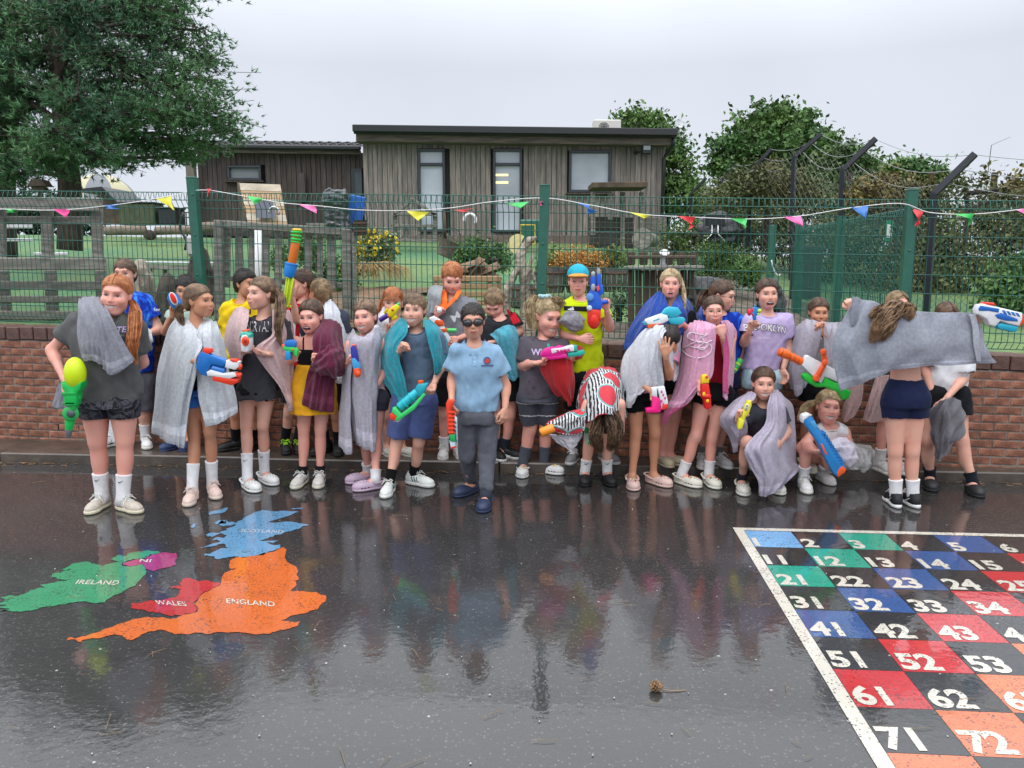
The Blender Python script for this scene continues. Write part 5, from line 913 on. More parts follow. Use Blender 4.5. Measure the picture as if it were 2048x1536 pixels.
# ------------------------------------------------------------------ people
def rot3(yaw=0,pitch=0,roll=0):
 """columns: local x (picture right), y (away from the face), z up. yaw>0 turns the face to the picture's right, pitch>0 nods down, roll>0 tips the head to the picture's right"""
 a,b,c=R(yaw),R(pitch),R(roll)
 Rz=np.array([[math.cos(a),-math.sin(a),0],[math.sin(a),math.cos(a),0],[0,0,1]])
 Rx=np.array([[1,0,0],[0,math.cos(b),-math.sin(b)],[0,math.sin(b),math.cos(b)]])
 Ry=np.array([[math.cos(c),0,math.sin(c)],[0,1,0],[-math.sin(c),0,math.cos(c)]])
 return Ry@Rz@Rx
def skin_mat(name,c,lip,warm=1.0):
 m=bpy.data.materials.new(name);m.use_nodes=True;n=m.node_tree;b=n.nodes['Principled BSDF'];Lk=n.links.new
 at=n.nodes.new('ShaderNodeAttribute');at.attribute_name='mask';sp_=n.nodes.new('ShaderNodeSeparateXYZ');Lk(at.outputs['Vector'],sp_.inputs[0])
 tcn=n.nodes.new('ShaderNodeTexCoord');no=n.nodes.new('ShaderNodeTexNoise');no.inputs['Scale'].default_value=9;no.inputs['Detail'].default_value=3;Lk(tcn.outputs['Object'],no.inputs['Vector'])
 r=n.nodes.new('ShaderNodeMapRange');r.inputs[1].default_value=.35;r.inputs[2].default_value=.75;r.inputs[4].default_value=.55;Lk(no.outputs[0],r.inputs[0])
 def mix(f,a,col):
  x=n.nodes.new('ShaderNodeMix');x.data_type='RGBA';Lk(f,x.inputs[0])
  if isinstance(a,tuple):x.inputs[6].default_value=(*a,1)
  else:Lk(a,x.inputs[6])
  x.inputs[7].default_value=(*col,1);return x.outputs[2]
 blush=(min(1,c[0]*1.02),c[1]*.72,c[2]*.68)
 o=mix(r.outputs[0],c,blush);o=mix(sp_.outputs['Y'],o,(c[0]*.98,c[1]*.58,c[2]*.55));o=mix(sp_.outputs['X'],o,lip);o=mix(sp_.outputs['Z'],o,(.10,.015,.015))
 Lk(o,b.inputs['Base Color']);b.inputs['Roughness'].default_value=.48;b.inputs['Specular IOR Level'].default_value=.4
 b.inputs['Subsurface Weight'].default_value=.12;b.inputs['Subsurface Radius'].default_value=(1,.35,.2);b.inputs['Subsurface Scale'].default_value=.01
 nb=n.nodes.new('ShaderNodeTexNoise');nb.inputs['Scale'].default_value=260;Lk(tcn.outputs['Object'],nb.inputs['Vector']);bp=n.nodes.new('ShaderNodeBump');bp.inputs['Strength'].default_value=.12;bp.inputs['Distance'].default_value=.002
 Lk(nb.outputs[0],bp.inputs['Height']);Lk(bp.outputs[0],b.inputs['Normal']);return m
SKIN={'fair':skin_mat('skin_fair',srgb(216,168,148),srgb(190,105,100)),'pink':skin_mat('skin_pink',srgb(224,166,150),srgb(196,104,104)),
'tan':skin_mat('skin_tan',srgb(194,142,112),srgb(176,96,88)),'olive':skin_mat('skin_olive',srgb(204,154,130),srgb(170,92,86))}
HAIR={'ginger':((.52,.20,.07),(.30,.085,.02)),'auburn':((.45,.15,.04),(.24,.06,.015)),'brown':((.12,.062,.034),(.04,.02,.012)),'dark':((.028,.018,.014),(.008,.006,.005)),
'lightbrown':((.24,.15,.085),(.09,.05,.028)),'blonde':((.52,.40,.23),(.25,.17,.08)),'sandy':((.30,.20,.10),(.13,.08,.04)),'midbrown':((.16,.09,.05),(.06,.032,.018)),'honey':((.30,.18,.095),(.12,.065,.03))}
def hair_mat(k):
 a,b_=HAIR[k];return mat('hair_'+k,a,rough=.45,var=.25,scale=60,island=.28,col2=b_,nscale2=25,spec=.45,bump=.3,bscale=600)
EYEW=mat('eye_white',(.58,.55,.53),rough=.25,var=.03);TEETH=mat('teeth',(.86,.83,.76),rough=.25,var=.04);LASH=mat('lash',(.03,.018,.014),rough=.6)
IRIS={'blue':mat('iris_blue',(.055,.085,.115),rough=.2),'brown':mat('iris_brown',(.05,.025,.012),rough=.2)}
_head={}
def mouth_geo(mouth):
 """half width, opening, lift of the corners, centre height"""
 return{'closed':(.019,0,.000,-.0575),'smile':(.0275,0,.0085,-.0585),'smirk':(.0215,0,.003,-.0575),'grin':(.0315,.0078,.0110,-.0590),'open':(.0180,.0150,.001,-.0610),'laugh':(.0285,.0165,.0075,-.0600)}[mouth]
def head_mesh(mouth,fat):
 key=(mouth,fat)
 if key in _head:return _head[key]
 f=Field((-.098,-.125,-.135),(.098,.115,.125),.0050)
 w_=1+.10*fat;wd,op,up,zc=mouth_geo(mouth)
 f.ell((0,.012,.030),(.073*w_**.4,.090,.081),0)
 f.ell((0,-.022,-.030),(.0575*w_,.065,.070),.035)
 f.cap((-.011,-.062,-.086),(.011,-.062,-.086),.020,.020,.035)
 ck=1.0+(.12 if up>.005 else 0)
 for s_ in(-1,1):
  f.ell((s_*.033*w_,-.0585,-.030),(.025*w_*ck,.0255*ck,.024),.03)
  f.ell((s_*.040*w_,-.020,-.062),(.019*w_,.034,.026),.03)
 if fat>.5:f.ell((0,-.045,-.096),(.042,.045,.020),.03)
 f.cap((-.032,-.0775,.024),(.032,-.0775,.024),.011,.011,.02)
 for s_ in(-1,1):f.ell((s_*.031,-.0985,.001),(.0195,.020,.0115),.016,1)
 f.cap((0,-.084,.006),(0,-.0975,-.026),.0065,.0105,.014)
 for s_ in(-1,1):f.ell((s_*.0105,-.091,-.030),(.0075,.009,.0068),.008)
 for s_ in(-1,1):
  f.ell((s_*.0765*w_**.4,.006,-.008),(.0075,.015,.025),.006,rot=rot3(0,-12,s_*12));f.ell((s_*.0845*w_**.4,.0,-.006),(.005,.009,.016),.004,1)
 f.ell((0,-.080,zc),(.028,.016,.018),.02)
 # lips follow a curve whose corners rise with the smile
 n=6;T=np.linspace(-1,1,n+1)
 zu=lambda t:zc+.0042+up*t*t+op*.35*(1-t*t);zl=lambda t:zc-.0052+(up+.004)*t*t-op*1.65*(1-t*t);yy=lambda t:-.0955+.0095*t*t+(.004 if op else 0)
 rU=.0048-(.001 if up>.005 else 0)
 for a_,b_ in zip(T[:-1],T[1:]):
  f.cap((a_*wd,yy(a_),zu(a_)),(b_*wd,yy(b_),zu(b_)),rU*(1-.5*a_*a_),rU*(1-.5*b_*b_),.006);f.cap((a_*wd,yy(a_)+.001,zl(a_)),(b_*wd,yy(b_)+.001,zl(b_)),.0056*(1-.5*a_*a_),.0056*(1-.5*b_*b_),.005)
 cav=None
 if op>0:
  c_z=zc-op*.62+up*.25;cav=((0,-.1,c_z),(wd*.90,.030,op+.0012),up)
  for x in np.linspace(-.72,.72,7):f.ell((x*wd,-.1+.004*abs(x),zc-op*.62+up*x*x*1.15),(wd*.22,.027,(op+.0012)*math.sqrt(max(.05,1-x*x*1.25))*.98),.003,1)
 V,Q=f.mesh();V=relax(V,Q,1,.25);u_=np.clip(V[:,2]/.07,0,1);V[:,0]*=.93+.05*u_*u_*(3-2*u_);M=np.zeros((len(V),3),np.float32);fr=(V[:,1]<-.068);t=V[:,0]/wd;z=V[:,2]
 if cav is None:
  mid=zc-.0005+up*t*t;hh=np.where(z>mid,.0095,.0115)*np.sqrt(np.clip(1-np.abs(t)**2.2,0,1));M[:,0]=fr*np.clip((hh-np.abs(z-mid))/.003,0,1)*.72
  M[:,2]=fr*np.exp(-((z-mid)/.0024)**2)*(np.abs(t)<1.04)*.6
 else:
  mid=c_z-up*.25+up*t*t*1.15;hh=(op+.0095)*np.sqrt(np.clip(1-np.abs(t)**2.4,0,1));ins=op*np.sqrt(np.clip(1-np.abs(t/.95)**2.4,0,1));M[:,0]=fr*np.clip((hh-np.abs(z-mid))/.003,0,1)*.72
  M[:,2]=((np.abs(z-mid)<ins+.0008)&(V[:,1]>-.0885+.008*t*t)&(V[:,1]<-.05))*1.0
 for s_ in(-1,1):M[:,1]+=np.exp(-((V[:,0]-s_*.042)/.017)**2-((V[:,2]+.032)/.015)**2)*(V[:,1]<-.03)*.38
 M[:,1]+=np.exp(-(V[:,0]/.012)**2-((V[:,2]+.028)/.01)**2)*(V[:,1]<-.09)*.3
 bv=BVHTree.FromPolygons(V.tolist(),Q.tolist());_head[key]=(V,Q,M,bv,cav);return _head[key]
def drape_pts(bv,pts,off):
 out=[]
 for x,z in pts:
  h=bv.ray_cast(Vector((x,-.3,z)),Vector((0,1,0)));y=h[0][1]if h[0]is not None else-.09;out.append((x,y-off,z))
 return np.array(out)
_hand={}
def hand_mesh(kind):
 """local: wrist at 0, fingers along +z, palm faces -y, thumb on +x"""
 if kind in _hand:return _hand[kind]
 f=Field((-.07,-.09,-.03),(.085,.04,.17),.0044)
 f.cap((0,0,-.028),(0,0,.02),.015,.021,0,((0,1,0),.75))
 for i,x in enumerate((-.024,-.008,.008,.024)):f.cap((x*.55,0,.012),(x,0,.066-.004*abs(i-1.7)),.0155,.0125,.010,((0,1,0),.85))
 f.ell((.018,-.008,.028),(.015,.013,.026),.01)
 curl={'relaxed':(22,34,20),'grip':(62,84,50),'fist':(84,98,62),'open':(6,8,5),'point':(70,90,55)}[kind]
 ln=((.026,.016,.014),(.031,.020,.016),(.034,.022,.017),(.031,.019,.016))
 for i,x in enumerate((-.0255,-.0085,.0085,.0255)):
  c=curl if not(kind=='point' and i==3)else(5,8,5);sp_=(x*(.10 if kind!='open' else.28))/.0255
  p=np.array([x,0,.066-.004*abs(i-1.7)]);a=0;r=.0088 if i else.0076
  for j in range(3):
   a+=c[j]+(i*2 if kind=='relaxed' else 0);d=np.array([math.sin(sp_)*math.cos(R(a)),-math.sin(R(a)),math.cos(R(a))*math.cos(sp_)]);q=p+d*ln[i][j]
   f.cap(p,q,r,r*.92,.0022 if j else.006);p=q;r*=.93
 if kind in('grip','fist'):th=[(.022,-.008,.022),(.042,-.028,.040),(.032,-.046,.056),(.014,-.052,.062)]
 elif kind=='open':th=[(.020,-.004,.020),(.046,-.012,.044),(.060,-.016,.066),(.068,-.018,.084)]
 else:th=[(.020,-.006,.020),(.040,-.018,.044),(.043,-.026,.064),(.041,-.032,.080)]
 for j in range(3):f.cap(th[j],th[j+1],(.0125,.0102,.0090)[j],(.0102,.0090,.0080)[j],.006 if j==0 else.002)
 V,Q=f.mesh();_hand[kind]=(relax(V,Q,1,.3),Q);return _hand[kind]
def place_hand(kind,wrist,d,palm,thumb,sc=1.0):
 """d: wrist to fingers; palm: where the palm faces; thumb: +1/-1 mirror"""
 d=np.asarray(d,float);d=d/np.linalg.norm(d);p=np.asarray(palm,float);p=p-d*(p@d);p/=np.linalg.norm(p)+1e-9;x=np.cross(-p,d)
 V,Q=hand_mesh(kind);M=np.stack([x*thumb,-p,d],1)*sc
 W=V@M.T+np.asarray(wrist)
 return W,(Q if thumb>0 else Q[:,::-1])
def bundle(mb,path,r,n,wd,rg,wave=.006,k=9,frizz=.0):
 C=catmull(path,k);rr=np.interp(np.linspace(0,1,k),np.linspace(0,1,len(r)),r)
 T=np.gradient(C,axis=0);T/=np.linalg.norm(T,axis=1)[:,None];U=np.cross(T,(0,1,.02));U/=np.linalg.norm(U,axis=1)[:,None]+1e-9;W_=np.cross(T,U);ps=[]
 for i in range(n):
  a,q=rg.rand()*6.28,math.sqrt(rg.rand());ph=rg.rand()*6.28;sh=rg.uniform(.82,1.0)
  s_=np.linspace(0,sh,k);c=np.stack([np.interp(s_,np.linspace(0,1,k),C[:,j])for j in range(3)],1)
  off=rr[:,None]*q*(math.cos(a)*U+math.sin(a)*W_)+wave*np.sin(s_*9+ph)[:,None]*U+(frizz*rg.normal(size=(k,3))if frizz else 0)
  ps.append(c+off)
 ribbons(mb,ps,wd,rg)
HC,HR=np.array([0,.013,.030]),np.array([.0752,.0925,.0835])
def slerp(a,b,t):
 a,b=a/np.linalg.norm(a),b/np.linalg.norm(b);w_=math.acos(max(-1,min(1,a@b)));t=np.asarray(t)[:,None]
 return a+(b-a)*t if w_<.01 else(np.sin((1-t)*w_)*a+np.sin(t*w_)*b)/math.sin(w_)
def on_skull(p):v=(np.asarray(p,float)-HC)/HR;return v/np.linalg.norm(v)
def hair_cap(style,low=0):
 key=('cap',style,low)
 if key in _head:return _head[key]
 f=Field((-.12,-.14,-.15),(.12,.14,.14),.008)
 f.ell(HC,HR*(.992 if style!='short' else 1.04),0)
 f.ell((0,.045,-.02),(.066,.062,.075),.03)
 n_=np.array([0,.616,.788]);off=.001
 f.half(n_*off-np.array([0,0,.006]),-n_)
 f.ell((0,-.108,.003),(.0615,.075,.055),.006,1)
 if style=='long':f.ell((0,.045,-.05),(.074,.060,.09),.03)
 V,Q=f.mesh();_head[key]=(V,Q);return _head[key]
def make_hair(p,M,C,sc,rg,body):
 style=p.get('hair','pulled');hm=hair_mat(p['hc']);W=lambda q:(np.asarray(q)*sc)@M.T+C
 V,Q=hair_cap('short' if style in('short','crop','mop')else 'pulled');hair=MB();hair.add(W(V),Q)
 ps=[];N=lambda s_=1:rg.normal(size=3)*s_
 if style in('pulled','fringe','bent'):
  kn=p.get('knot',(0,.105,.045));kd=on_skull(kn);T=np.linspace(0,1,9)
  for i in range(330):
   a=rg.uniform(-1,1)
   # hairline: front centre -> temples -> above the ears -> nape
   b=abs(a);pts=[(0,-.082,.060),(.032,-.077,.059),(.058,-.056,.038),(.071,-.024,.010),(.074,.030,.004),(.055,.072,-.040),(.0,.085,-.062)]
   u=b*6;j=min(5,int(u));q=np.array(pts[j])*(1-(u-j))+np.array(pts[j+1])*(u-j);q[0]*=1 if a>0 else-1
   s0=on_skull(q);md=on_skull(np.array([q[0]*1.1+np.sign(a)*.012,q[1]*.35+.03,q[2]*.75+.035]))
   A=slerp(s0,md,np.linspace(0,1,5));A2=slerp(A[-1],kd,np.linspace(0,1,4))[1:];D=np.concatenate([A,A2]);lift=.985+.075*np.sin(np.linspace(0,math.pi,len(D)))+rg.uniform(0,.018)
   ps.append(HC+D*HR*lift[:,None]+N(.0008))
  for i in range(250):  # from the parting, sideways and back
   s_=1 if i%2 else-1;y=rg.uniform(-.078,.06);q=np.array([s_*.002,y,.1 if y>-.05 else.1-(-.05-y)*1.1]);s0=on_skull(q);md=on_skull((s_*rg.uniform(.04,.085),y*.5+.035,.055-rg.rand()*.03))
   A=slerp(s0,md,np.linspace(0,1,5));A2=slerp(A[-1],kd,np.linspace(0,1,4))[1:];D=np.concatenate([A,A2]);ps.append(HC+D*HR*(1.045+.03*np.sin(np.linspace(0,math.pi,len(D)))+rg.uniform(0,.02))[:,None])
  ribbons(hair,[W(q)for q in ps],.0052*sc,rg,W(HC))
  if style=='fringe':
   fp=[]
   for i in range(190):
    x=rg.uniform(-.058,.058);s0=on_skull((x*.8,-.02,.11));s1=on_skull((x*1.05,-.088,.052));D=slerp(s0,s1,np.linspace(0,1,5));q=HC+D*HR*1.07
    q=np.concatenate([q,[[x*1.12,-.103+abs(x)*.35,.024+rg.uniform(-.006,.01)]]]);fp.append(W(q+N(.001)))
   ribbons(hair,fp,.005*sc,rg,W(HC))
 elif style in('short','crop','mop'):
  n=1000;ln={'short':.046,'crop':.026,'mop':.058}[style]*p.get('hl',1);cr=on_skull((.01,.06,.1))
  for i in range(n):
   while True:
    d=rg.normal(size=3);d/=np.linalg.norm(d);q=HC+d*HR
    if q[1]*.616+q[2]*.788>-.004+.01*rg.rand()and not(q[1]<-.045 and q[2]<.060+.006*rg.rand())and not(q[1]<-.005 and q[2]<.022):break
   fl=d-cr*(d@cr)+np.array([rg.normal()*.12+p.get('part',.2),-.9,-.1])*max(0,1-abs(d@cr)*.3);fl=fl-d*(fl@d);fl/=np.linalg.norm(fl)+1e-6
   lift=.003+.006*rg.rand()*(1 if d[2]>.3 else.3)*(1.5 if style=='mop' else 1);l=ln*(.6 if d[2]<.25 else 1)*rg.uniform(.7,1.15)
   pts=[]
   for t in(0,.33,.66,1):e=d*1.0+fl*(l/.09)*t;e/=np.linalg.norm(e);pts.append(HC+e*HR*(1.0+(lift/.09)*math.sin(min(1,t*1.1)*2.2))+np.array([0,0,0]))
   ps.append(W(np.array(pts)+N(.0007)))
  ribbons(hair,ps,.0052*sc,rg,W(HC))
 elif style=='long':
  for i in range(420):
   s_=1 if i%2 else-1;y=rg.uniform(-.074,.085);s0=on_skull((s_*.003,y,.1));md=on_skull((s_*.085,y*.55+.01,.01));A=slerp(s0,md,np.linspace(0,1,6));q=HC+A*HR*(1.05+rg.rand()*.04)
   ln=p.get('len',.16)*rg.uniform(.75,1.05);e=q[-1];tail=np.array([e+np.array([s_*.008*math.sin(t*3+i),.004*t,-ln*t/4])for t in range(1,5)]);ps.append(W(np.concatenate([q,tail])))
  ribbons(hair,ps,.008*sc,rg,W(HC))
 for tl in p.get('tails',[]):
  pts=[P3(q,p)for q in tl['p']];bundle(hair,pts,tl.get('r',(.018,.03,.02,.006)),int(tl.get('n',110)*1.35),tl.get('wd',.008)*.66,rg,tl.get('wave',.005),tl.get('k',8),tl.get('frizz',0))
 return hair.build('hair',hm,body,smooth=True)
def P3(q,p):
 """pixel (x, y[, dy]) at the person's depth plus dy"""
 return P(q[0],q[1],p['Y']+(q[2]if len(q)>2 else 0))
def limb(f,a,b,ra,rb,k,flat=None):f.cap(a,b,ra,rb,k,flat)
PEOPLE={}
def person(key,label,group='children lined up along the brick wall',**p):
 rg=np.random.RandomState(abs(hash(key))%9999 if False else sum(ord(c)*(i+3)for i,c in enumerate(key)))
 fz=p.get('fz',.0);gf=[G(q[0],q[1],fz)for q in p['f']]
 if fz>0:  # back row: stands on the strip with its back just off the wall
  yw=lambda x:WA[1]+(x-WA[0])*WDIR[1]/WDIR[0];xm=(gf[0][0]+gf[1][0])/2;Yb=min(float(np.mean([q[1]for q in gf])),yw(xm)-.17-p.get('fwd',0));p['Y']=Yb
  gf=[np.array([P(q[0],q[1],min(g[1],Yb+.03))[0],min(g[1],Yb+.03),fz])for q,g in zip(p['f'],gf)]
 if 'Y' not in p:p['Y']=float(np.mean([q[1]for q in gf]))
 Y=p['Y'];J=lambda n_:[P3(q,p)for q in p[n_]]
 sc=p['hpx']*Y/CAM_F/.241 if 'hpx' in p else p.get('hs',1.0);bw=p.get('bw',1.0);lw=p.get('lw',bw);M=rot3(p.get('yaw',0),p.get('pitch',0),p.get('roll',0));C=P3(p['h'],p)
 sh,el,wr=J('s'),J('e'),J('w');hp,kn=J('hip'),J('k')
 an=[q+np.array([0,0,.075])for q in gf]
 if 'an' in p:an=J('an')
 fy=[q[2]if len(q)>2 else 0 for q in p['f']]
 rows=[(P(q[1]*0+(q[1]+q[2])/2,q[0],Y+(q[3]if len(q)>3 else 0)),(q[2]-q[1])/2*(Y+(q[3]if len(q)>3 else 0))/CAM_F,q[4]if len(q)>4 else p.get('dep',.66))for q in p['t']]
 # r: (z, cx, cy, a, b)
 tr=[(c[2],c[0],c[1],a,max(.06,a*dp))for c,a,dp in rows]
 allp=np.array([C,*sh,*el,*wr,*hp,*kn,*an]+[[r[1]+s_*r[3],r[2]+r[4]*s_,r[0]]for r in tr for s_ in(-1,1)])
 f=Field(allp.min(0)-.16,allp.max(0)+.14,.0125)
 bent=p.get('bent')
 f.D[:]=.2
 if not bent:f.rows([(z,x,y,max(.05,a-p.get('loose',.016)),max(.045,b-p.get('loose',.016)))for z,x,y,a,b in[(max(q[0]for q in tr)-.002,tr[0][1],tr[0][2],tr[0][3]*.5,tr[0][4]*.6),(max(q[0]for q in tr)-.028,tr[0][1],tr[0][2],tr[0][3]*.86,tr[0][4]*.9)]+[q for q in tr[1:]]],.03)
 neck=(sh[0]+sh[1])/2+np.array([0,0,.015]);neck=P3(p['n'],p)if 'n' in p else neck
 hd=C+M@(np.array([0,.022,-.035])*sc)
 limb(f,neck+(0,0,-.02),hd,.042*bw**.6,.042*sc,.03)
 for i in(0,1):
  limb(f,neck+(0,0,-.04),sh[i]+(0,0,-.014),.034,.031*bw,.03);limb(f,sh[i]+(0,0,-.006),el[i],.034*bw,.0285*bw,.02);limb(f,el[i],wr[i],.0285*bw,.0195*bw**.5,.012)
  mid=el[i]*.72+wr[i]*.28;limb(f,el[i],mid,.0275*bw,.030*bw,.012)
  # thigh, knee, calf
  limb(f,hp[i],kn[i],.062*lw**1.1,.038*lw,.014);limb(f,kn[i],an[i],.0345*lw,.0245*lw**.5,.012)
  d=an[i]-kn[i];cb=kn[i]+d*.12;ce=kn[i]+d*.55;bk=np.array([0,.014,0]);f.ell((cb+ce)/2+bk,(.031*lw,.035*lw,.095),.025);limb(f,kn[i]+(0,-.010,.012),kn[i]+(0,-.010,-.012),.030*lw,.029*lw,.02)
  yw=R(fy[i]);fd=np.array([math.sin(yw),-math.cos(yw),0]);
  if not p.get('nofoot'):limb(f,an[i]+(0,0,-.03),an[i]+fd*.12+(0,0,-.05),.032,.022,.02)
 limb(f,hp[0]+(0,.01,.02),hp[1]+(0,.01,.02),.058*lw,.058*lw,.02,((0,1,0),.9))
 if bent:
  c=[P3(q,p)for q in bent]
  for a,b in zip(c[:-1],c[1:]):limb(f,a,b,.072*bw,.072*bw,.04)
 V,Q=f.mesh();V=relax(V,Q,2,.5);parts=[(V,Q,None)]
 hv,hq,hmk,bv,cav=head_mesh(p.get('mouth','smile'),p.get('fat',0));parts.append((hv*sc@M.T+C,hq,hmk))
 for i in(0,1):
  h=p.get('hands',[None,None])[i]
  if h:
   kind,d,palm=h[:3];side=1 if i==0 else-1;th=h[3]if len(h)>3 else side
   if d is None:d=wr[i]-el[i]
   W_,q=place_hand(kind,wr[i],d,palm,th,p.get('hsc',.84)*(1+.12*(bw-1)));parts.append((W_,q,None))
 Vs,Qs,Ms,n0=[],[],[],0
 for v,q,m_ in parts:Vs.append(v);Qs.append(q+n0);Ms.append(m_ if m_ is not None else np.zeros((len(v),3)));n0+=len(v)
 base=(gf[0]+gf[1])/2;base=np.array([base[0],base[1],fz])
 body=link('person',np.concatenate(Vs),np.concatenate(Qs),SKIN[p.get('skin','fair')],None,True,base)
 at=body.data.attributes.new('mask','FLOAT_VECTOR','POINT');at.data.foreach_set('vector',np.concatenate(Ms).astype(np.float32).ravel())
 tag(body,label,'child',group)
 H=lambda q:(np.asarray(q)*sc)@M.T+C
 # face
 if not p.get('noface'):
  sq=min(1.05,p.get('squint',.7)+.15)
  for s_ in(-1,1):
   if s_ in p.get('hide_eye',()):continue
   mb=MB();n=12;T=np.linspace(-1,1,n);hu,hl=.0078*(1.12-.5*sq),.0062*(1.15-.75*sq);cx=s_*.0315;tilt=.0010
   up=[(cx+.0160*t,.0005+hu*(1-t*t)**.8+tilt*t*s_)for t in T];lo=[(cx+.0160*t,.0005-hl*(1-t*t)**.8+tilt*t*s_)for t in T];md=[((a[0]+b[0])/2,(a[1]+b[1])/2)for a,b in zip(up,lo)]
   A,B,D_=drape_pts(bv,up,.0008),drape_pts(bv,md,.0008),drape_pts(bv,lo,.0008);B[:,1]-=.0022*(1-T**2);V=np.concatenate([A,B,D_]);mb.add(H(V),[(k*n+j,k*n+j+1,(k+1)*n+j+1,(k+1)*n+j)for k in(0,1)for j in range(n-1)],0)
   gx=cx+p.get('gaze',0)*.004;gz=.0008-p.get('gazez',0)*.003;r=.0072;ang=np.linspace(0,2*math.pi,13)[:-1]
   pts=[(gx+r*math.cos(t),min(gz+hu*.82,max(gz-hl*.9,gz+r*math.sin(t))))for t in ang]+[(gx,gz)];I=drape_pts(bv,pts,.0034);mb.add(H(I),[(j,(j+1)%12,12)for j in range(12)],1)
   I2=drape_pts(bv,[(gx+(a-gx)*.45,gz+(b-gz)*.45)for a,b in pts],.0040);mb.add(H(I2),[(j,(j+1)%12,12)for j in range(12)],2)
   l1=drape_pts(bv,up,.0018);mb.tube(H(l1),np.array([.0008]+[.0014]*(n-2)+[.0008])*sc,5,2)
   mb.build('eye',None,body,True,mats=[EYEW,IRIS[p.get('iris','blue')],LASH])
   bz=.0252+p.get('brow',0);bp_=[(s_*x,bz+dz)for x,dz in((.0135,-.001),(.022,.0018),(.032,.0032),(.041,.001),(.047,-.003))];b1=drape_pts(bv,bp_,.0008)
   mb=MB();mb.tube(H(b1),np.array([.0010,.0017,.0017,.0012,.0005])*sc,6,flat=.7);mb.build('eyebrow',hair_mat({'blonde':'sandy','auburn':'auburn','ginger':'ginger'}.get(p['hc'],p['hc'])),body,True)
  # nostrils
  mb=MB()
  for s_ in(-1,1):mb.lathe(H((s_*.0058,-.0975,-.0375)),[(.0005,-.0015),(.0024,-.001),(.0026,.001),(.0005,.0015)],8,axis=M@np.array([0,-.6,-.8]))
  mb.build('nostril',LASH,body,True)
  if cav is not None:
   wd,op,up,zc=mouth_geo(p['mouth']);gr=p['mouth']=='grin';n=8
   for row in((0,)if not(p['mouth']=='laugh')else(0,1)):
    mb=MB()
    for j in range(n):
     t=(j-(n-1)/2)/(n/2)*.84;env=math.sqrt(max(.1,1-t*t*1.1));mid=zc-op*.62+up*t*t*1.15
     if gr:z0,z1=mid+op*env*1.05,mid-op*env*.85
     elif row==0:z0,z1=mid+op*env*1.05,mid+op*env*1.0-.0085*env
     else:z0,z1=mid-op*env*.75,mid-op*env*1.02
     mb.box(H((t*wd,-.0925+.0105*t*t+(0 if row==0 else.004),(z0+z1)/2)),(wd*.84/n*2*sc,.005*sc,abs(z0-z1)*sc),M,bev=.0007)
    mb.build('teeth',TEETH,body,True)
   if not gr:mb=MB();mb.lathe(H((0,-.080,zc-op*1.15)),[(.0005,-.003),(.014,-.002),(.013,.003),(.0005,.005)],12,axis=M@np.array([0,-.3,1]));mb.build('tongue',mat('tongue',(.45,.12,.11),rough=.35),body,True)
 if p.get('hair')!='none':make_hair(p,M,C,sc,rg,body)
 if 'glasses' in p:
  mb=MB()
  for s_ in(-1,1):
   ang=np.linspace(0,2*math.pi,21);mb.tube(H([(s_*.0315+.0235*math.cos(t),-.1015+.006*abs(math.cos(t))*(1 if math.cos(t)*s_>0 else 0),-.003+.0205*math.sin(t))for t in ang]),.0013,5,cap=False)
   mb.tube(H([(s_*.054,-.096,.002),(s_*.074,-.06,.002),(s_*.080,.01,-.002)]),.0014,5)
  mb.tube(H([(-.008,-.1015,.0),(0,-.104,.002),(.008,-.1015,.0)]),.0013,5);mb.build('glasses',mat('frame_'+p['glasses'],{'gold':(.45,.3,.16),'dark':(.03,.02,.03),'pink':(.5,.25,.25)}[p['glasses']],rough=.25,metal=.6),body,True)
 ctx=dict(p=p,body=body,sh=sh,el=el,wr=wr,hp=hp,kn=kn,an=an,tr=tr,M=M,C=C,sc=sc,bw=bw,gf=gf,fy=fy,rg=rg,lw=lw,neck=neck,Y=Y,bv=bv,H=H);PEOPLE[key]=ctx
 if 'top' in p:shirt(ctx,**p['top'])
 if 'bottom' in p:bottoms(ctx,**p['bottom'])
 for i in(0,1):
  if p.get('sock'):sock(ctx,i,*p['sock'])
  if p.get('shoe'):shoe(ctx,i,**p['shoe'])
 return ctx
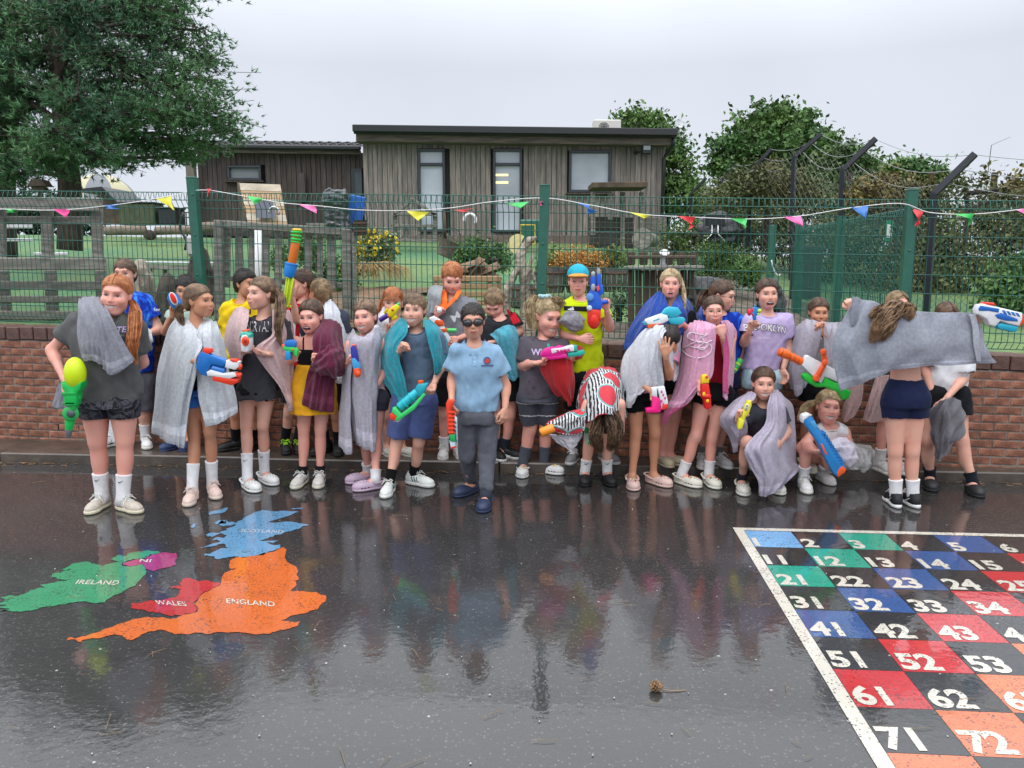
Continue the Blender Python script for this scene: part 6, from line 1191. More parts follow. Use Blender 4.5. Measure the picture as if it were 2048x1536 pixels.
def shirt(c,col=None,m=None,sleeve=.6,sr=1.0,hem=None,cuts=None,strap=None,name='shirt',collar=None,wr=1.0):
 """torso stack plus sleeves; strap: camisole cut low with thin straps"""
 m=m or cloth(*col);tr,sh,el,bw,p=c['tr'],c['sh'],c['el'],c['bw'],c['p']
 al=np.array([q for q in sh]+[q for q in el]+[[r[1]+s_*r[3],r[2]+s_*r[4],r[0]]for r in tr for s_ in(-1,1)]);f=Field(al.min(0)-.11,al.max(0)+.11,.0092)
 t0_=max(tr,key=lambda q:q[0]);f.rows(tr if strap else[(t0_[0]+.022,t0_[1],t0_[2],t0_[3]*.6,t0_[4]*.65),(t0_[0]-.008,t0_[1],t0_[2],t0_[3]*.94,t0_[4]*.95)]+[q for q in tr if q is not t0_],0);pl=[(np.array([tr[-1][1],tr[-1][2],tr[-1][0]]),(0,0,1),.4)]
 zt=max(r[0]for r in tr)
 if sleeve>0 and not strap:
  for i in(0,1):
   e_=sh[i]+(el[i]-sh[i])*sleeve;r0,r1=.0425*bw*sr,(.046+.014*sleeve)*bw*sr
   f.cap(sh[i],e_,r0,r1,.035,cut=True);f.cap(c['neck']+(0,0,-.045),sh[i]+(0,0,-.006),.038,.039*bw,.03);d=el[i]-sh[i];pl.append((e_,d,.1))
 elif not strap:
  for i in(0,1):f.cap(c['neck']+(0,0,-.06),sh[i]*.82+c['neck']*.18+(0,0,-.012),.05,.047,.03)
 f.wrinkle(.0058*wr,24,int(c['rg'].randint(9999)),(1,1,.35));f.wrinkle(.0032*wr,58,int(c['rg'].randint(9999)),(1,1,.5))
 # neck opening
 nk=c['neck']+np.array([0,-.035,.024]);f.ell(nk,(.052,.060,.045 if not p.get('vneck')else.07),.008,1)
 if strap:f.half((0,0,zt-strap),(0,0,1))
 V,Q=f.mesh();V,Q=drop_faces(V,Q,pl)
 V,Q=islands_keep(V,Q);o=link(name,V,Q,m,c['body'],True)
 # neckband
 if not strap and collar is None:
  bv=BVHTree.FromPolygons(V.tolist(),Q.tolist());ring=[]
  for t in np.linspace(0,2*math.pi,25):ring.append(nk+np.array([.054*math.cos(t),.058*math.sin(t),0]));
  rr=[]
  for q in ring:
   h=bv.find_nearest(Vector(q+np.array([0,0,.012-.0])));rr.append(np.array(h[0]))
  mb=MB();mb.tube(rr,.0045,6,cap=False,flat=1.2);mb.build('neckband',m,o,True)
 if strap:
  mb=MB();bv=BVHTree.FromPolygons(V.tolist(),Q.tolist())
  for s_ in(-1,1):
   cx=c['neck'][0]+s_*.052;pts=[(cx*1.0,tr[0][2]-tr[0][4]*.75,zt-strap-.012),(cx,tr[0][2]-tr[0][4]*.55,zt-.01),(cx,tr[0][2],c['neck'][2]-.005),(cx,tr[0][2]+.05,zt-.02),(cx,tr[0][2]+tr[0][4],zt-strap)];mb.tube(catmull(pts,12),.0055 if strap>.06 else.013,6,flat=.5)
  mb.build('strap',m,o,True)
 c['shirt']=o;c['shirt_bv']=BVHTree.FromPolygons(V.tolist(),Q.tolist());return o
def bottoms(c,col=None,m=None,frac=.45,r=1.0,top=None,kind='shorts',name=None,flare=1.0,wr=1.0,rr=1.0):
 """shorts / joggers / skirt over hips and thighs; frac: how far down the thigh (above 1: into the shin)"""
 m=m or cloth(*col);hp,kn,an,bw,p=c['hp'],c['kn'],c['an'],c['lw'],c['p']
 tr=c['tr'];zw=max(top if top is not None else tr[-1][0]+.03,hp[0][2]+.085);al=np.array([*hp,*kn]+([*an]if frac>1 else[]));al=np.concatenate([al,[[tr[-1][1],tr[-1][2],zw]]]);f=Field(al.min(0)-.17,al.max(0)+.15,.0092);pl=[]
 cx=(hp[0]+hp[1])/2;hw=np.linalg.norm(hp[0]-hp[1])/2
 wa=p.get('waist',max(.10,hw+.045*bw))
 if kind=='skirt':
  zb=(kn[0][2]*frac+hp[0][2]*(1-frac));f.rows([(zw,cx[0],cx[1],wa,.088*bw),(zw-.07,cx[0],cx[1],wa+.025,.108*bw),(zb,cx[0],cx[1]-.01,wa+.04*flare,.115*bw*flare)],0);pl.append((np.array([cx[0],cx[1],zb]),(0,0,1),.4))
 else:
  hem=tr[-1][0];ha,hb=tr[-1][3]-.015,tr[-1][4]-.015;cl=lambda z,a,b_:(z,cx[0]if z<hem else tr[-1][1],cx[1]if z<hem else tr[-1][2],(min(a,ha)if z>hem-.01 and len(tr)>2 and p.get('tuck',1)else a),(min(b_,hb)if z>hem-.01 and p.get('tuck',1)else b_))
  f.rows([cl(zw,wa,.085*bw),cl(hp[0][2]+.035,hw+.072*bw*r*rr,.095*bw),(hp[0][2]-.02,cx[0],cx[1],hw+.072*bw*r*rr,.092*bw)],0)
  for i in(0,1):
   if frac<=1:
    e_=hp[i]+(kn[i]-hp[i])*frac;ra=.0725*bw**1.1*r;rb=(.0725+(.048-.0725)*frac*(1.0 if r<1.08 else.35))*bw*r
    f.cap(hp[i],e_,ra,rb,.008,cut=True);pl.append((e_,kn[i]-hp[i],.16))
   else:
    f.cap(hp[i],kn[i],.068*bw*r,.053*bw*r,.006);e_=kn[i]+(an[i]-kn[i])*(frac-1);f.cap(kn[i],e_,.053*bw*r,.043*bw*r,.012);pl.append((e_,an[i]-kn[i],.12))
 f.wrinkle(.0032*wr,34,int(c['rg'].randint(9999)),(1,1,.4));f.wrinkle(.0012*wr,90,int(c['rg'].randint(9999)),(1,1,.6))
 V,Q=f.mesh();V,Q=drop_faces(V,Q,pl)
 o=link(name or{'shorts':'shorts','skirt':'skirt'}.get(kind,kind),V,Q,m,c['body'],True);c['bottom']=o;c['bot_bv']=BVHTree.FromPolygons(V.tolist(),Q.tolist())
 return o
def sock(c,i,col,h=.13,mark=None):
 a,k=c['an'][i],c['kn'][i];d=(k-a)/np.linalg.norm(k-a);mb=MB();L_=h;rb=.034*c['lw']**.5
 pts=[a+d*t for t in(-.04,0,L_*.3,L_*.6,L_*.93,L_*.98,L_)];q=np.array([1.0,.98,.96,1.02,1.1,1.14,1.06])*rb;mb.tube(pts,q,14);o=mb.build('sock',cloth(*col),c['body'],True)
 if mark:
  mm=MB();u=np.array([1,0,0]);cc=a+d*(L_*.75);pts=[(-.014,.002),(-.010,-.004),(-.002,-.004),(.016,.007)];mm.tube([cc+u*x*(1 if mark>0 else-1)+np.array([0,0,z])+np.array([0,-1,0])*(math.sqrt(max(0,(rb*1.08)**2-x*x))+.001)for x,z in pts],[.001,.0028,.0022,.0006],5);mm.build('emblem',cloth(30,30,32),o,True)
_shoe={}
def shoe_parts(kind):
 """local frame: heel at y=+.06, toe at y=-.17 , sole at z 0, ankle at 0,0"""
 if kind in _shoe:return _shoe[kind]
 out={}
 if kind=='clog':
  f=Field((-.07,-.20,-.02),(.07,.10,.13),.0062)
  f.ell((0,-.100,.030),(.049,.078,.044),0);f.ell((0,-.02,.026),(.039,.075,.036),.03);f.ell((0,.035,.035),(.034,.034,.034),.02)
  f.half((0,0,.0),(0,0,-1));f.ell((0,.005,.085),(.036,.066,.055),.008,1)
  V,Q=f.mesh();out['upper']=(V,Q)
  f=Field((-.07,-.20,-.02),(.07,.10,.05),.0062);f.ell((0,-.098,.012),(.053,.080,.03),0);f.ell((0,-.01,.012),(.041,.085,.03),.03);f.half((0,0,.001),(0,0,-1));f.half((0,0,.019),(0,0,1));out['sole']=f.mesh()
  mb=MB();pts=[(.041,-.028,.045),(.044,.02,.056),(.028,.062,.062),(0,.074,.064),(-.028,.062,.062),(-.044,.02,.056),(-.041,-.028,.045)];mb.tube(catmull(pts,18),.0085,8,flat=.35);out['strap']=mb
  mb=MB();bv=BVHTree.FromPolygons(V.tolist(),Q.tolist())
  for x,y in((-.022,-.075),(0,-.072),(.022,-.075),(-.030,-.100),(-.010,-.098),(.010,-.098),(.030,-.100),(-.02,-.124),(0,-.123),(.02,-.124),(-.008,-.146),(.010,-.146)):
   h=bv.ray_cast(Vector((x,y,.2)),Vector((0,0,-1)))
   if h[0]is not None:mb.lathe(np.array(h[0])-np.array(h[1])*.001,[(.0042,-.001),(.0042,.0016),(.003,.0018),(.0028,.0005)],8,axis=h[1])
  for s_ in(-1,1):
   for y in(-.07,-.095,-.118):
    h=bv.ray_cast(Vector((s_*.2,y,.027)),Vector((-s_,0,0)))
    if h[0]is not None:mb.box(np.array(h[0]),(.003,.013,.007),bev=.001)
  out['hole']=mb
 else:
  f=Field((-.06,-.21,-.02),(.06,.10,.14),.0062)
  f.ell((0,-.115,.030),(.041,.062,.036),0);f.cap((0,-.10,.035),(0,-.02,.052),.035,.034,.02);f.ell((0,.030,.045),(.034,.040,.050),.02);f.cap((0,.005,.05),(0,.01,.095),.034,.036,.02)
  f.half((0,0,.012),(0,0,-1));f.half((0,0,.092),(0,-.15,1));f.cap((0,.012,.075),(0,.012,.14),.026,.034,.004,mode=1);V,Q=f.mesh();out['upper']=(V,Q)
  f=Field((-.07,-.21,-.02),(.07,.11,.06),.0062);f.ell((0,-.112,.015),(.046,.070,.035),0);f.ell((0,.0,.015),(.037,.078,.035),.035);f.half((0,0,.001),(0,0,-1));f.half((0,0,.027),(0,-.0,1));out['sole']=f.mesh()
  bv=BVHTree.FromPolygons(V.tolist(),Q.tolist());mb=MB()
  for j,y in enumerate((-.045,-.060,-.075,-.090)):
   pts=[]
   for x in(-.020,-.010,0,.010,.020):
    h=bv.ray_cast(Vector((x,y+(.004 if(j%2)else-.004)*x/.02,.2)),Vector((0,0,-1)));pts.append(np.array(h[0])+(0,0,.003)if h[0]is not None else(x,y,.07))
   mb.tube(pts,.0032,6)
  for s_ in(-1,1):mb.tube(catmull([(0,-.04,.094),(s_*.018,-.048,.108),(s_*.034,-.052,.098),(s_*.022,-.042,.092),(0,-.04,.092)],12),.0026,6);mb.tube(catmull([(0,-.04,.094),(s_*.02,-.06,.098),(s_*.042,-.075,.075)],7),.0026,6)
  out['lace']=mb
  mb=MB()
  for s_ in(-1,1):
   for pts,r in(([(-.075,.030),(-.045,.026),(-.012,.040),(.022,.062)],(.002,.0065,.0045,.0012)),):
    q=[]
    for y,z in catmull(pts,9):
     h=bv.ray_cast(Vector((s_*.2,y,z)),Vector((-s_,0,0)));
     if h[0]is not None:q.append(np.array(h[0]))
    if len(q)>3:mb.tube(q,np.interp(np.linspace(0,1,len(q)),np.linspace(0,1,4),r),6)
  out['swoosh']=mb
  mb=MB()
  for s_ in(-1,1):
   for k in range(3):
    q=[]
    for t in np.linspace(0,1,6):
     y=-.055+k*.020+t*.012;z=.030+t*.038;h=bv.ray_cast(Vector((s_*.2,y,z)),Vector((-s_,0,0)))
     if h[0]is not None:q.append(np.array(h[0]))
    if len(q)>3:mb.tube(q,.0036,5)
  out['stripes']=mb
 _shoe[kind]=out;return out
def shoe(c,i,kind='trainer',col=(230,228,220),sole=None,lace=(225,225,220),mark=None,mcol=(40,40,45),toe=None,charms=0,hole=None,sz=.88):
 pr=shoe_parts('clog' if kind=='clog' else 'trainer');yw=R(c['fy'][i]);base=c['gf'][i]+np.array([0,0,.001])
 if 'an' in c['p']:base=c['an'][i]-np.array([0,0,.072])
 ca,sa=math.cos(yw),math.sin(yw);A=np.array([[ca,-sa,0],[sa,ca,0],[0,0,1]]);W=lambda v:(np.asarray(v)*sz)@A.T+base
 def mk(n_,key,m_,par):
  q=pr[key]
  if isinstance(q,MB):return link(n_,W(np.concatenate(q.v)),[tuple(x)for x in q.f],m_,par,True)
  return link(n_,W(q[0]),q[1],m_,par,True)
 if kind=='clog':
  pm=mat('clog_%d_%d_%d'%col,tuple(.92*x for x in srgb(*col)),rough=.55,var=.06,scale=30,bump=.2);o=mk('clog','upper',pm,c['body'])
  mk('sole','sole',pm,o);mk('strap','strap',pm,o);tag(mk('hole','hole',mat('clog_hole',(.02,.02,.02),rough=.9)if hole is None else cloth(*hole),o),kind='stuff')
  if charms:
   cols=[(230,200,60),(200,60,70),(245,245,240),(90,90,95)];rg=c['rg']
   bv=BVHTree.FromPolygons(pr['upper'][0].tolist(),pr['upper'][1].tolist())
   for k in range(charms):
    x,y=rg.uniform(-.026,.026),rg.uniform(-.14,-.07);h=bv.ray_cast(Vector((x,y,.2)),Vector((0,0,-1)))
    if h[0]is None:continue
    mb=MB();mb.lathe(np.array(h[0]),[(.007,0),(.0085,.002),(.006,.004),(.001,.005)],8,axis=h[1]);link('charm',W(np.concatenate(mb.v)),mb.f,plastic(*cols[k%4]),o,True)
 else:
  um=mat('upper_%d_%d_%d'%col,tuple(.92*x for x in srgb(*col)),rough=.6,var=.12,scale=60,bump=.35,bscale=300);o=mk('shoe','upper',um,c['body'])
  mk('sole','sole',mat('sole_%d_%d_%d'%(sole or(226,224,215)),tuple(.9*x for x in srgb(*(sole or(226,224,215)))),rough=.6,var=.15,scale=50,bump=.3),o);mk('lace','lace',cloth(*lace),o)
  if mark:tag(mk('emblem',mark,cloth(*mcol),o),kind='stuff')
def islands_keep(V,Q,mn=40):
 lab=np.arange(len(V))
 for _ in range(400):
  m=lab[Q].min(1);new=lab.copy();np.minimum.at(new,Q.ravel(),np.repeat(m,4));new=new[new]
  if(new==lab).all():break
  lab=new
 u,inv,cnt=np.unique(lab,return_inverse=True,return_counts=True);keep=cnt[inv]>=mn;Q=Q[keep[Q].all(1)];used,i2=np.unique(Q,return_inverse=True)
 return V[used],i2.reshape(Q.shape)
# print on cloth
def print_text(c,txt,cx,cy,hpx,col,which='shirt',offset=.01,spacing=1.0,tilt=0,arch=0,squeeze=1.0,outline=None):
 """lettering laid on the garment: centre and cap height given where they sit on the chest"""
 bv=c[which+'_bv']if which!='bottom' else c['bot_bv'];par=c[which];Y=c['Y'];ctr=P(cx,cy,Y-.1);k=(Y-.1)/CAM_F
 for(off,cc,lift)in(([(offset+.05,outline,.0018)]if outline else[])+[(offset,col,.003)]):
  V,F=text_mesh(txt,1.0,off,spacing);V=V*(hpx/.70)*k;V[:,0]*=squeeze;V[:,2]=0
  ct,st=math.cos(R(tilt)),math.sin(R(tilt));wd=max(1e-6,np.abs(V[:,0]).max());V[:,1]+=arch*k*(1-(V[:,0]/wd)**2)
  X=ctr[0]+V[:,0]*ct-V[:,1]*st;Z=ctr[2]+V[:,0]*st+V[:,1]*ct;W_=[]
  for x,z in zip(X,Z):
   h=bv.ray_cast(Vector((x,Y-1,z)),Vector((0,1,0)));W_.append((x,(h[0][1]if h[0]is not None else Y-.1)-lift,z))
  link('lettering',W_,F,cloth(*cc),par,False)
# sheets of cloth: towels; a towel has a flat woven border of the same dye, smoother and a little paler
def woven(m):
 k=m.name+'_border'
 if k in MATS:return MATS[k]
 q=m.copy();q.name=k;MATS[k]=q
 for n in q.node_tree.nodes:
  if n.type=='MIX' and n.blend_type=='MULTIPLY':c=n.inputs[6].default_value;n.inputs[6].default_value=(*[min(.85,x*1.22+.015)for x in list(c)[:3]],1)
  if n.type=='BUMP':n.inputs['Strength'].default_value=.2
 return q
def towel(name,label,m,ctl,Y,nu=42,nv=54,folds=.012,freq=7,seed=1,thick=.0052,group=None,cat='towel',warp=1.5,hem=True,flow=None,loc=None,fine=.5):
 """ctl: rows (top to bottom) of control points (px, py, dy); a thick sheet is spun through them, pleats grow down from where it is held"""
 nr,nc=len(ctl),len(ctl[0]);C=np.array([[P(q[0],q[1],Y+(q[2]if len(q)>2 else 0))for q in r]for r in ctl])
 A=np.stack([catmull(C[:,j],nv)for j in range(nc)],1);S=np.stack([catmull(A[i],nu)for i in range(nv)],0)
 du=np.gradient(S,axis=1);dv=np.gradient(S,axis=0);N=np.cross(du,dv);N/=np.linalg.norm(N,axis=2)[:,:,None]+1e-9
 if N[:,:,1].mean()>0:N=-N
 rg=np.random.RandomState(seed);U,Vv=np.meshgrid(np.linspace(0,1,nu),np.linspace(0,1,nv));h=0
 for i in range(5):
  fr=freq*rg.uniform(.3,1.35);ph=rg.rand()*6.28;sl=rg.uniform(-1,1)*warp+(flow or 0);s_=np.sin(3.1416*fr*1.15*(U+sl*.16*Vv+.035*np.sin(4*Vv+ph))+ph);h=h+(.9-2*np.abs(s_)**.75)*rg.uniform(.35,1)/(.5+fr/freq)*(.55+.45*np.sin(3*Vv+6*U+ph))
 h=h/2.2;h2=sum(np.sin(rg.uniform(14,34)*U+rg.uniform(-22,22)*Vv+rg.rand()*6.28)for _ in range(5))/5
 amp=folds*1.2*(.45+.55*Vv);edge=np.clip(np.minimum(U,1-U)*12,.25,1)
 S=S+N*(amp*h*edge+folds*fine*h2)[:,:,None]
 F=[(i*nu+j,i*nu+j+1,(i+1)*nu+j+1,(i+1)*nu+j)for i in range(nv-1)for j in range(nu-1)]
 lo=tuple(S.reshape(-1,3).mean(0));t=thick;T_=S+N*t*.5;B_=S-N*t*.5;n1=nu*nv
 # rounded hem: edge ring pulled together
 V=np.concatenate([T_.reshape(-1,3),B_.reshape(-1,3)]);F2=F+[tuple(q+n1 for q in f[::-1])for f in F]
 ring=[i for i in range(nu)]+[i*nu+nu-1 for i in range(1,nv)]+[(nv-1)*nu+j for j in range(nu-2,-1,-1)]+[i*nu for i in range(nv-2,0,-1)]
 F2+=[(ring[k],ring[k]+n1,ring[(k+1)%len(ring)]+n1,ring[(k+1)%len(ring)])for k in range(len(ring))]
 if hem and nv>40 and nr>3:
  bm_i=lambda i:1 if int(nv*.885)<=i<int(nv*.93)else 0;fmi=[bm_i(k//(nu-1))for k in range(len(F))]*2+[0]*(len(F2)-2*len(F));o=link(name,V,F2,None,None,True,lo,mats=[m,woven(m)],fm=fmi)
 else:o=link(name,V,F2,m,None,True,lo)
 tag(o,label,cat,group)
 bm=bmesh.new();bm.from_mesh(o.data);bmesh.ops.recalc_face_normals(bm,faces=bm.faces);bm.to_mesh(o.data);bm.free()
 o.data.polygons.foreach_set('use_smooth',np.ones(len(o.data.polygons),dtype=bool))
 if hem:
  mb=MB();st=S+N*0
  for q in(S[-1],):mb.tube(q[::2],t*.72,6)
  for q in(S[:,0],S[:,-1]):mb.tube(q[::2],t*.66,6)
  mb.build('hem',m,o,True)
 return o
# water guns: outlines drawn where they are held, given a real thickness and rounded edges
def slab(mb,poly,Y,th=.045,bev=.008,m=0,dy2=None,sm=0):
 """closed outline in (px, py), solid with a rounded rim; dy2: (dx,dy,depth) shear not used for picture tricks"""
 q=np.array([P(x,y,Y)[[0,2]]for x,y in poly]);
 if sm:
  k=len(q);q=catmull(np.concatenate([q,q[:1]]),k*sm+1)[:-1]
 ar=.5*np.sum(q[:,0]*np.roll(q[:,1],-1)-np.roll(q[:,0],-1)*q[:,1])
 if ar<0:q=q[::-1]
 n=len(q);e1=q-np.roll(q,1,0);e2=np.roll(q,-1,0)-q;e1/=np.linalg.norm(e1,axis=1)[:,None]+1e-9;e2/=np.linalg.norm(e2,axis=1)[:,None]+1e-9
 nn=np.stack([(e1+e2)[:,1],-(e1+e2)[:,0]],1);nn/=np.linalg.norm(nn,axis=1)[:,None]+1e-9;b=min(bev,th*.45);L_=[(b,0),(b*.35,.3),(0,1)];V=[]
 prof=[(-b,-th/2),(-b*.3,-th/2+b*.3),(0,-th/2+b),(0,th/2-b),(-b*.3,th/2-b*.3),(-b,th/2)]
 for ins,y in prof:p2=q+nn*ins;V.append(np.stack([p2[:,0],np.full(n,Y+y),p2[:,1]],1))
 f=[(i*n+j,i*n+(j+1)%n,(i+1)*n+(j+1)%n,(i+1)*n+j)for i in range(5)for j in range(n)]+[tuple(range(n))[::-1],tuple(5*n+j for j in range(n))]
 mb.add(np.concatenate(V),f,m)
def gun(label,Y,parts,group='water guns held by the children',name='water_gun',cat='water gun'):
 """parts: (name, colour, [shapes]); shape: ('s', outline, thickness, bevel) slab, ('r', (x,y[,dy]), (x,y[,dy]), r1, r2) rod, ('b', (x,y[,dy]), r) ball, ('e',...)"""
 allp=[]
 for n_,col,shp in parts:
  for s_ in shp:
   if s_[0]=='s':allp+=[q for q in s_[1]]
   else:allp.append(s_[1][:2])
 c=np.mean(np.array(allp,float),0);loc=P(c[0],c[1],Y);root=empty(name,loc,label,cat,group)
 for n_,col,shp in parts:
  mb=MB()
  for s_ in shp:
   if s_[0]=='s':slab(mb,s_[1],Y+(s_[4]if len(s_)>4 else 0),s_[2]if len(s_)>2 else.045,s_[3]if len(s_)>3 else.008,sm=s_[5]if len(s_)>5 else 0)
   elif s_[0]=='r':
    a=P(s_[1][0],s_[1][1],Y+(s_[1][2]if len(s_[1])>2 else 0));b=P(s_[2][0],s_[2][1],Y+(s_[2][2]if len(s_[2])>2 else 0));r1,r2=s_[3]*Y/CAM_F,(s_[4]if len(s_)>4 else s_[3])*Y/CAM_F
    d=(b-a)/(np.linalg.norm(b-a)+1e-9);e_=min(r1,r2)*.25;mb.tube([a,a+d*e_*.3,a+d*e_,b-d*e_,b-d*e_*.3,b],[r1*.8,r1*.94,r1,r2,r2*.94,r2*.8],18)
   elif s_[0]=='b':
    a=P(s_[1][0],s_[1][1],Y+(s_[1][2]if len(s_[1])>2 else 0));rx,rz=s_[2]*Y/CAM_F,s_[3]*Y/CAM_F;tl=R(s_[4])if len(s_)>4 else 0;V=[]
    T=np.linspace(0,math.pi,13);n=18
    pr=[(math.sin(t)*rx,math.cos(t)*rz)for t in T];q=MB();q.lathe((0,0,0),[(max(1e-4,r_),z)for r_,z in pr],n);v=np.concatenate(q.v);v=np.stack([v[:,0]*math.cos(tl)+v[:,2]*math.sin(tl),v[:,1]*(s_[5]if len(s_)>5 else 1),-v[:,0]*math.sin(tl)+v[:,2]*math.cos(tl)],1);mb.add(v+a,q.f)
  pm=plastic(*col)if isinstance(col,tuple)else col
  o=mb.build(n_,pm,root);autosmooth(o,40)
 return root
# ------------------------------------------------------------------ who stands where (picture points met with each child's own distance)
def zz(ox,oy,s):return lambda x,y,d=0:(ox+x/s,oy+y/s,d)
Z1,Z2,Z3,Z4=zz(0,480,2.56),zz(290,500,2.7425),zz(560,540,2.955),zz(840,500,2.7425)
Z5,Z6,Z7,Z8=zz(1020,500,2.7425),zz(1220,500,2.7425),zz(1430,540,2.954),zz(1640,540,2.953)
def band_mat(name,col,bands,bcol,noise=.004):
 """cloth with dyed rings at given heights"""
 m=cloth(*col).copy();m.name=name;n=m.node_tree;b=n.nodes['Principled BSDF'];Lk=n.links.new;src=b.inputs['Base Color'].links[0].from_socket
 g=n.nodes.new('ShaderNodeNewGeometry');s_=n.nodes.new('ShaderNodeSeparateXYZ');Lk(g.outputs['Position'],s_.inputs[0]);no=n.nodes.new('ShaderNodeTexNoise');no.inputs['Scale'].default_value=60;Lk(g.outputs['Position'],no.inputs['Vector'])
 ma=n.nodes.new('ShaderNodeMath');ma.operation='MULTIPLY_ADD';Lk(no.outputs[0],ma.inputs[0]);ma.inputs[1].default_value=noise*4;Lk(s_.outputs['Z'],ma.inputs[2]);acc=None
 for z,wv in bands:
  c=n.nodes.new('ShaderNodeMath');c.operation='COMPARE';Lk(ma.outputs[0],c.inputs[0]);c.inputs[1].default_value=z+noise*2;c.inputs[2].default_value=wv
  if acc is None:acc=c.outputs[0]
  else:a=n.nodes.new('ShaderNodeMath');a.operation='MAXIMUM';Lk(acc,a.inputs[0]);Lk(c.outputs[0],a.inputs[1]);acc=a.outputs[0]
 mx_=n.nodes.new('ShaderNodeMix');mx_.data_type='RGBA';Lk(acc,mx_.inputs[0]);Lk(src,mx_.inputs[6]);mx_.inputs[7].default_value=(*srgb(*bcol),1);Lk(mx_.outputs[2],b.inputs['Base Color']);return m
def blotch_mat(name,cols,scale=30,stretch=(1,1,1),width=.5):
 m=bpy.data.materials.new(name);m.use_nodes=True;n=m.node_tree;b=n.nodes['Principled BSDF'];Lk=n.links.new;tcn=n.nodes.new('ShaderNodeTexCoord');mp=n.nodes.new('ShaderNodeMapping');mp.inputs['Scale'].default_value=stretch;Lk(tcn.outputs['Object'],mp.inputs[0])
 no=n.nodes.new('ShaderNodeTexNoise');no.inputs['Scale'].default_value=scale;no.inputs['Detail'].default_value=2;no.inputs['Distortion'].default_value=1.5;Lk(mp.outputs[0],no.inputs['Vector']);r=n.nodes.new('ShaderNodeValToRGB');r.color_ramp.interpolation='CONSTANT'
 el=r.color_ramp.elements;el[0].color=(*srgb(*cols[0]),1);el[0].position=0;el[1].position=.48;el[1].color=(*srgb(*cols[1]),1)
 if len(cols)>2:e_=el.new(.58);e_.color=(*srgb(*cols[2]),1)
 Lk(no.outputs[0],r.inputs[0]);Lk(r.outputs[0],b.inputs['Base Color']);b.inputs['Roughness'].default_value=.9;b.inputs['Specular IOR Level'].default_value=.2;return m
def patch_on(c,corners,col,name='print_panel',which='shirt',lift=.003,n=10,m=None):
 """a printed or sewn panel following the garment: corners in picture points, clockwise"""
 bv=c['shirt_bv']if which=='shirt' else c['bot_bv'];Y=c['Y']-.1;q=[P(x,y,Y)for x,y in corners];V=[]
 for i in range(n+1):
  for j in range(n+1):
   s_,t=j/n,i/n;p_=(q[0]*(1-s_)+q[1]*s_)*(1-t)+(q[3]*(1-s_)+q[2]*s_)*t;h=bv.ray_cast(Vector((p_[0],Y-1,p_[2])),Vector((0,1,0)));V.append((p_[0],(h[0][1]if h[0]is not None else Y+.05)-lift,p_[2]))
 return link(name,V,[(i*(n+1)+j,i*(n+1)+j+1,(i+1)*(n+1)+j+1,(i+1)*(n+1)+j)for i in range(n)for j in range(n)],m or cloth(*col),c[which],True)
def disc_on(c,x,y,r,col,name='crest',lift=.0035,which='shirt'):
 bv=c['shirt_bv'];Y=c['Y']-.1;k=Y/CAM_F;o=P(x,y,Y);V=[]
 for rr in(.001,.5,1):
  for t in np.linspace(0,2*math.pi,17)[:-1]:X,Z_=o[0]+r*k*rr*math.cos(t),o[2]+r*k*rr*math.sin(t);h=bv.ray_cast(Vector((X,Y-1,Z_)),Vector((0,1,0)));V.append((X,(h[0][1]if h[0]is not None else Y+.05)-lift,Z_))
 return link(name,V,[(i*16+j,i*16+(j+1)%16,(i+1)*16+(j+1)%16,(i+1)*16+j)for i in range(2)for j in range(16)],cloth(*col),c[which],True)
SZF=SZ
TR=lambda**k:dict(kind='trainer',**k)
CL=lambda c,**k:dict(kind='clog',col=c,**k)
BACK='children standing in the back row against the wall';FRONT='children standing in the front row'
DKc=(38,38,42)
# --- back row
c=person('B','boy in a blue football shirt and grey shorts behind the ginger girl',BACK,hpx=64,h=(250,548),yaw=6,mouth='closed',hc='midbrown',hair='short',n=(252,592),s=[(222,604),(290,600)],e=[(212,655),(320,660,-.02)],w=[(225,690),(288,668,-.14)],hip=[(240,765),(286,765)],k=[(238,826),(288,830)],f=[(226,884,-30),(291,880,30)],fz=SZF,bw=1.08,
t=[(590,218,296),(620,208,306),(680,212,305),(742,212,305)],top=dict(m=blotch_mat('football_blue',((14,48,150),(30,80,190),(60,130,220)),14,(1,1,.3)),sleeve=.62),bottom=dict(col=(84,84,92),frac=.85,r=1.1),sock=((228,228,230),.10),shoe=TR(col=(235,235,235),mark='swoosh',mcol=(15,15,18)),hands=[None,('grip',None,(-.3,-1,0))])
print_text(c,'fev',314,619,7,(235,235,240));disc_on(c,271,617,8,(190,40,50));disc_on(c,271,617,5.5,(225,225,230),lift=.005)
person('C','dark haired boy mostly hidden, peeking out from behind the girl in the white cape',BACK,hpx=62,h=(372,580),yaw=12,pitch=8,mouth='closed',hc='dark',hair='mop',n=(372,618),s=[(345,630),(402,632)],e=[(330,664,-.05),(410,690)],w=[(346,630,-.20),(400,730)],hip=[(355,770),(388,770)],k=[(354,828),(388,828)],f=[(352,888,-20),(378,892,5)],fz=SZF,skin='tan',
t=[(620,340,404),(660,338,408),(730,340,405)],top=dict(col=(170,190,180),sleeve=.3),bottom=dict(col=DKc,frac=.7,r=1.1),shoe=CL((44,62,104)),hands=[('grip',(.2,0,1),(.5,-1,0)),None])
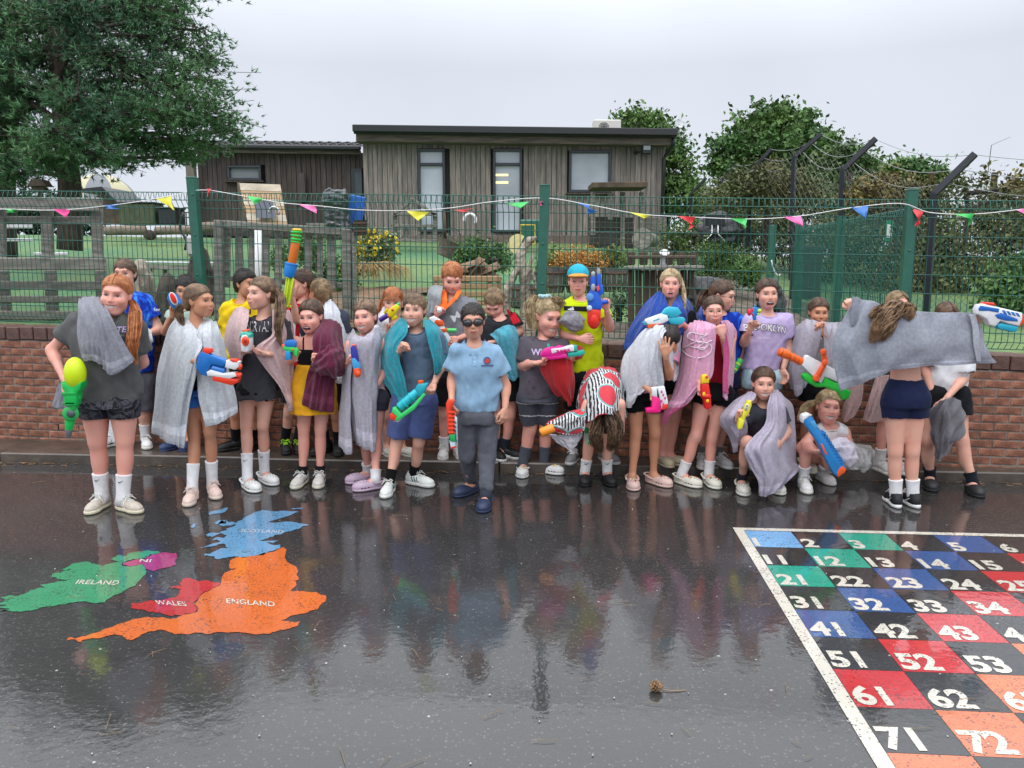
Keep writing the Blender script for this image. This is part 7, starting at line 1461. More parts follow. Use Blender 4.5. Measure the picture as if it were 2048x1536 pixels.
c=person('E','black haired boy in a yellow shirt looking right, behind the girl in the band tee',BACK,hpx=62,h=(492,568),yaw=58,mouth='closed',hc='dark',hair='mop',n=(484,606),s=[(456,614),(520,616)],e=[(448,672),(528,680)],w=[(456,722,-.06),(520,730)],hip=[(470,762),(510,762)],k=[(470,826),(508,828)],f=[(472,884,-50),(505,888,-10)],fz=SZF,skin='tan',
t=[(605,452,522),(640,446,526),(735,452,522)],top=dict(col=(236,200,30),sleeve=.62),bottom=dict(col=(28,28,32),frac=.8,r=1.1),sock=((20,20,22),.09),shoe=TR(col=(22,22,24),sole=(25,25,27),lace=(30,30,30)))
patch_on(c,[(462,634),(500,618),(500,628),(464,646)],(30,30,32));patch_on(c,[(466,650),(500,636),(500,650),(468,660)],(25,25,28))
c=person('G','boy in a red and white shirt holding up a long orange tube pump',BACK,hpx=61,h=(604,568),yaw=-62,pitch=4,mouth='closed',hc='brown',hair='crop',n=(606,604),s=[(588,616),(636,614)],e=[(594,640,-.20),(640,680)],w=[(584,592,-.26),(636,730)],hip=[(590,762),(624,762)],k=[(578,824),(610,826)],f=[(570,884,20),(594,889,25)],fz=SZF,
t=[(606,578,642),(640,574,644),(735,580,640)],top=dict(m=band_mat('red_stripe',(196,24,36),[(5,.01)],(235,235,235)),sleeve=.4),bottom=dict(col=(30,30,36),frac=.7,r=1.1),sock=((24,24,28),.11),shoe=TR(col=(24,26,26),sole=(30,30,30),lace=(170,230,60)),hands=[('open',(-.1,-.1,1),(.3,1,0),-1),None])
for k in(0,1):patch_on(c,[(584+16*k,618),(591+16*k,616),(589+16*k,680),(582+16*k,680)],(232,232,232))
person('I','boy turned away showing the back of his cropped brown hair, white towel on his shoulders',BACK,hpx=60,h=(640,586),yaw=-128,mouth='closed',hc='sandy',hair='crop',noface=True,n=(646,622),s=[(612,634),(684,634)],e=[(606,690),(692,696)],w=[(616,740),(690,742)],hip=[(634,768),(672,768)],k=[(640,828),(672,830)],f=[(652,889,-30),(677,893,10)],fz=SZF,skin='tan',
t=[(626,608,688),(660,604,690),(740,612,686)],top=dict(col=(60,66,80),sleeve=.5),bottom=dict(col=(26,27,30),frac=.8,r=1.15),sock=((22,22,24),.09),shoe=TR(col=(24,24,26),sole=(28,28,28),lace=(40,40,40)))
person('K','girl with an auburn fringe behind, aiming a yellow and purple water gun',BACK,hpx=62,h=(786,604),yaw=4,pitch=6,mouth='smile',hc='auburn',hair='fringe',n=(788,642),s=[(762,654),(816,654)],e=[(754,694,-.06),(822,690,-.05)],w=[(778,664,-.19),(800,662,-.16)],hip=[(772,770),(806,770)],k=[(774,832),(808,834)],f=[(772,892,35),(803,899,48)],fz=SZF,
t=[(644,758,818),(690,758,820),(745,762,816)],top=dict(col=(222,220,226),sleeve=.9),bottom=dict(col=(30,30,34),frac=.4),shoe=CL((222,218,205)),hands=[('grip',(.3,-.2,1),(.6,-1,0)),('grip',(-.3,-.2,1),(-.5,-1,0))],tails=[dict(p=[(764,600,.03),(761,628,-.02),(763,652,-.05)],r=(.012,.02,.008),n=60)])
c=person('M','ginger boy looking down in a grey tee with an orange collar',BACK,hpx=66,h=(904,556),yaw=10,pitch=24,mouth='grin',hc='ginger',hair='short',skin='pink',n=(905,602),s=[(874,608),(944,610)],e=[(862,652,.0),(952,664)],w=[(874,630,-.13),(914,678,-.14)],hip=[(888,762),(928,762)],k=[(888,826),(924,828)],f=[(888,888,0),(916,892,18)],fz=SZF,
t=[(600,870,948),(640,866,950),(690,870,946),(745,872,942)],top=dict(m=wetcloth(128,132,138),sleeve=.62),bottom=dict(col=(24,25,28),frac=.75,r=1.15),sock=((225,225,225),.07),shoe=TR(col=(226,224,220),mark='swoosh',mcol=(190,190,190)),hands=[('fist',(.3,0,1),(.6,-1,0)),('grip',(-.9,-.3,-.2),(0,-1,0))])
print_text(c,'IKE',936,640,13,(58,60,66),tilt=90);print_text(c,'M',912,634,15,(228,230,232),tilt=35,squeeze=1.3)
c=person('O','fair haired boy looking down in a black and red shirt, turquoise towel over his arm',BACK,hpx=62,h=(989,606),yaw=-14,pitch=38,mouth='smile',hc='sandy',hair='short',skin='pink',n=(1000,640),s=[(966,648),(1028,640)],e=[(962,700),(1040,664,-.02)],w=[(970,740),(994,684,-.14)],hip=[(986,768),(1024,768)],k=[(990,826),(1021,830)],f=[(992,886,20),(1009,889,62)],fz=SZF,
t=[(636,964,1032),(670,960,1036),(745,966,1030)],top=dict(col=(46,48,52),sleeve=.55),bottom=dict(col=(24,25,28),frac=.5,r=1.1),sock=((44,48,56),.07),shoe=TR(col=(20,20,22),sole=(215,215,212),lace=(30,30,32),mark='swoosh',mcol=(230,230,230)),hands=[None,('relaxed',(-1,-.1,0),(0,0,-1))])
for k in range(3):patch_on(c,[(1012+7*k,620+4*k),(1016+7*k,619+4*k),(1031+5*k,648-2*k),(1027+5*k,650-2*k)],(200,30,44),n=5)
disc_on(c,1003,640,5,(170,30,40))
c=person('Q','boy in a turquoise cap and neon yellow tee holding up a big water gun',BACK,hpx=62,h=(1156,563),yaw=-4,mouth='smirk',squint=.9,hc='sandy',hair='crop',skin='pink',n=(1160,604),s=[(1130,616),(1200,616)],e=[(1128,668,-.02),(1220,656,-.06)],w=[(1160,678,-.15),(1213,618,-.20)],hip=[(1152,764),(1196,764)],k=[(1150,828),(1200,832)],f=[(1150,890,-20),(1210,898,30)],fz=SZF,bw=1.08,
t=[(600,1124,1206),(640,1120,1208),(690,1128,1204),(742,1138,1206)],top=dict(col=(205,225,30),sleeve=.55),bottom=dict(col=(22,23,25),frac=.85,r=1.1),sock=((70,72,76),.06),shoe=TR(col=(130,132,134),sole=(200,200,198)),hands=[('relaxed',(1,-.1,-.1),(0,1,0)),('grip',(-.1,0,1),(-.3,-1,0))])
patch_on(c,[(1128,612),(1180,613),(1180,623),(1128,621)],(36,38,40));
for k in range(3):patch_on(c,[(1135+k*4,619-k*2),(1138+k*4,617-k*2),(1142+k*3.2,620.5),(1138+k*3.4,620.5)],(235,235,235),n=2,lift=.005)
# cap
M_,C_,s_=c['M'],c['C'],c['sc'];f=Field((-.11,-.13,.0),(.11,.14,.15),.005);f.ell((0,.012,.048),(.086,.102,.088),0);f.half((0,0,.046),(0,.08,-1));f.ell((0,.012,.044),(.080,.096,.082),0,1);V,Q=f.mesh();cap=link('cap',(V*s_)@M_.T+C_,Q,mat('cap_turquoise',srgb(30,165,190),rough=.8,var=.06,bump=.4,bscale=300),c['body'],True)
f=Field((-.11,-.20,.0),(.11,.0,.12),.0045);f.ell((0,-.085,.042),(.078,.082,.022),0);f.ell((0,-.085,.030),(.080,.085,.024),0,1);f.half((0,-.072,.0),(0,1,.0));V,Q=f.mesh();link('peak',(V*s_)@M_.T+C_,Q,blotch_mat('cap_peak',((190,130,60),(225,160,80)),90),cap,True)
c=person('S','shouting fair girl wrapped in a blue towel, turquoise water gun in her hand',BACK,hpx=63,h=(1341,568),roll=2,yaw=-8,mouth='open',hc='blonde',hair='pulled',skin='pink',squint=.7,n=(1343,616),s=[(1306,634),(1380,634)],e=[(1296,690,-.02),(1392,676,-.05)],w=[(1330,670,-.05),(1366,648,-.20)],hip=[(1322,766),(1360,766)],k=[(1328,832),(1350,834)],f=[(1324,899,15),(1340,894,45)],fz=SZF,
t=[(626,1306,1380),(660,1302,1384),(745,1308,1376)],top=dict(col=(24,24,28),sleeve=.5),bottom=dict(col=(28,28,32),frac=.35),shoe=CL((196,186,158)),hands=[None,('grip',(-.6,-.2,.3),(0,-1,0))],tails=[dict(p=[(1362,556,.02),(1368,590,-.04),(1371,620,-.09)],r=(.006,.012,.004),n=36)])
person('V','girl with a long dark ponytail and glasses looking right in a blue top',BACK,hpx=62,h=(1444,590),yaw=58,pitch=12,mouth='closed',hc='brown',hair='pulled',glasses='dark',knot=(0,.1,.02),n=(1440,626),s=[(1412,640),(1474,638)],e=[(1406,690),(1484,690)],w=[(1420,740),(1478,730)],hip=[(1418,768),(1456,768)],k=[(1416,830),(1448,834)],f=[(1404,892,-10),(1436,898,22)],fz=SZF,
t=[(632,1410,1476),(670,1406,1480),(745,1412,1474)],top=dict(m=MATS.get('x')or bpy.data.materials['football_blue'],sleeve=.6),bottom=dict(col=(28,34,70),frac=.6),sock=((120,118,120),.06),shoe=TR(col=(190,190,192),sole=(215,215,212)),tails=[dict(p=[(1424,582,.12),(1408,588,.06),(1400,606,0),(1394,626,-.02)],r=(.016,.03,.03,.010),n=150,frizz=.003)])
c=person('W','laughing dark haired girl in a lilac Brooklyn tee and pale blue shorts',BACK,hpx=65,h=(1534,588),yaw=-2,roll=-2,mouth='laugh',squint=.7,hc='brown',hair='pulled',n=(1535,628),s=[(1502,640),(1572,638)],e=[(1488,686,-.04),(1576,700,0)],w=[(1500,660,-.17),(1566,740,-.06)],hip=[(1506,762),(1540,762)],k=[(1504,826),(1536,830)],f=[(1504,892,0),(1536,896,10)],fz=SZF,
t=[(634,1502,1572),(670,1494,1572),(705,1488,1564),(738,1484,1558)],top=dict(col=(188,172,212),sleeve=.6),bottom=dict(col=(176,204,216),frac=.22,r=1.08,flare=1.2),sock=((220,220,220),.06),shoe=TR(),hands=[('grip',(.1,-.2,1),(.6,-1,0)),('relaxed',(.2,-.2,-1),(-.6,-.6,0))])
print_text(c,'BROOKLYN',1533,660,13,(236,236,238),arch=4.5,outline=(30,30,40),squeeze=.86,tilt=-4,offset=.02);print_text(c,'NEW YORK',1532,677,3.6,(230,230,235),tilt=-4)
person('Y','dark haired girl hiding her mouth in a grey towel above a long orange blaster',BACK,hpx=60,h=(1637,624),yaw=-6,pitch=6,mouth='smile',squint=.9,hc='brown',hair='pulled',iris='brown',skin='tan',n=(1640,662),s=[(1606,672),(1676,672)],e=[(1596,716,-.02),(1682,714,-.04)],w=[(1612,672,-.08),(1642,664,-.17)],hip=[(1618,778),(1656,778)],k=[(1614,836),(1652,838)],f=[(1612,898,0),(1650,900,8)],fz=SZF,
t=[(664,1604,1678),(700,1602,1680),(755,1606,1674)],top=dict(col=(228,226,226),strap=.03,sleeve=0),bottom=dict(col=(26,26,30),frac=.42),shoe=CL((210,206,190)),hands=[None,('fist',(-.3,0,1),(0,-1,0))])
person('AA','fair girl in glasses looking over the top of the stretched grey towel',BACK,hpx=62,h=(1795,612),yaw=4,roll=2,mouth='smile',hc='sandy',hair='long',len=.10,glasses='pink',skin='pink',n=(1796,652),s=[(1762,664),(1830,664)],e=[(1752,716),(1842,716)],w=[(1762,764),(1832,764)],hip=[(1770,776),(1806,776)],k=[(1768,836),(1800,838)],f=[(1762,896,12),(1795,898,10)],fz=SZF,
t=[(656,1758,1834),(700,1756,1836),(755,1760,1830)],top=dict(col=(60,62,70),sleeve=.6),bottom=dict(col=(40,40,46),frac=.5),sock=((210,208,205),.08),shoe=TR(col=(206,204,202)))
# --- front row
c=person('A','girl with long ginger ponytail in grey tee and camouflage shorts',FRONT,hpx=84,h=(233,589),roll=7,yaw=8,pitch=2,mouth='grin',squint=.8,hc='ginger',fat=1,bw=1.12,lw=1.36,skin='pink',n=(226,640),s=[(158,640),(270,655)],
e=[(103,700,.0),(286,725,.12)],w=[(131,764,-.12),(250,745,.16)],hip=[(190,805),(246,805)],k=[(195,882),(250,880)],f=[(206,1015,-5),(248,1020,62)],dep=.62,
t=[(630,176,256),(655,152,275),(700,146,277),(750,154,279),(802,157,279)],top=dict(col=(92,93,93),sleeve=.62,sr=1.12,wr=1.2),bottom=dict(m=blotch_mat('camouflage',((34,34,40),(78,76,84),(50,50,58)),17),frac=.40,r=1.0,wr=.6),
sock=((232,230,232),.14,1),shoe=TR(col=(196,186,172),sole=(226,218,190),mark='stripes',mcol=(225,220,210)),hands=[('grip',(.1,-.2,-1),(1,-.2,0)),None],knot=(.06,.08,.0),
tails=[dict(p=[(264,604,.04),(272,625,-.03),(268,665,-.12),(265,700,-.14),(274,730,-.14)],r=(.015,.034,.034,.007),n=240,wd=.007)])
print_text(c,'TE',240,660,11,(196,180,226));print_text(c,'ALL',242,671,4,(200,200,210))
person('D','brown haired girl in profile wrapped in a pale grey towel cape, blue shorts',FRONT,hpx=71,h=(398,602),yaw=72,mouth='smile',hc='lightbrown',hair='pulled',knot=(0,.105,-.005),n=(392,648),s=[(374,672),(422,668)],e=[(360,724,.0),(430,722,-.02)],w=[(392,722,-.18),(420,735,-.16)],hip=[(380,785),(416,785)],k=[(389,868),(420,862)],f=[(386,1000,10),(426,988,30)],skin='tan',
t=[(656,372,426),(690,366,430),(740,372,430),(795,374,432)],top=dict(col=(30,30,34),sleeve=0,strap=.02),bottom=dict(col=(62,120,200),frac=.34,r=1.04),sock=((232,232,234),.15),shoe=TR(col=(226,200,188),sole=(222,205,192),lace=(225,205,195),mark='swoosh',mcol=(235,215,205)),hands=[('grip',(1,-.2,.1),(0,-1,-.2)),None],
tails=[dict(p=[(364,612,.0),(358,622,.0),(362,640,.0),(368,650,-.02)],r=(.014,.024,.022,.006),n=120)])
c=person('F','tall girl with very long light brown ponytail in a dark band tee and pink towel',FRONT,hpx=71,h=(523,587),yaw=-36,roll=2,mouth='smile',hc='lightbrown',hair='pulled',knot=(.03,.1,.02),n=(527,636),s=[(493,646),(566,648)],e=[(474,700,-.02),(574,712,-.02)],w=[(488,704,-.17),(532,708,-.19)],hip=[(496,780),(534,780)],k=[(493,852),(526,850)],f=[(496,976,42),(530,963,45)],skin='fair',
t=[(640,494,566),(680,486,564),(740,481,562),(798,474,565)],top=dict(col=(64,64,70),sleeve=.7),bottom=dict(col=(22,22,25),frac=.26),sock=((234,234,236),.15,1),shoe=CL((232,232,230)),hands=[('grip',(.4,-.4,.6),(.5,-1,0)),('relaxed',(-1,-.3,.2),(0,0,1))],
tails=[dict(p=[(550,578,.03),(562,596,-.02),(560,630,-.10),(556,665,-.14),(564,694,-.14)],r=(.016,.030,.034,.026,.006),n=240,wd=.007)])
print_text(c,'NIRVANA',521,655,21,(205,202,200),squeeze=.52,offset=.004)
c=person('H','laughing girl in a black camisole and mustard skirt with a maroon towel over her shoulder',FRONT,hpx=71,h=(622,633),yaw=-10,pitch=6,roll=-2,mouth='laugh',squint=.95,hc='brown',hair='pulled',n=(626,672),s=[(590,680),(664,680)],e=[(574,726,-.02),(674,728,-.02)],w=[(590,716,-.17),(644,712,-.16)],hip=[(610,790),(646,790)],k=[(608,858),(641,858)],f=[(606,967,-8),(641,966,6)],skin='pink',iris='brown',
t=[(674,594,660),(700,592,662),(738,596,662)],top=dict(col=(20,20,22),strap=.075,sleeve=0),bottom=dict(col=(218,158,34),kind='skirt',frac=.5,flare=1.1),sock=((30,30,34),.045),shoe=TR(col=(206,202,196),sole=(214,208,190),mark='swoosh',mcol=(60,60,60)),hands=[('grip',(-.2,-.3,.9),(.5,-1,0)),('fist',(-1,-.1,.1),(0,-.5,-1))])
person('J','girl wrapped from shoulders to knees in a lilac grey towel, lilac clogs',FRONT,hpx=70,h=(731,634),yaw=-12,roll=-5,mouth='grin',hc='lightbrown',hair='pulled',n=(732,674),s=[(700,688),(764,684)],e=[(690,740,-.02),(776,736,-.02)],w=[(698,724,-.13),(755,770,-.08)],hip=[(722,796),(756,796)],k=[(730,868),(752,870)],f=[(736,962,-60),(752,977,-62)],skin='pink',
t=[(680,704,764),(720,702,766),(790,706,764)],top=dict(col=(225,215,225),strap=.02,sleeve=0),bottom=dict(col=(60,60,70),frac=.3),sock=((228,226,228),.05),shoe=CL((192,168,190)),hands=[('grip',(.4,-.3,.4),(.3,-1,0)),None])
c=person('L','boy with a turquoise towel round his shoulders in a slate tee and blue shorts',FRONT,hpx=71,h=(829,620),yaw=-7,mouth='grin',hc='lightbrown',hair='mop',n=(832,664),s=[(798,676),(872,676)],e=[(786,722,0),(882,730,0)],w=[(800,700,-.14),(868,768,-.15)],hip=[(808,800),(850,800)],k=[(794,884),(838,884)],f=[(780,984,-5),(828,969,62)],bw=1.04,
t=[(664,798,870),(700,796,874),(750,798,872),(796,792,868)],top=dict(col=(92,112,134),sleeve=.6),bottom=dict(col=(78,92,140),frac=.88,r=1.10),sock=((18,18,20),.07),shoe=TR(col=(226,230,226),sole=(226,228,224),mark='stripes',mcol=(28,84,88)),hands=[('fist',(.5,-.2,.6),(0,-.6,-1)),('grip',(-.4,-.2,-.8),(-.6,-1,0))])
patch_on(c,[(846,700),(864,699),(864,716),(847,717)],(82,102,124),name='pocket')
c=person('N','boy in black swimming goggles, light blue polo shirt and grey joggers',FRONT,hpx=75,h=(946,642),roll=-3,yaw=2,pitch=3,mouth='smirk',hc='dark',hair='crop',hl=1.3,skin='olive',noface=False,bw=1.04,n=(949,690),s=[(914,704),(988,706)],e=[(904,760,.02),(1012,772,.02)],w=[(903,806,-.10),(1010,818,-.06)],hip=[(936,840),(976,840)],k=[(934,912),(974,916,-.04)],f=[(942,985,-38),(972,1012,-8)],
t=[(690,918,988),(720,908,1000),(770,912,1002),(822,911,1000)],top=dict(col=(138,172,200),sleeve=.6,sr=1.1,wr=1.2,collar=1),bottom=dict(col=(90,92,101),frac=1.80,r=.96,rr=.72,name='joggers',wr=1.3),sock=((56,60,72),.05),
shoe=CL((40,52,82)),hands=[('grip',(-.05,-.3,-1),(1,0,0)),('relaxed',(-.1,-.2,-1),(-.5,.5,0))])
H=c['H'];mb=MB()
for s_ in(-1,1):
 V=[];n=12
 for rr,dy in((1.0,0),(.96,-.004),(.8,-.0075),(.4,-.0095),(.02,-.010)):
  for t in np.linspace(0,2*math.pi,n+1)[:-1]:V.append(H((s_*.034+.0285*rr*math.cos(t),-.0985+.016*max(0,s_*math.cos(t))*rr+dy,.001+.0185*rr*math.sin(t)*(1-.15*s_*math.cos(t)))))
 mb.add(V,[(i*n+j,i*n+(j+1)%n,(i+1)*n+(j+1)%n,(i+1)*n+j)for i in range(4)for j in range(n)])
gg=mb.build('goggles',mat('goggle_lens',(.012,.013,.016),rough=.08,coat=1),c['body'],True);mb=MB()
for s_ in(-1,1):mb.tube(H([(s_*.034+.030*math.cos(t),-.0975+.018*max(0,s_*math.cos(t)),.001+.0200*math.sin(t))for t in np.linspace(0,6.283,20)]),.0042,7,cap=False);mb.tube(H(catmull([(s_*.062,-.082,.004),(s_*.080,-.03,.010),(s_*.086,.03,.018),(s_*.05,.098,.025),(0,.113,.028)],12)),.0055,6,flat=.4)
mb.tube(H([(-.008,-.100,.002),(.008,-.100,.002)]),.004,6);mb.build('strap',mat('goggle_rubber',(.02,.02,.022),rough=.5),gg,True)
# polo collar, placket, badge
sh=c['shirt'];cm=cloth(128,166,198);nk=c['neck'];mb=MB();bv=c['shirt_bv']
for s_ in(-1,1):
 V=[]
 for i in range(9):
  t=i/8;a=R(-80)+t*R(150);r0=np.array([.050*math.sin(a+R(80))*s_ if 0 else s_*(.008+.052*math.sin(t*1.9)),-.062+.095*t,-.030+.050*t]);V+=[nk+r0+(0,0,.012),nk+r0*np.array([1.35,1.1,1])+np.array([s_*.008,-.012*(1-t),-.020])]
 V2=[v-np.array([0,0,.004])for v in V];mb.add(V+V2,[(2*i,2*i+1,2*i+3,2*i+2)for i in range(8)]+[(18+2*i+2,18+2*i+3,18+2*i+1,18+2*i)for i in range(8)]+[(2*i+1,18+2*i+1,18+2*i+3,2*i+3)for i in range(8)])
mb.build('collar',cm,sh,True);patch_on(c,[(944,712),(954,712),(954,732),(945,732)],(134,172,204),name='placket');disc_on(c,974,722,7.5,(60,92,140));disc_on(c,974,722.5,5,(186,70,60),lift=.005);patch_on(c,[(962,730),(987,730),(986,733),(963,733)],(80,100,140),lift=.004,n=4)
for y in(716,724):disc_on(c,949,y,1.2,(230,232,236),name='button',lift=.006)
yP=G(1066,945)[1];zP=[P(1070,809,yP-.1)[2],P(1070,834,yP-.1)[2]]
c=person('P','blonde curly girl in charcoal tee and banded cycling shorts with a pink water gun',FRONT,hpx=78,h=(1095,631),yaw=30,pitch=16,mouth='grin',squint=1,gazez=.5,hc='blonde',fat=1,bw=1.08,lw=1.2,skin='pink',hair='pulled',knot=(-.03,.09,.07),n=(1088,674),s=[(1052,690),(1126,688)],e=[(1040,732,0),(1148,716,0)],w=[(1074,726,-.17),(1138,716,-.18)],hip=[(1058,796),(1094,796)],k=[(1060,858),(1092,858)],f=[(1046,946,-4),(1088,944,58)],
t=[(680,1054,1122),(705,1040,1134),(750,1036,1126),(794,1036,1118)],top=dict(m=wetcloth(96,90,100),sleeve=.72,sr=1.12,wr=1.2),bottom=dict(m=band_mat('tie_dye',(76,78,88),[(zP[0],.0028),(zP[1],.0028)],(215,214,216)),frac=.86,r=.96),sock=((84,88,98),.11),shoe=CL((234,234,232),charms=5),hands=[('grip',(1,-.1,.1),(0,-.5,1)),('grip',(-.5,-.3,.6),(0,-1,-.3))],
tails=[dict(p=[(1086,606,.1),(1068,602,.04),(1060,618,.0),(1064,645,-.03),(1072,662,-.06)],r=(.02,.036,.034,.024,.01),n=260,frizz=.006,wave=.014,wd=.006),dict(p=[(1105,598,-.05),(1124,606,-.04),(1128,625,-.02)],r=(.02,.02,.008),n=80,frizz=.006,wave=.010,wd=.006)])
print_text(c,'WI',1074,705,12,(204,190,226),offset=.03)
mb=MB();q=c['H']((-.03,.02,.118));rgx=np.random.RandomState(1)
mb.tube([q+np.array([.034*math.cos(t)*(1+.1*math.sin(9*t)),.02*math.sin(t),.008*math.sin(t*7)])for t in np.linspace(0,6.283,40)],.008,6,cap=False);mb.build('scrunchie',cloth(176,208,214),c['body'],True)
person('R','girl bent double with her brown hair hanging down under the zebra striped towel',FRONT,hpx=68,h=(1214,838,-.30),yaw=6,pitch=112,mouth='closed',noface=True,hc='midbrown',hair='pulled',knot=(0,.02,.13),n=(1208,806,-.30),s=[(1176,806,-.30),(1240,806,-.30)],e=[(1160,846,-.32),(1240,860,-.28)],w=[(1136,852,-.40),(1222,900,-.30)],hip=[(1182,790,.02),(1222,790,.02)],k=[(1180,872,0),(1214,872,0)],f=[(1170,962,-6),(1214,962,8)],bent=[(1204,782,.02),(1206,770,-.14),(1208,790,-.26)],
t=[(776,1180,1228,.0),(800,1180,1228,.0)],bottom=dict(col=(30,30,34),frac=.35),sock=((228,228,230),.07,1),shoe=CL((24,25,28)),hands=[('grip',(-1,-.2,.1),(0,-.6,-1)),None],
tails=[dict(p=[(1196,830,-.40),(1192,860,-.44),(1194,885,-.44),(1206,906,-.42)],r=(.028,.036,.034,.012),n=160,wave=.012,frizz=.003),dict(p=[(1222,826,-.42),(1230,855,-.45),(1226,885,-.45),(1216,902,-.43)],r=(.036,.042,.036,.012),n=200,wave=.012,frizz=.003),dict(p=[(1236,840,-.36),(1240,865,-.40),(1244,882,-.40)],r=(.02,.022,.008),n=70,wave=.01,frizz=.003)])
person('T','girl hiding her face under a white towel, pink top and black shorts',FRONT,hpx=66,h=(1338,680,-.06),yaw=-10,pitch=52,mouth='closed',noface=True,hc='dark',hair='pulled',knot=(0,.05,.10),n=(1322,706,.02),s=[(1284,712),(1344,712)],e=[(1282,764,-.10),(1338,752,-.12)],w=[(1306,786,-.20),(1331,712,-.25)],hip=[(1270,792),(1306,792)],k=[(1272,866),(1310,866)],f=[(1264,970,-3),(1306,966,40)],skin='tan',
t=[(704,1286,1346),(740,1272,1338),(786,1258,1322)],top=dict(col=(216,148,178),sleeve=.4),bottom=dict(col=(18,18,20),frac=.42,r=1.02),shoe=CL((222,190,180),charms=4),hands=[('grip',(.3,-.2,-.8),(.3,-1,0)),('open',(-.15,0,1),(.2,1,0),-1)],tails=[dict(p=[(1346,658,-.02),(1352,656,0),(1356,664,0)],r=(.012,.016,.006),n=50)])
c=person('U','girl in round glasses holding a pink towel to her chin, red and yellow water gun',FRONT,hpx=63,h=(1427,622),yaw=-5,roll=-2,mouth='smile',squint=.6,hc='brown',hair='pulled',glasses='gold',iris='brown',skin='pink',n=(1430,662),s=[(1396,674),(1462,674)],e=[(1388,728,-.04),(1456,716,-.06)],w=[(1400,772,-.18),(1444,670,-.19)],hip=[(1408,790),(1444,790)],k=[(1392,872,-.02),(1424,876)],f=[(1364,967,40),(1417,967,10)],
t=[(668,1398,1460),(710,1398,1458),(765,1402,1454)],top=dict(col=(150,24,44),sleeve=0),bottom=dict(col=(18,18,20),frac=.22,r=1.02),sock=((230,230,232),.08),shoe=CL((226,224,210),charms=6),hands=[('grip',(.1,-.3,-.8),(.6,-1,0)),('fist',(-.2,0,1),(0,1,0))])
person('X','girl crouching under a lilac grey towel in a charcoal tee','children crouching at the front',hpx=71,h=(1527,767),yaw=-8,mouth='grin',squint=.8,hc='brown',hair='pulled',iris='brown',n=(1528,810),s=[(1496,824,-.02),(1562,824,-.02)],e=[(1476,860,-.06),(1574,864,-.04)],w=[(1476,836,-.22),(1556,890,-.16)],hip=[(1510,905,.14),(1546,905,.14)],k=[(1494,884,-.20),(1548,888,-.18)],f=[(1483,980,-8),(1544,978,6)],skin='fair',
t=[(815,1494,1560,0),(850,1494,1560,.02),(890,1500,1556,.08)],top=dict(col=(70,72,84),sleeve=.6),bottom=dict(col=(40,42,52),frac=.30),sock=((34,36,46),.06),shoe=CL((220,218,208),charms=0),hands=[('grip',(.2,-.3,.8),(.5,-1,0)),None])
person('ZZ','crouching blonde girl laughing in a white tank top with a long blue blaster','children crouching at the front',hpx=75,h=(1656,812),roll=5,yaw=-6,mouth='grin',squint=1,hc='blonde',hair='pulled',skin='pink',knot=(-.04,.09,.02),n=(1658,854),s=[(1628,864,-.02),(1690,862,-.02)],e=[(1600,896,-.08),(1698,896,-.06)],w=[(1630,902,-.24),(1670,912,-.22)],hip=[(1632,920,.16),(1668,920,.16)],k=[(1614,890,-.16),(1664,900,-.14)],f=[(1606,976,-8),(1641,960,10)],
t=[(850,1630,1688,0),(880,1630,1686,.03),(915,1632,1682,.10)],top=dict(col=(228,228,230),sleeve=0),bottom=dict(col=(150,60,60),frac=.3),sock=((232,232,234),.08),shoe=TR(col=(230,230,230),mark='stripes',mcol=(200,205,210)),hands=[('relaxed',(1,-.2,-.1),(0,-.4,-1)),('grip',(-.7,-.3,-.2),(0,-1,0))],
tails=[dict(p=[(1632,804,.02),(1612,812,-.02),(1602,828,-.06),(1596,842,-.06)],r=(.014,.022,.018,.006),n=110)])
person('CC','girl in a white tee and black shorts half hidden behind the stretched towel',FRONT,hpx=62,h=(1893,634,.1),yaw=0,pitch=20,mouth='closed',noface=True,hc='midbrown',hair='long',len=.08,n=(1893,668,.1),s=[(1860,686,.1),(1926,684,.1)],e=[(1850,736,.08),(1928,756,.04)],w=[(1862,780,.02),(1890,800,-.12)],hip=[(1868,792,.06),(1912,792,.06)],k=[(1856,880),(1922,880)],f=[(1858,972,-20),(1942,983,-10)],lw=1.12,
t=[(678,1862,1926,.1),(720,1852,1936,.1),(786,1850,1930,.08)],top=dict(col=(218,220,224),sleeve=.85,sr=1.2),bottom=dict(col=(24,25,28),frac=.45,r=1.08),sock=((30,34,44),.05),shoe=CL((38,39,42)),hands=[None,('relaxed',(-.4,-.2,-1),(0,1,0))])
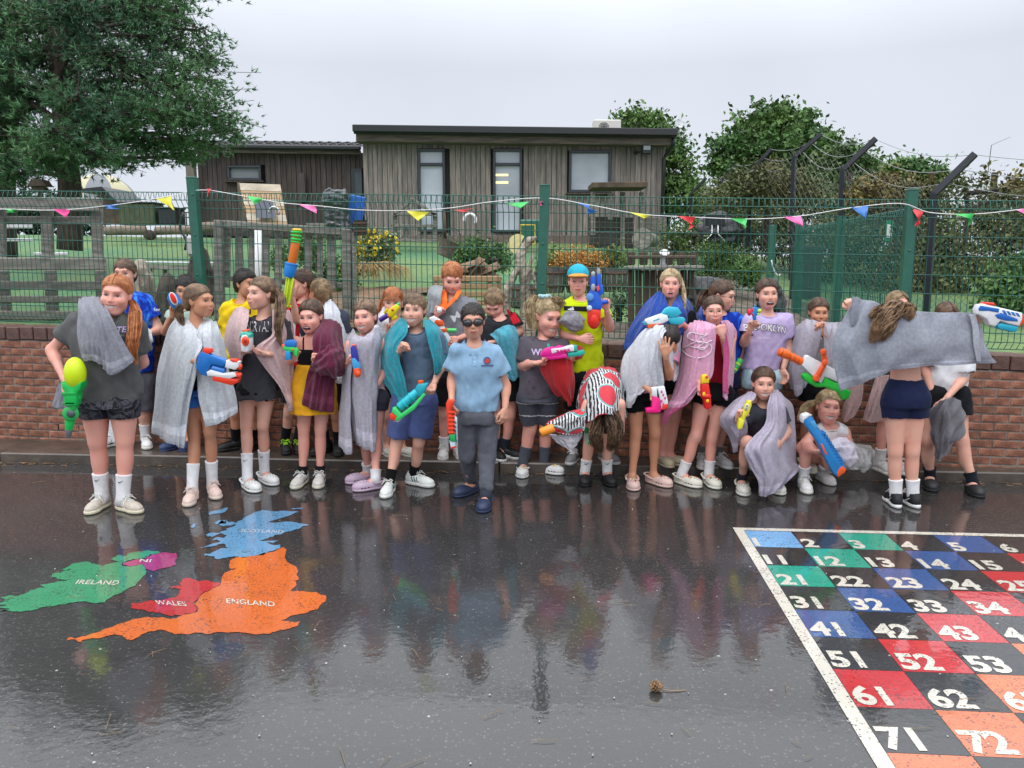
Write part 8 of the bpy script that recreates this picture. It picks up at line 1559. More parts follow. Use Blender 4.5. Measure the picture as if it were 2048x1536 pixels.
c=person('BB','girl seen from behind stretching a grey towel wide, navy shorts and wind blown hair',FRONT,hpx=66,h=(1786,634,-.02),yaw=172,pitch=20,mouth='closed',noface=True,hc='honey',hair='pulled',knot=(0,.1,.06),n=(1800,672,0),s=[(1770,682),(1834,682)],e=[(1736,660,-.02),(1884,664,-.02)],w=[(1706,622,-.06),(1940,640,-.06)],hip=[(1792,806),(1828,806)],k=[(1790,902),(1824,902)],f=[(1790,1012,172),(1824,1012,188)],lw=1.10,waist=.105,
t=[(676,1768,1836),(715,1772,1842),(745,1776,1846),(768,1774,1850)],bottom=dict(col=(28,36,66),frac=.30,r=1.05,top=None),sock=((232,232,234),.09),shoe=TR(col=(24,25,28),sole=(228,228,226),mark='swoosh',mcol=(230,230,230)),hands=[('grip',(-.3,0,1),(0,1,0)),('grip',(1,0,.2),(0,1,0))],
tails=[dict(p=[(1800,612,-.10),(1786,622,-.16),(1768,640,-.20),(1752,662,-.21),(1744,688,-.20)],r=(.030,.050,.040,.030,.010),n=330,wave=.016,frizz=.003,wd=.007),dict(p=[(1800,618,-.10),(1816,616,-.14),(1822,624,-.16),(1812,640,-.17)],r=(.02,.024,.022,.010),n=120,wave=.014,frizz=.003),dict(p=[(1790,616,-.12),(1766,618,-.16),(1748,628,-.17),(1742,640,-.17)],r=(.02,.024,.016,.006),n=90,wave=.014,frizz=.003),dict(p=[(1786,640,-.17),(1776,662,-.2),(1760,684,-.2)],r=(.025,.022,.006),n=80,wave=.012)])
# ------------------------------------------------------------------ towels
T=lambda r,g,b:cloth(r,g,b,terry=True)
YY={k:v['Y']for k,v in PEOPLE.items()}
LG=T(205,210,216);GR=T(138,140,150);LIL=T(176,168,186)
def TW(name,label,m,key,rows,z,**k):
 return towel(name,label,m,[[z(*q)for q in r]for r in rows],YY[key],seed=sum(ord(x)for x in label)%997,**k)
TW('towel','grey towel hanging over the shoulder of the ginger girl',GR,'A',[[(405,300,.06),(440,290,.03),(485,288,.02),(525,292,.04)],[(398,345,-.06),(440,345,-.11),(500,345,-.12),(548,350,-.10)],[(395,430,-.12),(450,430,-.17),(520,430,-.18),(585,430,-.15)],[(405,540,-.15),(470,540,-.19),(550,550,-.19),(640,540,-.16)],[(428,620,-.15),(490,622,-.18),(572,690,-.19),(690,615,-.16)]],Z1,folds=.024,freq=7)
TW('towel','end of the grey towel hanging behind the hip of the ginger girl',GR,'A',[[(330,640,.14),(345,640,.12),(360,640,.12)],[(305,720,.16),(330,720,.14),(355,720,.12)],[(265,850,.16),(298,862,.14),(335,868,.12)]],Z1,folds=.012,freq=2,nu=16,nv=30)
TW('towel','white towel held by the boy in the football shirt',T(225,228,232),'B',[[(715,445,-.16),(745,442,-.18),(772,462,-.18)],[(722,490,-.17),(752,490,-.20),(780,505,-.19)],[(728,530,-.17),(740,552,-.18),(784,522,-.18)]],Z1,folds=.01,freq=2,nu=16,nv=24)
TW('towel','strip of white towel hanging between the legs of the ginger girl',T(225,228,232),'B',[[(548,880,-.1),(575,880,-.1)],[(552,960,-.1),(590,960,-.1)],[(575,1035,-.1),(596,1035,-.1)]],Z1,folds=.008,freq=1,nu=12,nv=24)
# D cape: right half first, left half laid over it
TW('towel','pale grey towel cape of the girl in profile, the half hanging over her far arm',LG,'D',[[(330,378,.03),(355,376,.02),(385,392,.04)],[(272,470,-.10),(350,450,-.13),(420,470,.0)],[(262,600,-.15),(380,590,-.15),(450,600,.03)],[(285,700,-.13),(385,720,-.16),(475,720,.03)],[(300,830,-.12),(400,850,-.16),(505,820,.03)],[(330,968,-.11),(420,945,-.15),(508,890,.02)]],Z2,folds=.018,freq=6)
TW('towel','pale grey towel cape of the girl in profile, the long half falling to her knees',LG,'D',[[(190,362,.07),(225,372,.02),(262,410,-.06),(290,450,-.12)],[(135,430,.08),(185,450,-.05),(250,480,-.14),(312,520,-.17)],[(95,560,.10),(150,570,-.08),(220,590,-.16),(285,590,-.21)],[(65,720,.10),(130,720,-.09),(210,720,-.17),(278,680,-.17)],[(48,880,.09),(115,890,-.09),(185,900,-.15),(238,860,-.13)],[(42,1000,.08),(100,1045,-.08),(165,1075,-.12),(215,1085,-.10)]],Z2,folds=.024,freq=6,nu=64)
# F pink towel
PKT=T(208,178,178)
TW('towel','dusty pink towel round the tall girl, the side by the yellow shirted boy',PKT,'F',[[(500,318,.07),(530,310,.02),(570,330,-.03)],[(455,400,.06),(500,400,-.08),(562,400,-.13)],[(438,490,.05),(480,500,-.10),(540,520,-.17)],[(462,570,.02),(495,590,-.10),(535,575,-.17)],[(500,640,-.02),(508,650,-.09),(528,610,-.14)]],Z2,folds=.012,freq=4)
TW('towel','dusty pink towel of the tall girl, side trailing to a point beside the mustard skirt',PKT,'F',[[(700,330,-.02),(745,318,.03),(790,330,.08)],[(702,420,-.12),(745,410,-.10),(812,400,.06)],[(692,475,-.15),(745,470,-.12),(818,470,.06)],[(605,545,-.19),(720,540,-.14),(822,540,.03)],[(655,640,-.16),(740,640,-.13),(815,640,.0)],[(735,740,-.13),(775,750,-.10),(806,750,-.02)],[(790,860,-.10),(800,880,-.09),(808,880,-.06)]],Z2,folds=.016,freq=4)
# H maroon
MAR=T(98,30,58)
TW('towel','maroon towel over the shoulder of the laughing girl',MAR,'H',[[(225,300,.03),(270,288,.02),(330,300,.04),(368,335,.07)],[(195,400,-.12),(260,390,-.13),(320,400,-.08),(372,430,.02)],[(200,510,-.15),(260,520,-.17),(330,500,-.15),(385,520,-.03)],[(160,640,-.14),(220,650,-.17),(280,650,-.15),(325,640,-.10)],[(130,790,-.13),(190,825,-.16),(250,835,-.15),(318,840,-.12)]],Z3,folds=.018,freq=4)
TW('towel','bunched end of the maroon towel gathered over the arm of the laughing girl',MAR,'H',[[(250,450,-.20),(310,440,-.20),(370,470,-.13),(405,530,-.04)],[(215,510,-.22),(290,500,-.26),(360,530,-.20),(412,570,-.06)],[(190,560,-.20),(270,580,-.27),(350,600,-.22),(410,605,-.08)],[(180,590,-.17),(260,625,-.22),(340,648,-.20),(400,612,-.1)]],Z3,folds=.022,freq=2.5)
# I white towel
TW('towel','white towel round the shoulders of the boy turned away',T(214,218,226),'I',[[(255,195,.0),(285,172,-.05),(310,185,-.03)],[(240,260,-.13),(300,250,-.15),(350,250,-.04)],[(250,340,-.16),(320,330,-.17),(385,320,-.03)],[(280,430,-.17),(345,420,-.16),(408,400,-.02)],[(320,560,-.14),(370,560,-.13),(412,540,-.03)],[(330,665,-.13),(350,670,-.13),(380,665,-.10)]],Z3,folds=.014,freq=4)
# J wrap
TW('towel','lilac grey towel wound right round the girl from shoulders to knees',T(178,174,186),'J',[[(430,345,.03),(455,385,-.09),(510,385,-.12),(560,340,-.09),(610,345,.04)],[(390,420,.04),(430,430,-.12),(500,430,-.16),(570,420,-.14),(628,400,.05)],[(375,560,.04),(430,560,-.13),(500,560,-.16),(560,560,-.14),(612,540,.05)],[(365,700,.04),(430,700,-.13),(500,710,-.16),(560,710,-.14),(615,700,.05)],[(390,860,.03),(440,860,-.12),(500,880,-.15),(555,880,-.13),(612,870,.05)],[(430,1000,.02),(460,1035,-.10),(510,1060,-.14),(555,1075,-.13),(603,1075,.04)]],Z3,folds=.019,freq=8,nu=64)
TW('towel','loose grey towel edge hanging beside the wrapped girl with lilac clogs',T(178,174,186),'J',[[(392,450,-.10),(412,520,-.14),(432,540,-.15)],[(372,620,-.03),(395,620,-.12),(418,620,-.15)],[(360,760,-.02),(385,760,-.11),(415,760,-.14)],[(350,900,-.02),(380,900,-.11),(415,900,-.14)],[(352,1040,-.02),(385,1085,-.10),(424,1088,-.13)]],Z3,folds=.010,freq=2,nu=20)
# K white
TW('towel','white towel on the shoulders of the girl with the auburn fringe',T(216,214,222),'K',[[(580,225,.03),(610,215,0),(640,240,-.05)],[(570,290,-.02),(600,290,-.12),(640,300,-.14)],[(578,350,-.04),(605,355,-.12),(630,350,-.14)]],Z3,folds=.01,freq=2,nu=20,nv=30)
# L turquoise
TQ=T(44,148,164)
TW('towel','turquoise towel of the boy in the slate tee, the side pulled across to his belly',TQ,'L',[[(715,285,.04),(735,290,-.02),(750,305,-.06)],[(650,350,.06),(700,360,-.08),(748,375,-.13)],[(605,450,.07),(640,460,-.08),(695,455,-.14)],[(590,560,.06),(645,560,-.09),(705,545,-.14)],[(605,650,.04),(670,650,-.10),(735,640,-.15)],[(655,725,.0),(700,740,-.10),(750,720,-.14)],[(690,770,-.06),(715,778,-.11),(752,745,-.13)]],Z3,folds=.018,freq=4)
TW('towel','turquoise towel of the boy in the slate tee, side nearer the goggles boy',TQ,'L',[[(850,290,-.05),(868,290,.0),(885,300,.04)],[(862,360,-.13),(915,350,-.09),(950,350,.06)],[(880,430,-.15),(940,420,-.10),(985,420,.06)],[(900,510,-.16),(950,500,-.11),(995,490,.05)],[(912,570,-.16),(950,560,-.12),(982,545,.02)],[(915,618,-.15),(935,620,-.13),(958,590,-.06)]],Z3,folds=.014,freq=3)
# M knit towel and orange collar
TW('towel','grey knitted towel over the shoulder of the ginger boy',T(150,156,160),'M',[[(60,200,.05),(90,192,.0),(125,200,-.05)],[(42,240,.05),(75,240,-.10),(115,250,-.13)],[(45,290,.04),(75,290,-.10),(108,300,-.14)],[(40,340,.02),(60,345,-.08),(85,345,-.11)]],Z4,folds=.008,freq=3,nu=24,nv=36)
TW('towel','end of the grey knitted towel hanging beside the blue shorts',T(150,156,160),'M',[[(72,730,.02),(90,735,.0),(108,735,.02)],[(66,790,.02),(88,790,.0),(108,790,.02)],[(66,840,.02),(88,842,.0),(110,842,.02)]],Z4,folds=.008,freq=2,nu=16,nv=24)
OC=mat('orange_cloth',srgb(244,110,30),rough=.8,var=.08,bump=.4)
TW('orange_scarf','orange lapel strip round the neck of the ginger boy, half by the knitted towel',OC,'M',[[(118,215,.0),(145,225,-.02)],[(112,260,-.10),(148,265,-.12)],[(108,300,-.13),(150,300,-.14)],[(112,330,-.14),(130,325,-.15)]],Z4,folds=.003,freq=1,nu=10,nv=24,cat='scarf',hem=False,thick=.005);TW('orange_scarf','orange lapel strip round the neck of the ginger boy, half crossing his chest',OC,'M',[[(205,215,-.03),(226,220,-.01)],[(188,255,-.11),(216,250,-.11)],[(160,285,-.13),(186,285,-.13)],[(125,330,-.15),(142,325,-.15)]],Z4,folds=.003,freq=1,nu=10,nv=24,cat='scarf',hem=False,thick=.005)
# O turquoise striped
TW('towel','turquoise towel hanging over the arm of the fair boy who looks down',T(84,166,186),'O',[[(385,462,-.13),(440,425,-.18),(490,410,-.17),(525,425,-.12)],[(420,500,-.19),(455,480,-.22),(500,470,-.21),(540,480,-.13)],[(440,570,-.18),(470,570,-.20),(510,570,-.19),(545,570,-.12)],[(455,640,-.17),(480,650,-.18),(515,660,-.17),(548,650,-.12)],[(480,700,-.15),(500,715,-.16),(520,715,-.15),(545,690,-.12)]],Z4,folds=.014,freq=3)
# P red cloth
RDC=mat('red_fleece',srgb(186,22,32),rough=.9,var=.1,scale=60,bump=.5,sheen=.3)
TW('red_cloth','red cloth hanging from the hands of the blonde curly girl',RDC,'P',[[(700,600,-.22),(745,595,-.24),(790,590,-.24),(840,610,-.20)],[(662,655,-.17),(730,650,-.24),(800,650,-.25),(850,680,-.18)],[(705,740,-.18),(750,740,-.22),(800,740,-.23),(850,740,-.17)],[(750,800,-.17),(780,800,-.20),(815,800,-.20),(845,800,-.16)],[(788,800,-.16),(800,830,-.18),(822,860,-.18),(838,830,-.16)]],Z4,folds=.022,freq=3.5,cat='cloth',hem=False,thick=.005);TW('red_cloth','small red fold beside the teal muzzle of the pink water gun',RDC,'P',[[(845,530,-.16),(870,524,-.18),(895,535,-.14)],[(850,570,-.16),(875,575,-.19),(898,565,-.14)],[(850,600,-.15),(868,605,-.16),(885,595,-.14)]],Z4,folds=.01,freq=2,nu=16,nv=20,cat='cloth',hem=False)
# Q grey towel under arm
f=Field((-.1,-.08,-.09),(.1,.08,.09),.005);f.ell((0,0,0),(.058,.045,.05),0);f.ell((.028,-.01,-.028),(.04,.04,.035),.02);f.wrinkle(.008,60,4);f.wrinkle(.004,130,9);V,Q=f.mesh();c_=P(1142,640,YY['Q']-.10);tag(link('towel',V*1.25+c_,Q,T(142,142,148),None,True,c_),'grey towel bundled under the arm of the boy in the cap','towel')
# R zebra and melon towel
def zebra():
 m=bpy.data.materials.new('zebra_melon');m.use_nodes=True;n=m.node_tree;b=n.nodes['Principled BSDF'];Lk=n.links.new;tcn=n.nodes.new('ShaderNodeTexCoord');src=tcn.outputs['Object']
 w_=n.nodes.new('ShaderNodeTexWave');w_.inputs['Scale'].default_value=17;w_.inputs['Distortion'].default_value=2.5;w_.inputs['Detail'].default_value=2;w_.inputs['Detail Scale'].default_value=2;Lk(src,w_.inputs['Vector']);st=n.nodes.new('ShaderNodeMath');st.operation='GREATER_THAN';st.inputs[1].default_value=.5;Lk(w_.outputs['Fac'],st.inputs[0])
 v=n.nodes.new('ShaderNodeTexVoronoi');v.inputs['Scale'].default_value=5.2;v.inputs['Randomness'].default_value=.75;Lk(src,v.inputs['Vector'])
 def mixn(f,a,c_):
  q=n.nodes.new('ShaderNodeMix');q.data_type='RGBA';Lk(f,q.inputs[0])
  for k,vv in((6,a),(7,c_)):
   if isinstance(vv,tuple):q.inputs[k].default_value=(*vv,1)
   else:Lk(vv,q.inputs[k])
  return q.outputs[2]
 def less(x):
  q=n.nodes.new('ShaderNodeMath');q.operation='LESS_THAN';Lk(v.outputs['Distance'],q.inputs[0]);q.inputs[1].default_value=x;return q.outputs[0]
 o=mixn(st.outputs[0],(.02,.022,.03),(.70,.70,.70));o=mixn(less(.52),o,(.68,.69,.68));o=mixn(less(.49),o,(.10,.42,.42));o=mixn(less(.445),o,(.62,.05,.07));Lk(o,b.inputs['Base Color']);b.inputs['Roughness'].default_value=.95
 nb=n.nodes.new('ShaderNodeTexNoise');nb.inputs['Scale'].default_value=230;Lk(src,nb.inputs['Vector']);bp_=n.nodes.new('ShaderNodeBump');bp_.inputs['Strength'].default_value=1;bp_.inputs['Distance'].default_value=.004;Lk(nb.outputs[0],bp_.inputs['Height']);Lk(bp_.outputs[0],b.inputs['Normal']);return m
ZB=zebra()
TW('towel','zebra striped towel with red melon slices over the back of the bent girl',ZB,'R',[[(420,665,.06),(470,645,.04),(520,638,.04),(570,648,.04),(610,690,.06)],[(385,760,.0),(440,700,-.20),(515,690,-.26),(585,705,-.20),(635,760,.0)],[(362,850,-.05),(425,780,-.32),(515,770,-.40),(590,785,-.32),(642,850,-.05)],[(380,900,-.14),(425,870,-.38),(510,855,-.48),(590,870,-.38),(636,920,-.14)],[(405,960,-.22),(435,940,-.42),(500,900,-.50),(580,905,-.44),(612,950,-.26)]],Z5,folds=.013,freq=6,nu=60,warp=1)
TW('towel','end of the zebra and melon towel stretched over the orange muzzle',ZB,'R',[[(400,870,-.34),(420,900,-.40),(418,960,-.40)],[(340,885,-.42),(345,930,-.46),(390,1000,-.42)],[(270,915,-.46),(275,960,-.48),(330,1012,-.44)],[(215,940,-.46),(200,962,-.48),(255,1000,-.46)]],Z5,folds=.012,freq=3,nu=30,nv=40)
TW('towel','white underside of the zebra towel hanging below the orange muzzle',T(206,200,208),'R',[[(215,1010,-.40),(290,1012,-.42),(400,960,-.38)],[(255,1050,-.40),(320,1060,-.42),(395,1020,-.38)],[(300,1085,-.40),(335,1108,-.41),(375,1050,-.38)]],Z5,folds=.014,freq=3,nu=24,nv=24)
# S blue
BLT=T(38,78,168)
TW('towel','royal blue towel of the shouting girl, the side spread wide to the left',BLT,'S',[[(800,240,.06),(822,225,.0),(850,255,-.06)],[(735,300,.08),(800,300,-.06),(865,320,-.12)],[(680,385,.10),(770,385,-.08),(870,400,-.15)],[(640,460,.10),(740,460,-.06),(840,450,-.14)],[(622,545,.10),(700,540,-.04),(780,500,-.12)]],Z5,folds=.014,freq=4)
TW('towel','royal blue towel of the shouting girl, the side over the shoulder near the glasses girl',BLT,'S',[[(900,285,-.08),(925,250,.0),(960,250,.05)],[(880,330,-.13),(945,310,-.10),(1000,310,.06)],[(880,400,-.15),(950,390,-.11),(1018,390,.06)],[(890,470,-.15),(955,470,-.11),(1015,480,.04)]],Z5,folds=.012,freq=3)
# T white towel over the head
TW('towel','white towel thrown over the head and back of the hiding girl',T(206,210,218),'T',[[(745,432,.10),(790,412,.02),(840,412,-.06),(868,430,-.10)],[(690,490,.10),(760,450,-.10),(815,440,-.17),(838,470,-.19)],[(635,560,.08),(710,560,-.12),(790,545,-.20),(828,560,-.22)],[(612,640,.06),(690,650,-.12),(775,640,-.20),(835,645,-.20)],[(615,740,.04),(680,745,-.11),(770,735,-.18),(840,745,-.17)],[(630,840,.02),(655,862,-.09),(715,790,-.14),(800,752,-.17)]],Z5,folds=.022,freq=6,nu=60)
TW('towel','flap of the white towel hanging on the far side of the hiding girl',T(206,210,218),'T',[[(842,480,-.14),(880,490,-.12),(940,470,.02)],[(838,540,-.15),(885,560,-.13),(938,540,.02)],[(850,620,-.14),(890,640,-.12),(930,620,.02)],[(885,700,-.12),(905,720,-.1),(920,700,.0)]],Z5,folds=.012,freq=3,nu=28)
# U pink
PK=T(222,164,194);PKD=T(206,92,142)
tu=TW('towel','pink towel with white embroidered initials round the girl in round glasses',PK,'U',[[(445,400,.07),(480,385,.0),(520,390,-.07),(575,410,-.16)],[(410,450,.07),(460,440,-.10),(520,440,-.16),(580,440,-.18)],[(395,560,.06),(450,560,-.13),(510,560,-.17),(572,560,-.17)],[(375,690,.05),(430,690,-.13),(500,690,-.17),(560,690,-.16)],[(345,790,.02),(395,800,-.12),(440,790,-.16),(490,760,-.16)],[(310,860,-.02),(345,865,-.11),(385,858,-.13),(430,840,-.14)]],Z6,folds=.018,freq=6,nu=60)
TW('towel','dark pink hem corner of the pink towel, trailing by the black shorts girl',PKD,'U',[[(308,866,-.03),(345,870,-.12),(385,862,-.14),(420,848,-.14)],[(290,905,-.04),(310,905,-.10),(330,900,-.12),(345,892,-.12)],[(280,958,-.05),(290,950,-.08),(300,945,-.09),(305,935,-.10)]],Z6,folds=.008,freq=3,nu=24,nv=24)
TW('towel','pink towel panel with a dark pink border hanging from the hand at her chin',PK,'U',[[(612,392,-.19),(640,385,-.16),(672,405,.0)],[(628,450,-.18),(660,440,-.14),(692,450,.03)],[(630,560,-.16),(660,560,-.12),(690,540,.04)],[(625,700,-.14),(650,700,-.11),(680,690,.03)],[(620,800,-.13),(640,822,-.12),(664,820,.0)]],Z6,folds=.010,freq=3,nu=28)
TW('towel','dark pink border strip inside the hanging pink towel panel',PKD,'U',[[(604,420,-.19),(632,430,-.195)],[(622,560,-.165),(655,560,-.17)],[(618,690,-.15),(648,700,-.155)],[(618,780,-.14),(650,790,-.145)]],Z6,folds=.004,freq=1,nu=10,nv=40,hem=False)
bvu=BVHTree.FromPolygons([tuple(np.array(v.co)+np.array(tu.location))for v in tu.data.vertices],[tuple(p.vertices)for p in tu.data.polygons])
for st in([(500,460),(440,455),(425,480),(470,500),(520,505),(505,530),(440,530)],[(520,455),(470,490),(430,540),(430,580),(480,585),(530,560),(540,520),(500,500),(445,495)],[(485,465),(500,500),(470,530),(500,540),(520,500),(545,490)]):
 pts=[]
 for x,y,_ in[Z6(a[0],a[1])for a in catmull(st,26)]:
  o_=P(x,y,YY['U']-.1);h=bvu.ray_cast(Vector((o_[0],YY['U']-1,o_[2])),Vector((0,1,0)));pts.append(np.array(h[0])-(0,.002,0)if h[0]is not None else o_)
 mb=MB();mb.tube(pts,.0042,6);mb.build('embroidery',T(236,214,226),tu,True)
# V blue
TW('towel','blue towel on the shoulder of the girl with the dark ponytail',BLT,'V',[[(500,290,.04),(530,265,-.02),(560,262,-.08)],[(472,340,.02),(500,340,-.12),(530,340,-.14)],[(470,400,.02),(500,400,-.12),(520,400,-.14)]],Z6,folds=.01,freq=2,nu=18,nv=24)
# X lilac
TW('towel','lilac grey towel of the crouching girl, the side over her outstretched arm',LIL,'X',[[(745,790,.06),(775,775,.0),(800,790,-.06)],[(680,830,.06),(725,830,-.08),(780,830,-.13)],[(610,900,.02),(665,905,-.18),(720,870,-.24)],[(605,960,.0),(670,970,-.16),(745,930,-.20)],[(655,1020,-.02),(700,1030,-.15),(750,990,-.17)],[(680,1110,.0),(695,1100,-.08),(715,1060,-.12)]],Z6,folds=.014,freq=3.5)
TW('towel','lilac grey towel of the crouching girl, the side falling to her feet',LIL,'X',[[(890,770,-.06),(915,765,.0),(945,790,.08)],[(865,850,-.14),(930,840,-.12),(1000,850,.07)],[(850,960,-.18),(925,960,-.18),(1015,960,.06)],[(745,1080,-.32),(870,1070,-.30),(1018,1060,.04)],[(770,1180,-.32),(880,1170,-.30),(1025,1160,.03)],[(815,1270,-.30),(900,1270,-.28),(1040,1200,.02)],[(820,1345,-.28),(868,1352,-.27),(950,1290,-.16)]],Z6,folds=.022,freq=4.5,nu=60)
# Y grey
TW('towel','grey lilac towel the dark haired girl holds to her mouth, left side',T(168,164,176),'Y',[[(500,320,.05),(540,290,-.04),(600,300,-.15),(628,320,-.19)],[(465,370,.06),(530,350,-.12),(590,360,-.19),(625,380,-.20)],[(440,480,.05),(500,470,-.13),(560,470,-.18),(610,460,-.18)],[(425,600,.04),(480,600,-.12),(530,600,-.15),(575,560,-.15)],[(445,700,.02),(480,745,-.10),(515,720,-.12),(550,660,-.13)]],Z7,folds=.014,freq=4)
TW('towel','grey lilac towel the dark haired girl holds to her mouth, right side',T(168,164,176),'Y',[[(635,300,-.17),(680,310,-.06),(755,305,.08)],[(640,360,-.18),(700,360,-.12),(760,350,.06)],[(645,440,-.17),(690,450,-.14),(725,440,.0)],[(650,540,-.16),(690,550,-.14),(715,560,-.02)],[(660,620,-.15),(690,640,-.13),(712,640,-.04)]],Z7,folds=.014,freq=3,nu=34)
# Z white towel in lap
f=Field((-.13,-.09,-.16),(.14,.09,.12),.006);f.ell((0,0,0),(.085,.045,.075),0);f.ell((.055,0,-.05),(.05,.045,.07),.03);f.ell((-.03,-.01,.03),(.05,.045,.04),.02);f.wrinkle(.007,40,14);f.wrinkle(.004,95,19);V,Q=f.mesh();c_=P(1682,900,YY['ZZ']-.24);tag(link('towel',V+c_,Q,T(214,208,222),None,True,c_),'white towel bundled in the lap of the crouching blonde girl','towel')
# AA dusty pink
TW('towel','dusty pink towel hanging below the stretched towel, left fold',T(178,148,146),'AA',[[(180,640,.0),(215,640,-.10),(255,640,-.12)],[(150,760,.0),(195,770,-.11),(245,770,-.13)],[(128,870,.0),(150,895,-.09),(205,860,-.11)]],Z8,folds=.012,freq=2.5,nu=24);TW('towel','dusty pink towel hanging below the stretched towel, right fold',T(178,148,146),'AA',[[(335,630,-.10),(370,625,-.12),(405,620,-.08)],[(290,760,-.11),(340,760,-.14),(390,750,-.08)],[(255,880,-.10),(300,900,-.13),(365,890,-.08)]],Z8,folds=.014,freq=3,nu=28)
# BB stretched towel
TW('towel','wide grey towel stretched between both hands of the girl seen from behind',T(150,154,166),'BB',[[(215,160,-.08),(300,185,-.10),(420,215,-.11),(560,240,-.12),(720,250,-.11),(905,252,-.08)],[(140,290,-.09),(260,300,-.14),(420,310,-.16),(580,320,-.16),(740,330,-.13),(955,340,-.09)],[(75,430,-.10),(210,430,-.16),(390,440,-.19),(590,440,-.19),(760,430,-.15),(970,440,-.10)],[(85,560,-.10),(220,550,-.16),(385,540,-.19),(560,525,-.18),(760,510,-.14),(1000,500,-.10)],[(120,712,-.10),(240,672,-.14),(385,612,-.17),(560,580,-.16),(760,560,-.13),(1045,548,-.09)]],Z8,folds=.020,freq=4,nu=90,nv=64,warp=1.5,fine=.8)
TW('towel','folded corner of the grey towel falling over her raised left hand',T(140,144,156),'BB',[[(190,165,-.10),(205,158,-.12),(225,170,-.12)],[(185,240,-.12),(205,240,-.14),(225,240,-.13)],[(180,320,-.13),(200,326,-.14),(222,325,-.13)]],Z8,folds=.006,freq=1.5,nu=12,nv=24)
tb=TW('towel','pale woven band of the grey towel near the water gun',T(166,170,180),'BB',[[(880,262,-.112),(918,262,-.105)],[(900,340,-.122),(936,345,-.117)],[(905,440,-.133),(940,440,-.128)],[(925,545,-.122),(950,545,-.118)]],Z8,folds=.003,freq=1,nu=8,nv=30,hem=False,thick=.004)
TW('towel','dark grey towel dangling from the hand of the girl in the white tee',T(116,114,120),'CC',[[(690,790,-.16),(735,762,-.22),(800,755,-.20),(835,790,-.12)],[(655,830,-.14),(720,840,-.24),(790,840,-.23),(862,850,-.10)],[(650,910,-.12),(710,920,-.22),(780,920,-.21),(860,910,-.10)],[(655,970,-.12),(700,1000,-.20),(760,1000,-.20),(835,985,-.11)],[(675,1060,-.12),(705,1070,-.17),(740,1060,-.16),(775,1040,-.12)],[(690,1100,-.12),(702,1132,-.14),(712,1132,-.14),(720,1100,-.12)]],Z8,folds=.034,freq=6,fine=.5)
# ------------------------------------------------------------------ water guns
OR,RD,BL,WH,GN,TE,YE=(240,84,30),(222,40,28),(24,112,196),(232,234,236),(20,190,84),(38,178,190),(236,226,40)
def gz_(z,rows):return rows
def S(z,pts,th=.04,bev=.007,dy=0,sm=0):return('s',[z(*p)[:2]for p in pts],th,bev,dy,sm)
def Rr(z,a,b,r1,r2=None,da=0,db=0,s=2.7425):return('r',(*z(*a)[:2],da),(*z(*b)[:2],db),r1/s,(r2 if r2 else r1)/s)
def El(z,c_,rx,ry,tilt=0,dy=0,fl=1,s=2.7425):return('b',(*z(*c_)[:2],dy),rx/s,ry/s,tilt,fl)
gun('green water gun with a yellow balloon tank hanging muzzle down beside the ginger girl',YY['A']-.20,[('tank',(214,240,20),[El(Z1,(385,682),54,84,3,s=2.56)]),
('body',GN,[S(Z1,[(331,722),(384,742),(436,722),(430,755),(412,774),(410,800),(404,842),(348,846),(340,800),(345,774),(332,756)],.07,.010),S(Z1,[(350,840),(400,838),(392,868),(360,870)],.04),Rr(Z1,(335,806),(412,806),16,s=2.56),Rr(Z1,(360,910),(353,972),26,19,s=2.56)]),
('ring',(16,170,74),[('r',(*Z1(362,888)[:2],-.025),(*Z1(362,888)[:2],.025),15.5,15.5),S(Z1,[(335,775),(405,775),(405,790),(335,790)],.075,.004),S(Z1,[(338,825),(402,825),(402,836),(338,836)],.07,.004)]),('window',(70,84,88),[('b',(*Z1(362,890)[:2],-.03),9,8,0,.5)]),('muzzle',(96,100,104),[Rr(Z1,(353,968),(349,1012),19,14,s=2.56)])])
gun('small water gun with a red orange muzzle aimed forward by the hidden dark haired boy',YY['C']-.24,[('body',(40,120,200),[S(Z2,[(132,262),(150,300),(165,318),(190,310),(196,290),(180,262),(168,240),(140,238)],.09,.01)]),('rim',WH,[El(Z2,(156,268),20,38,-20,-.05,.4)]),('muzzle',(235,50,24),[El(Z2,(155,264),14,31,-20,-.062,.5)]),('grip',(120,200,210),[S(Z2,[(160,310),(190,305),(196,345),(172,352)],.04)])])
gun('blue and white double barrelled water gun with orange trim held by the girl in profile',YY['D']-.24,[('body',BL,[S(Z2,[(285,640),(300,570),(320,552),(345,562),(440,600),(448,622),(430,640),(375,625),(355,655),(345,690),(310,680)],.05,.01),Rr(Z2,(345,590),(445,622),24),Rr(Z2,(370,648),(440,668),24)]),('shell',WH,[S(Z2,[(452,602),(500,600),(522,612),(520,640),(500,655),(446,640)],.055,.008),S(Z2,[(345,665),(370,652),(440,672),(500,668),(508,690),(470,704),(380,690),(350,688)],.055,.008)]),
('trim',(236,62,30),[S(Z2,[(378,690),(400,680),(500,706),(522,706),(515,725),(480,740),(375,712)],.05,.007),S(Z2,[(322,545),(330,536),(366,540),(372,560),(350,572),(322,560)],.045,.006),S(Z2,[(470,598),(505,596),(518,612),(490,612)],.06,.004)]),('muzzle',(240,66,28),[Rr(Z2,(502,636),(530,644),17),Rr(Z2,(498,682),(528,690),16)]),('grip',(20,96,176),[S(Z2,[(300,600),(330,610),(318,668),(290,655)],.04)])])
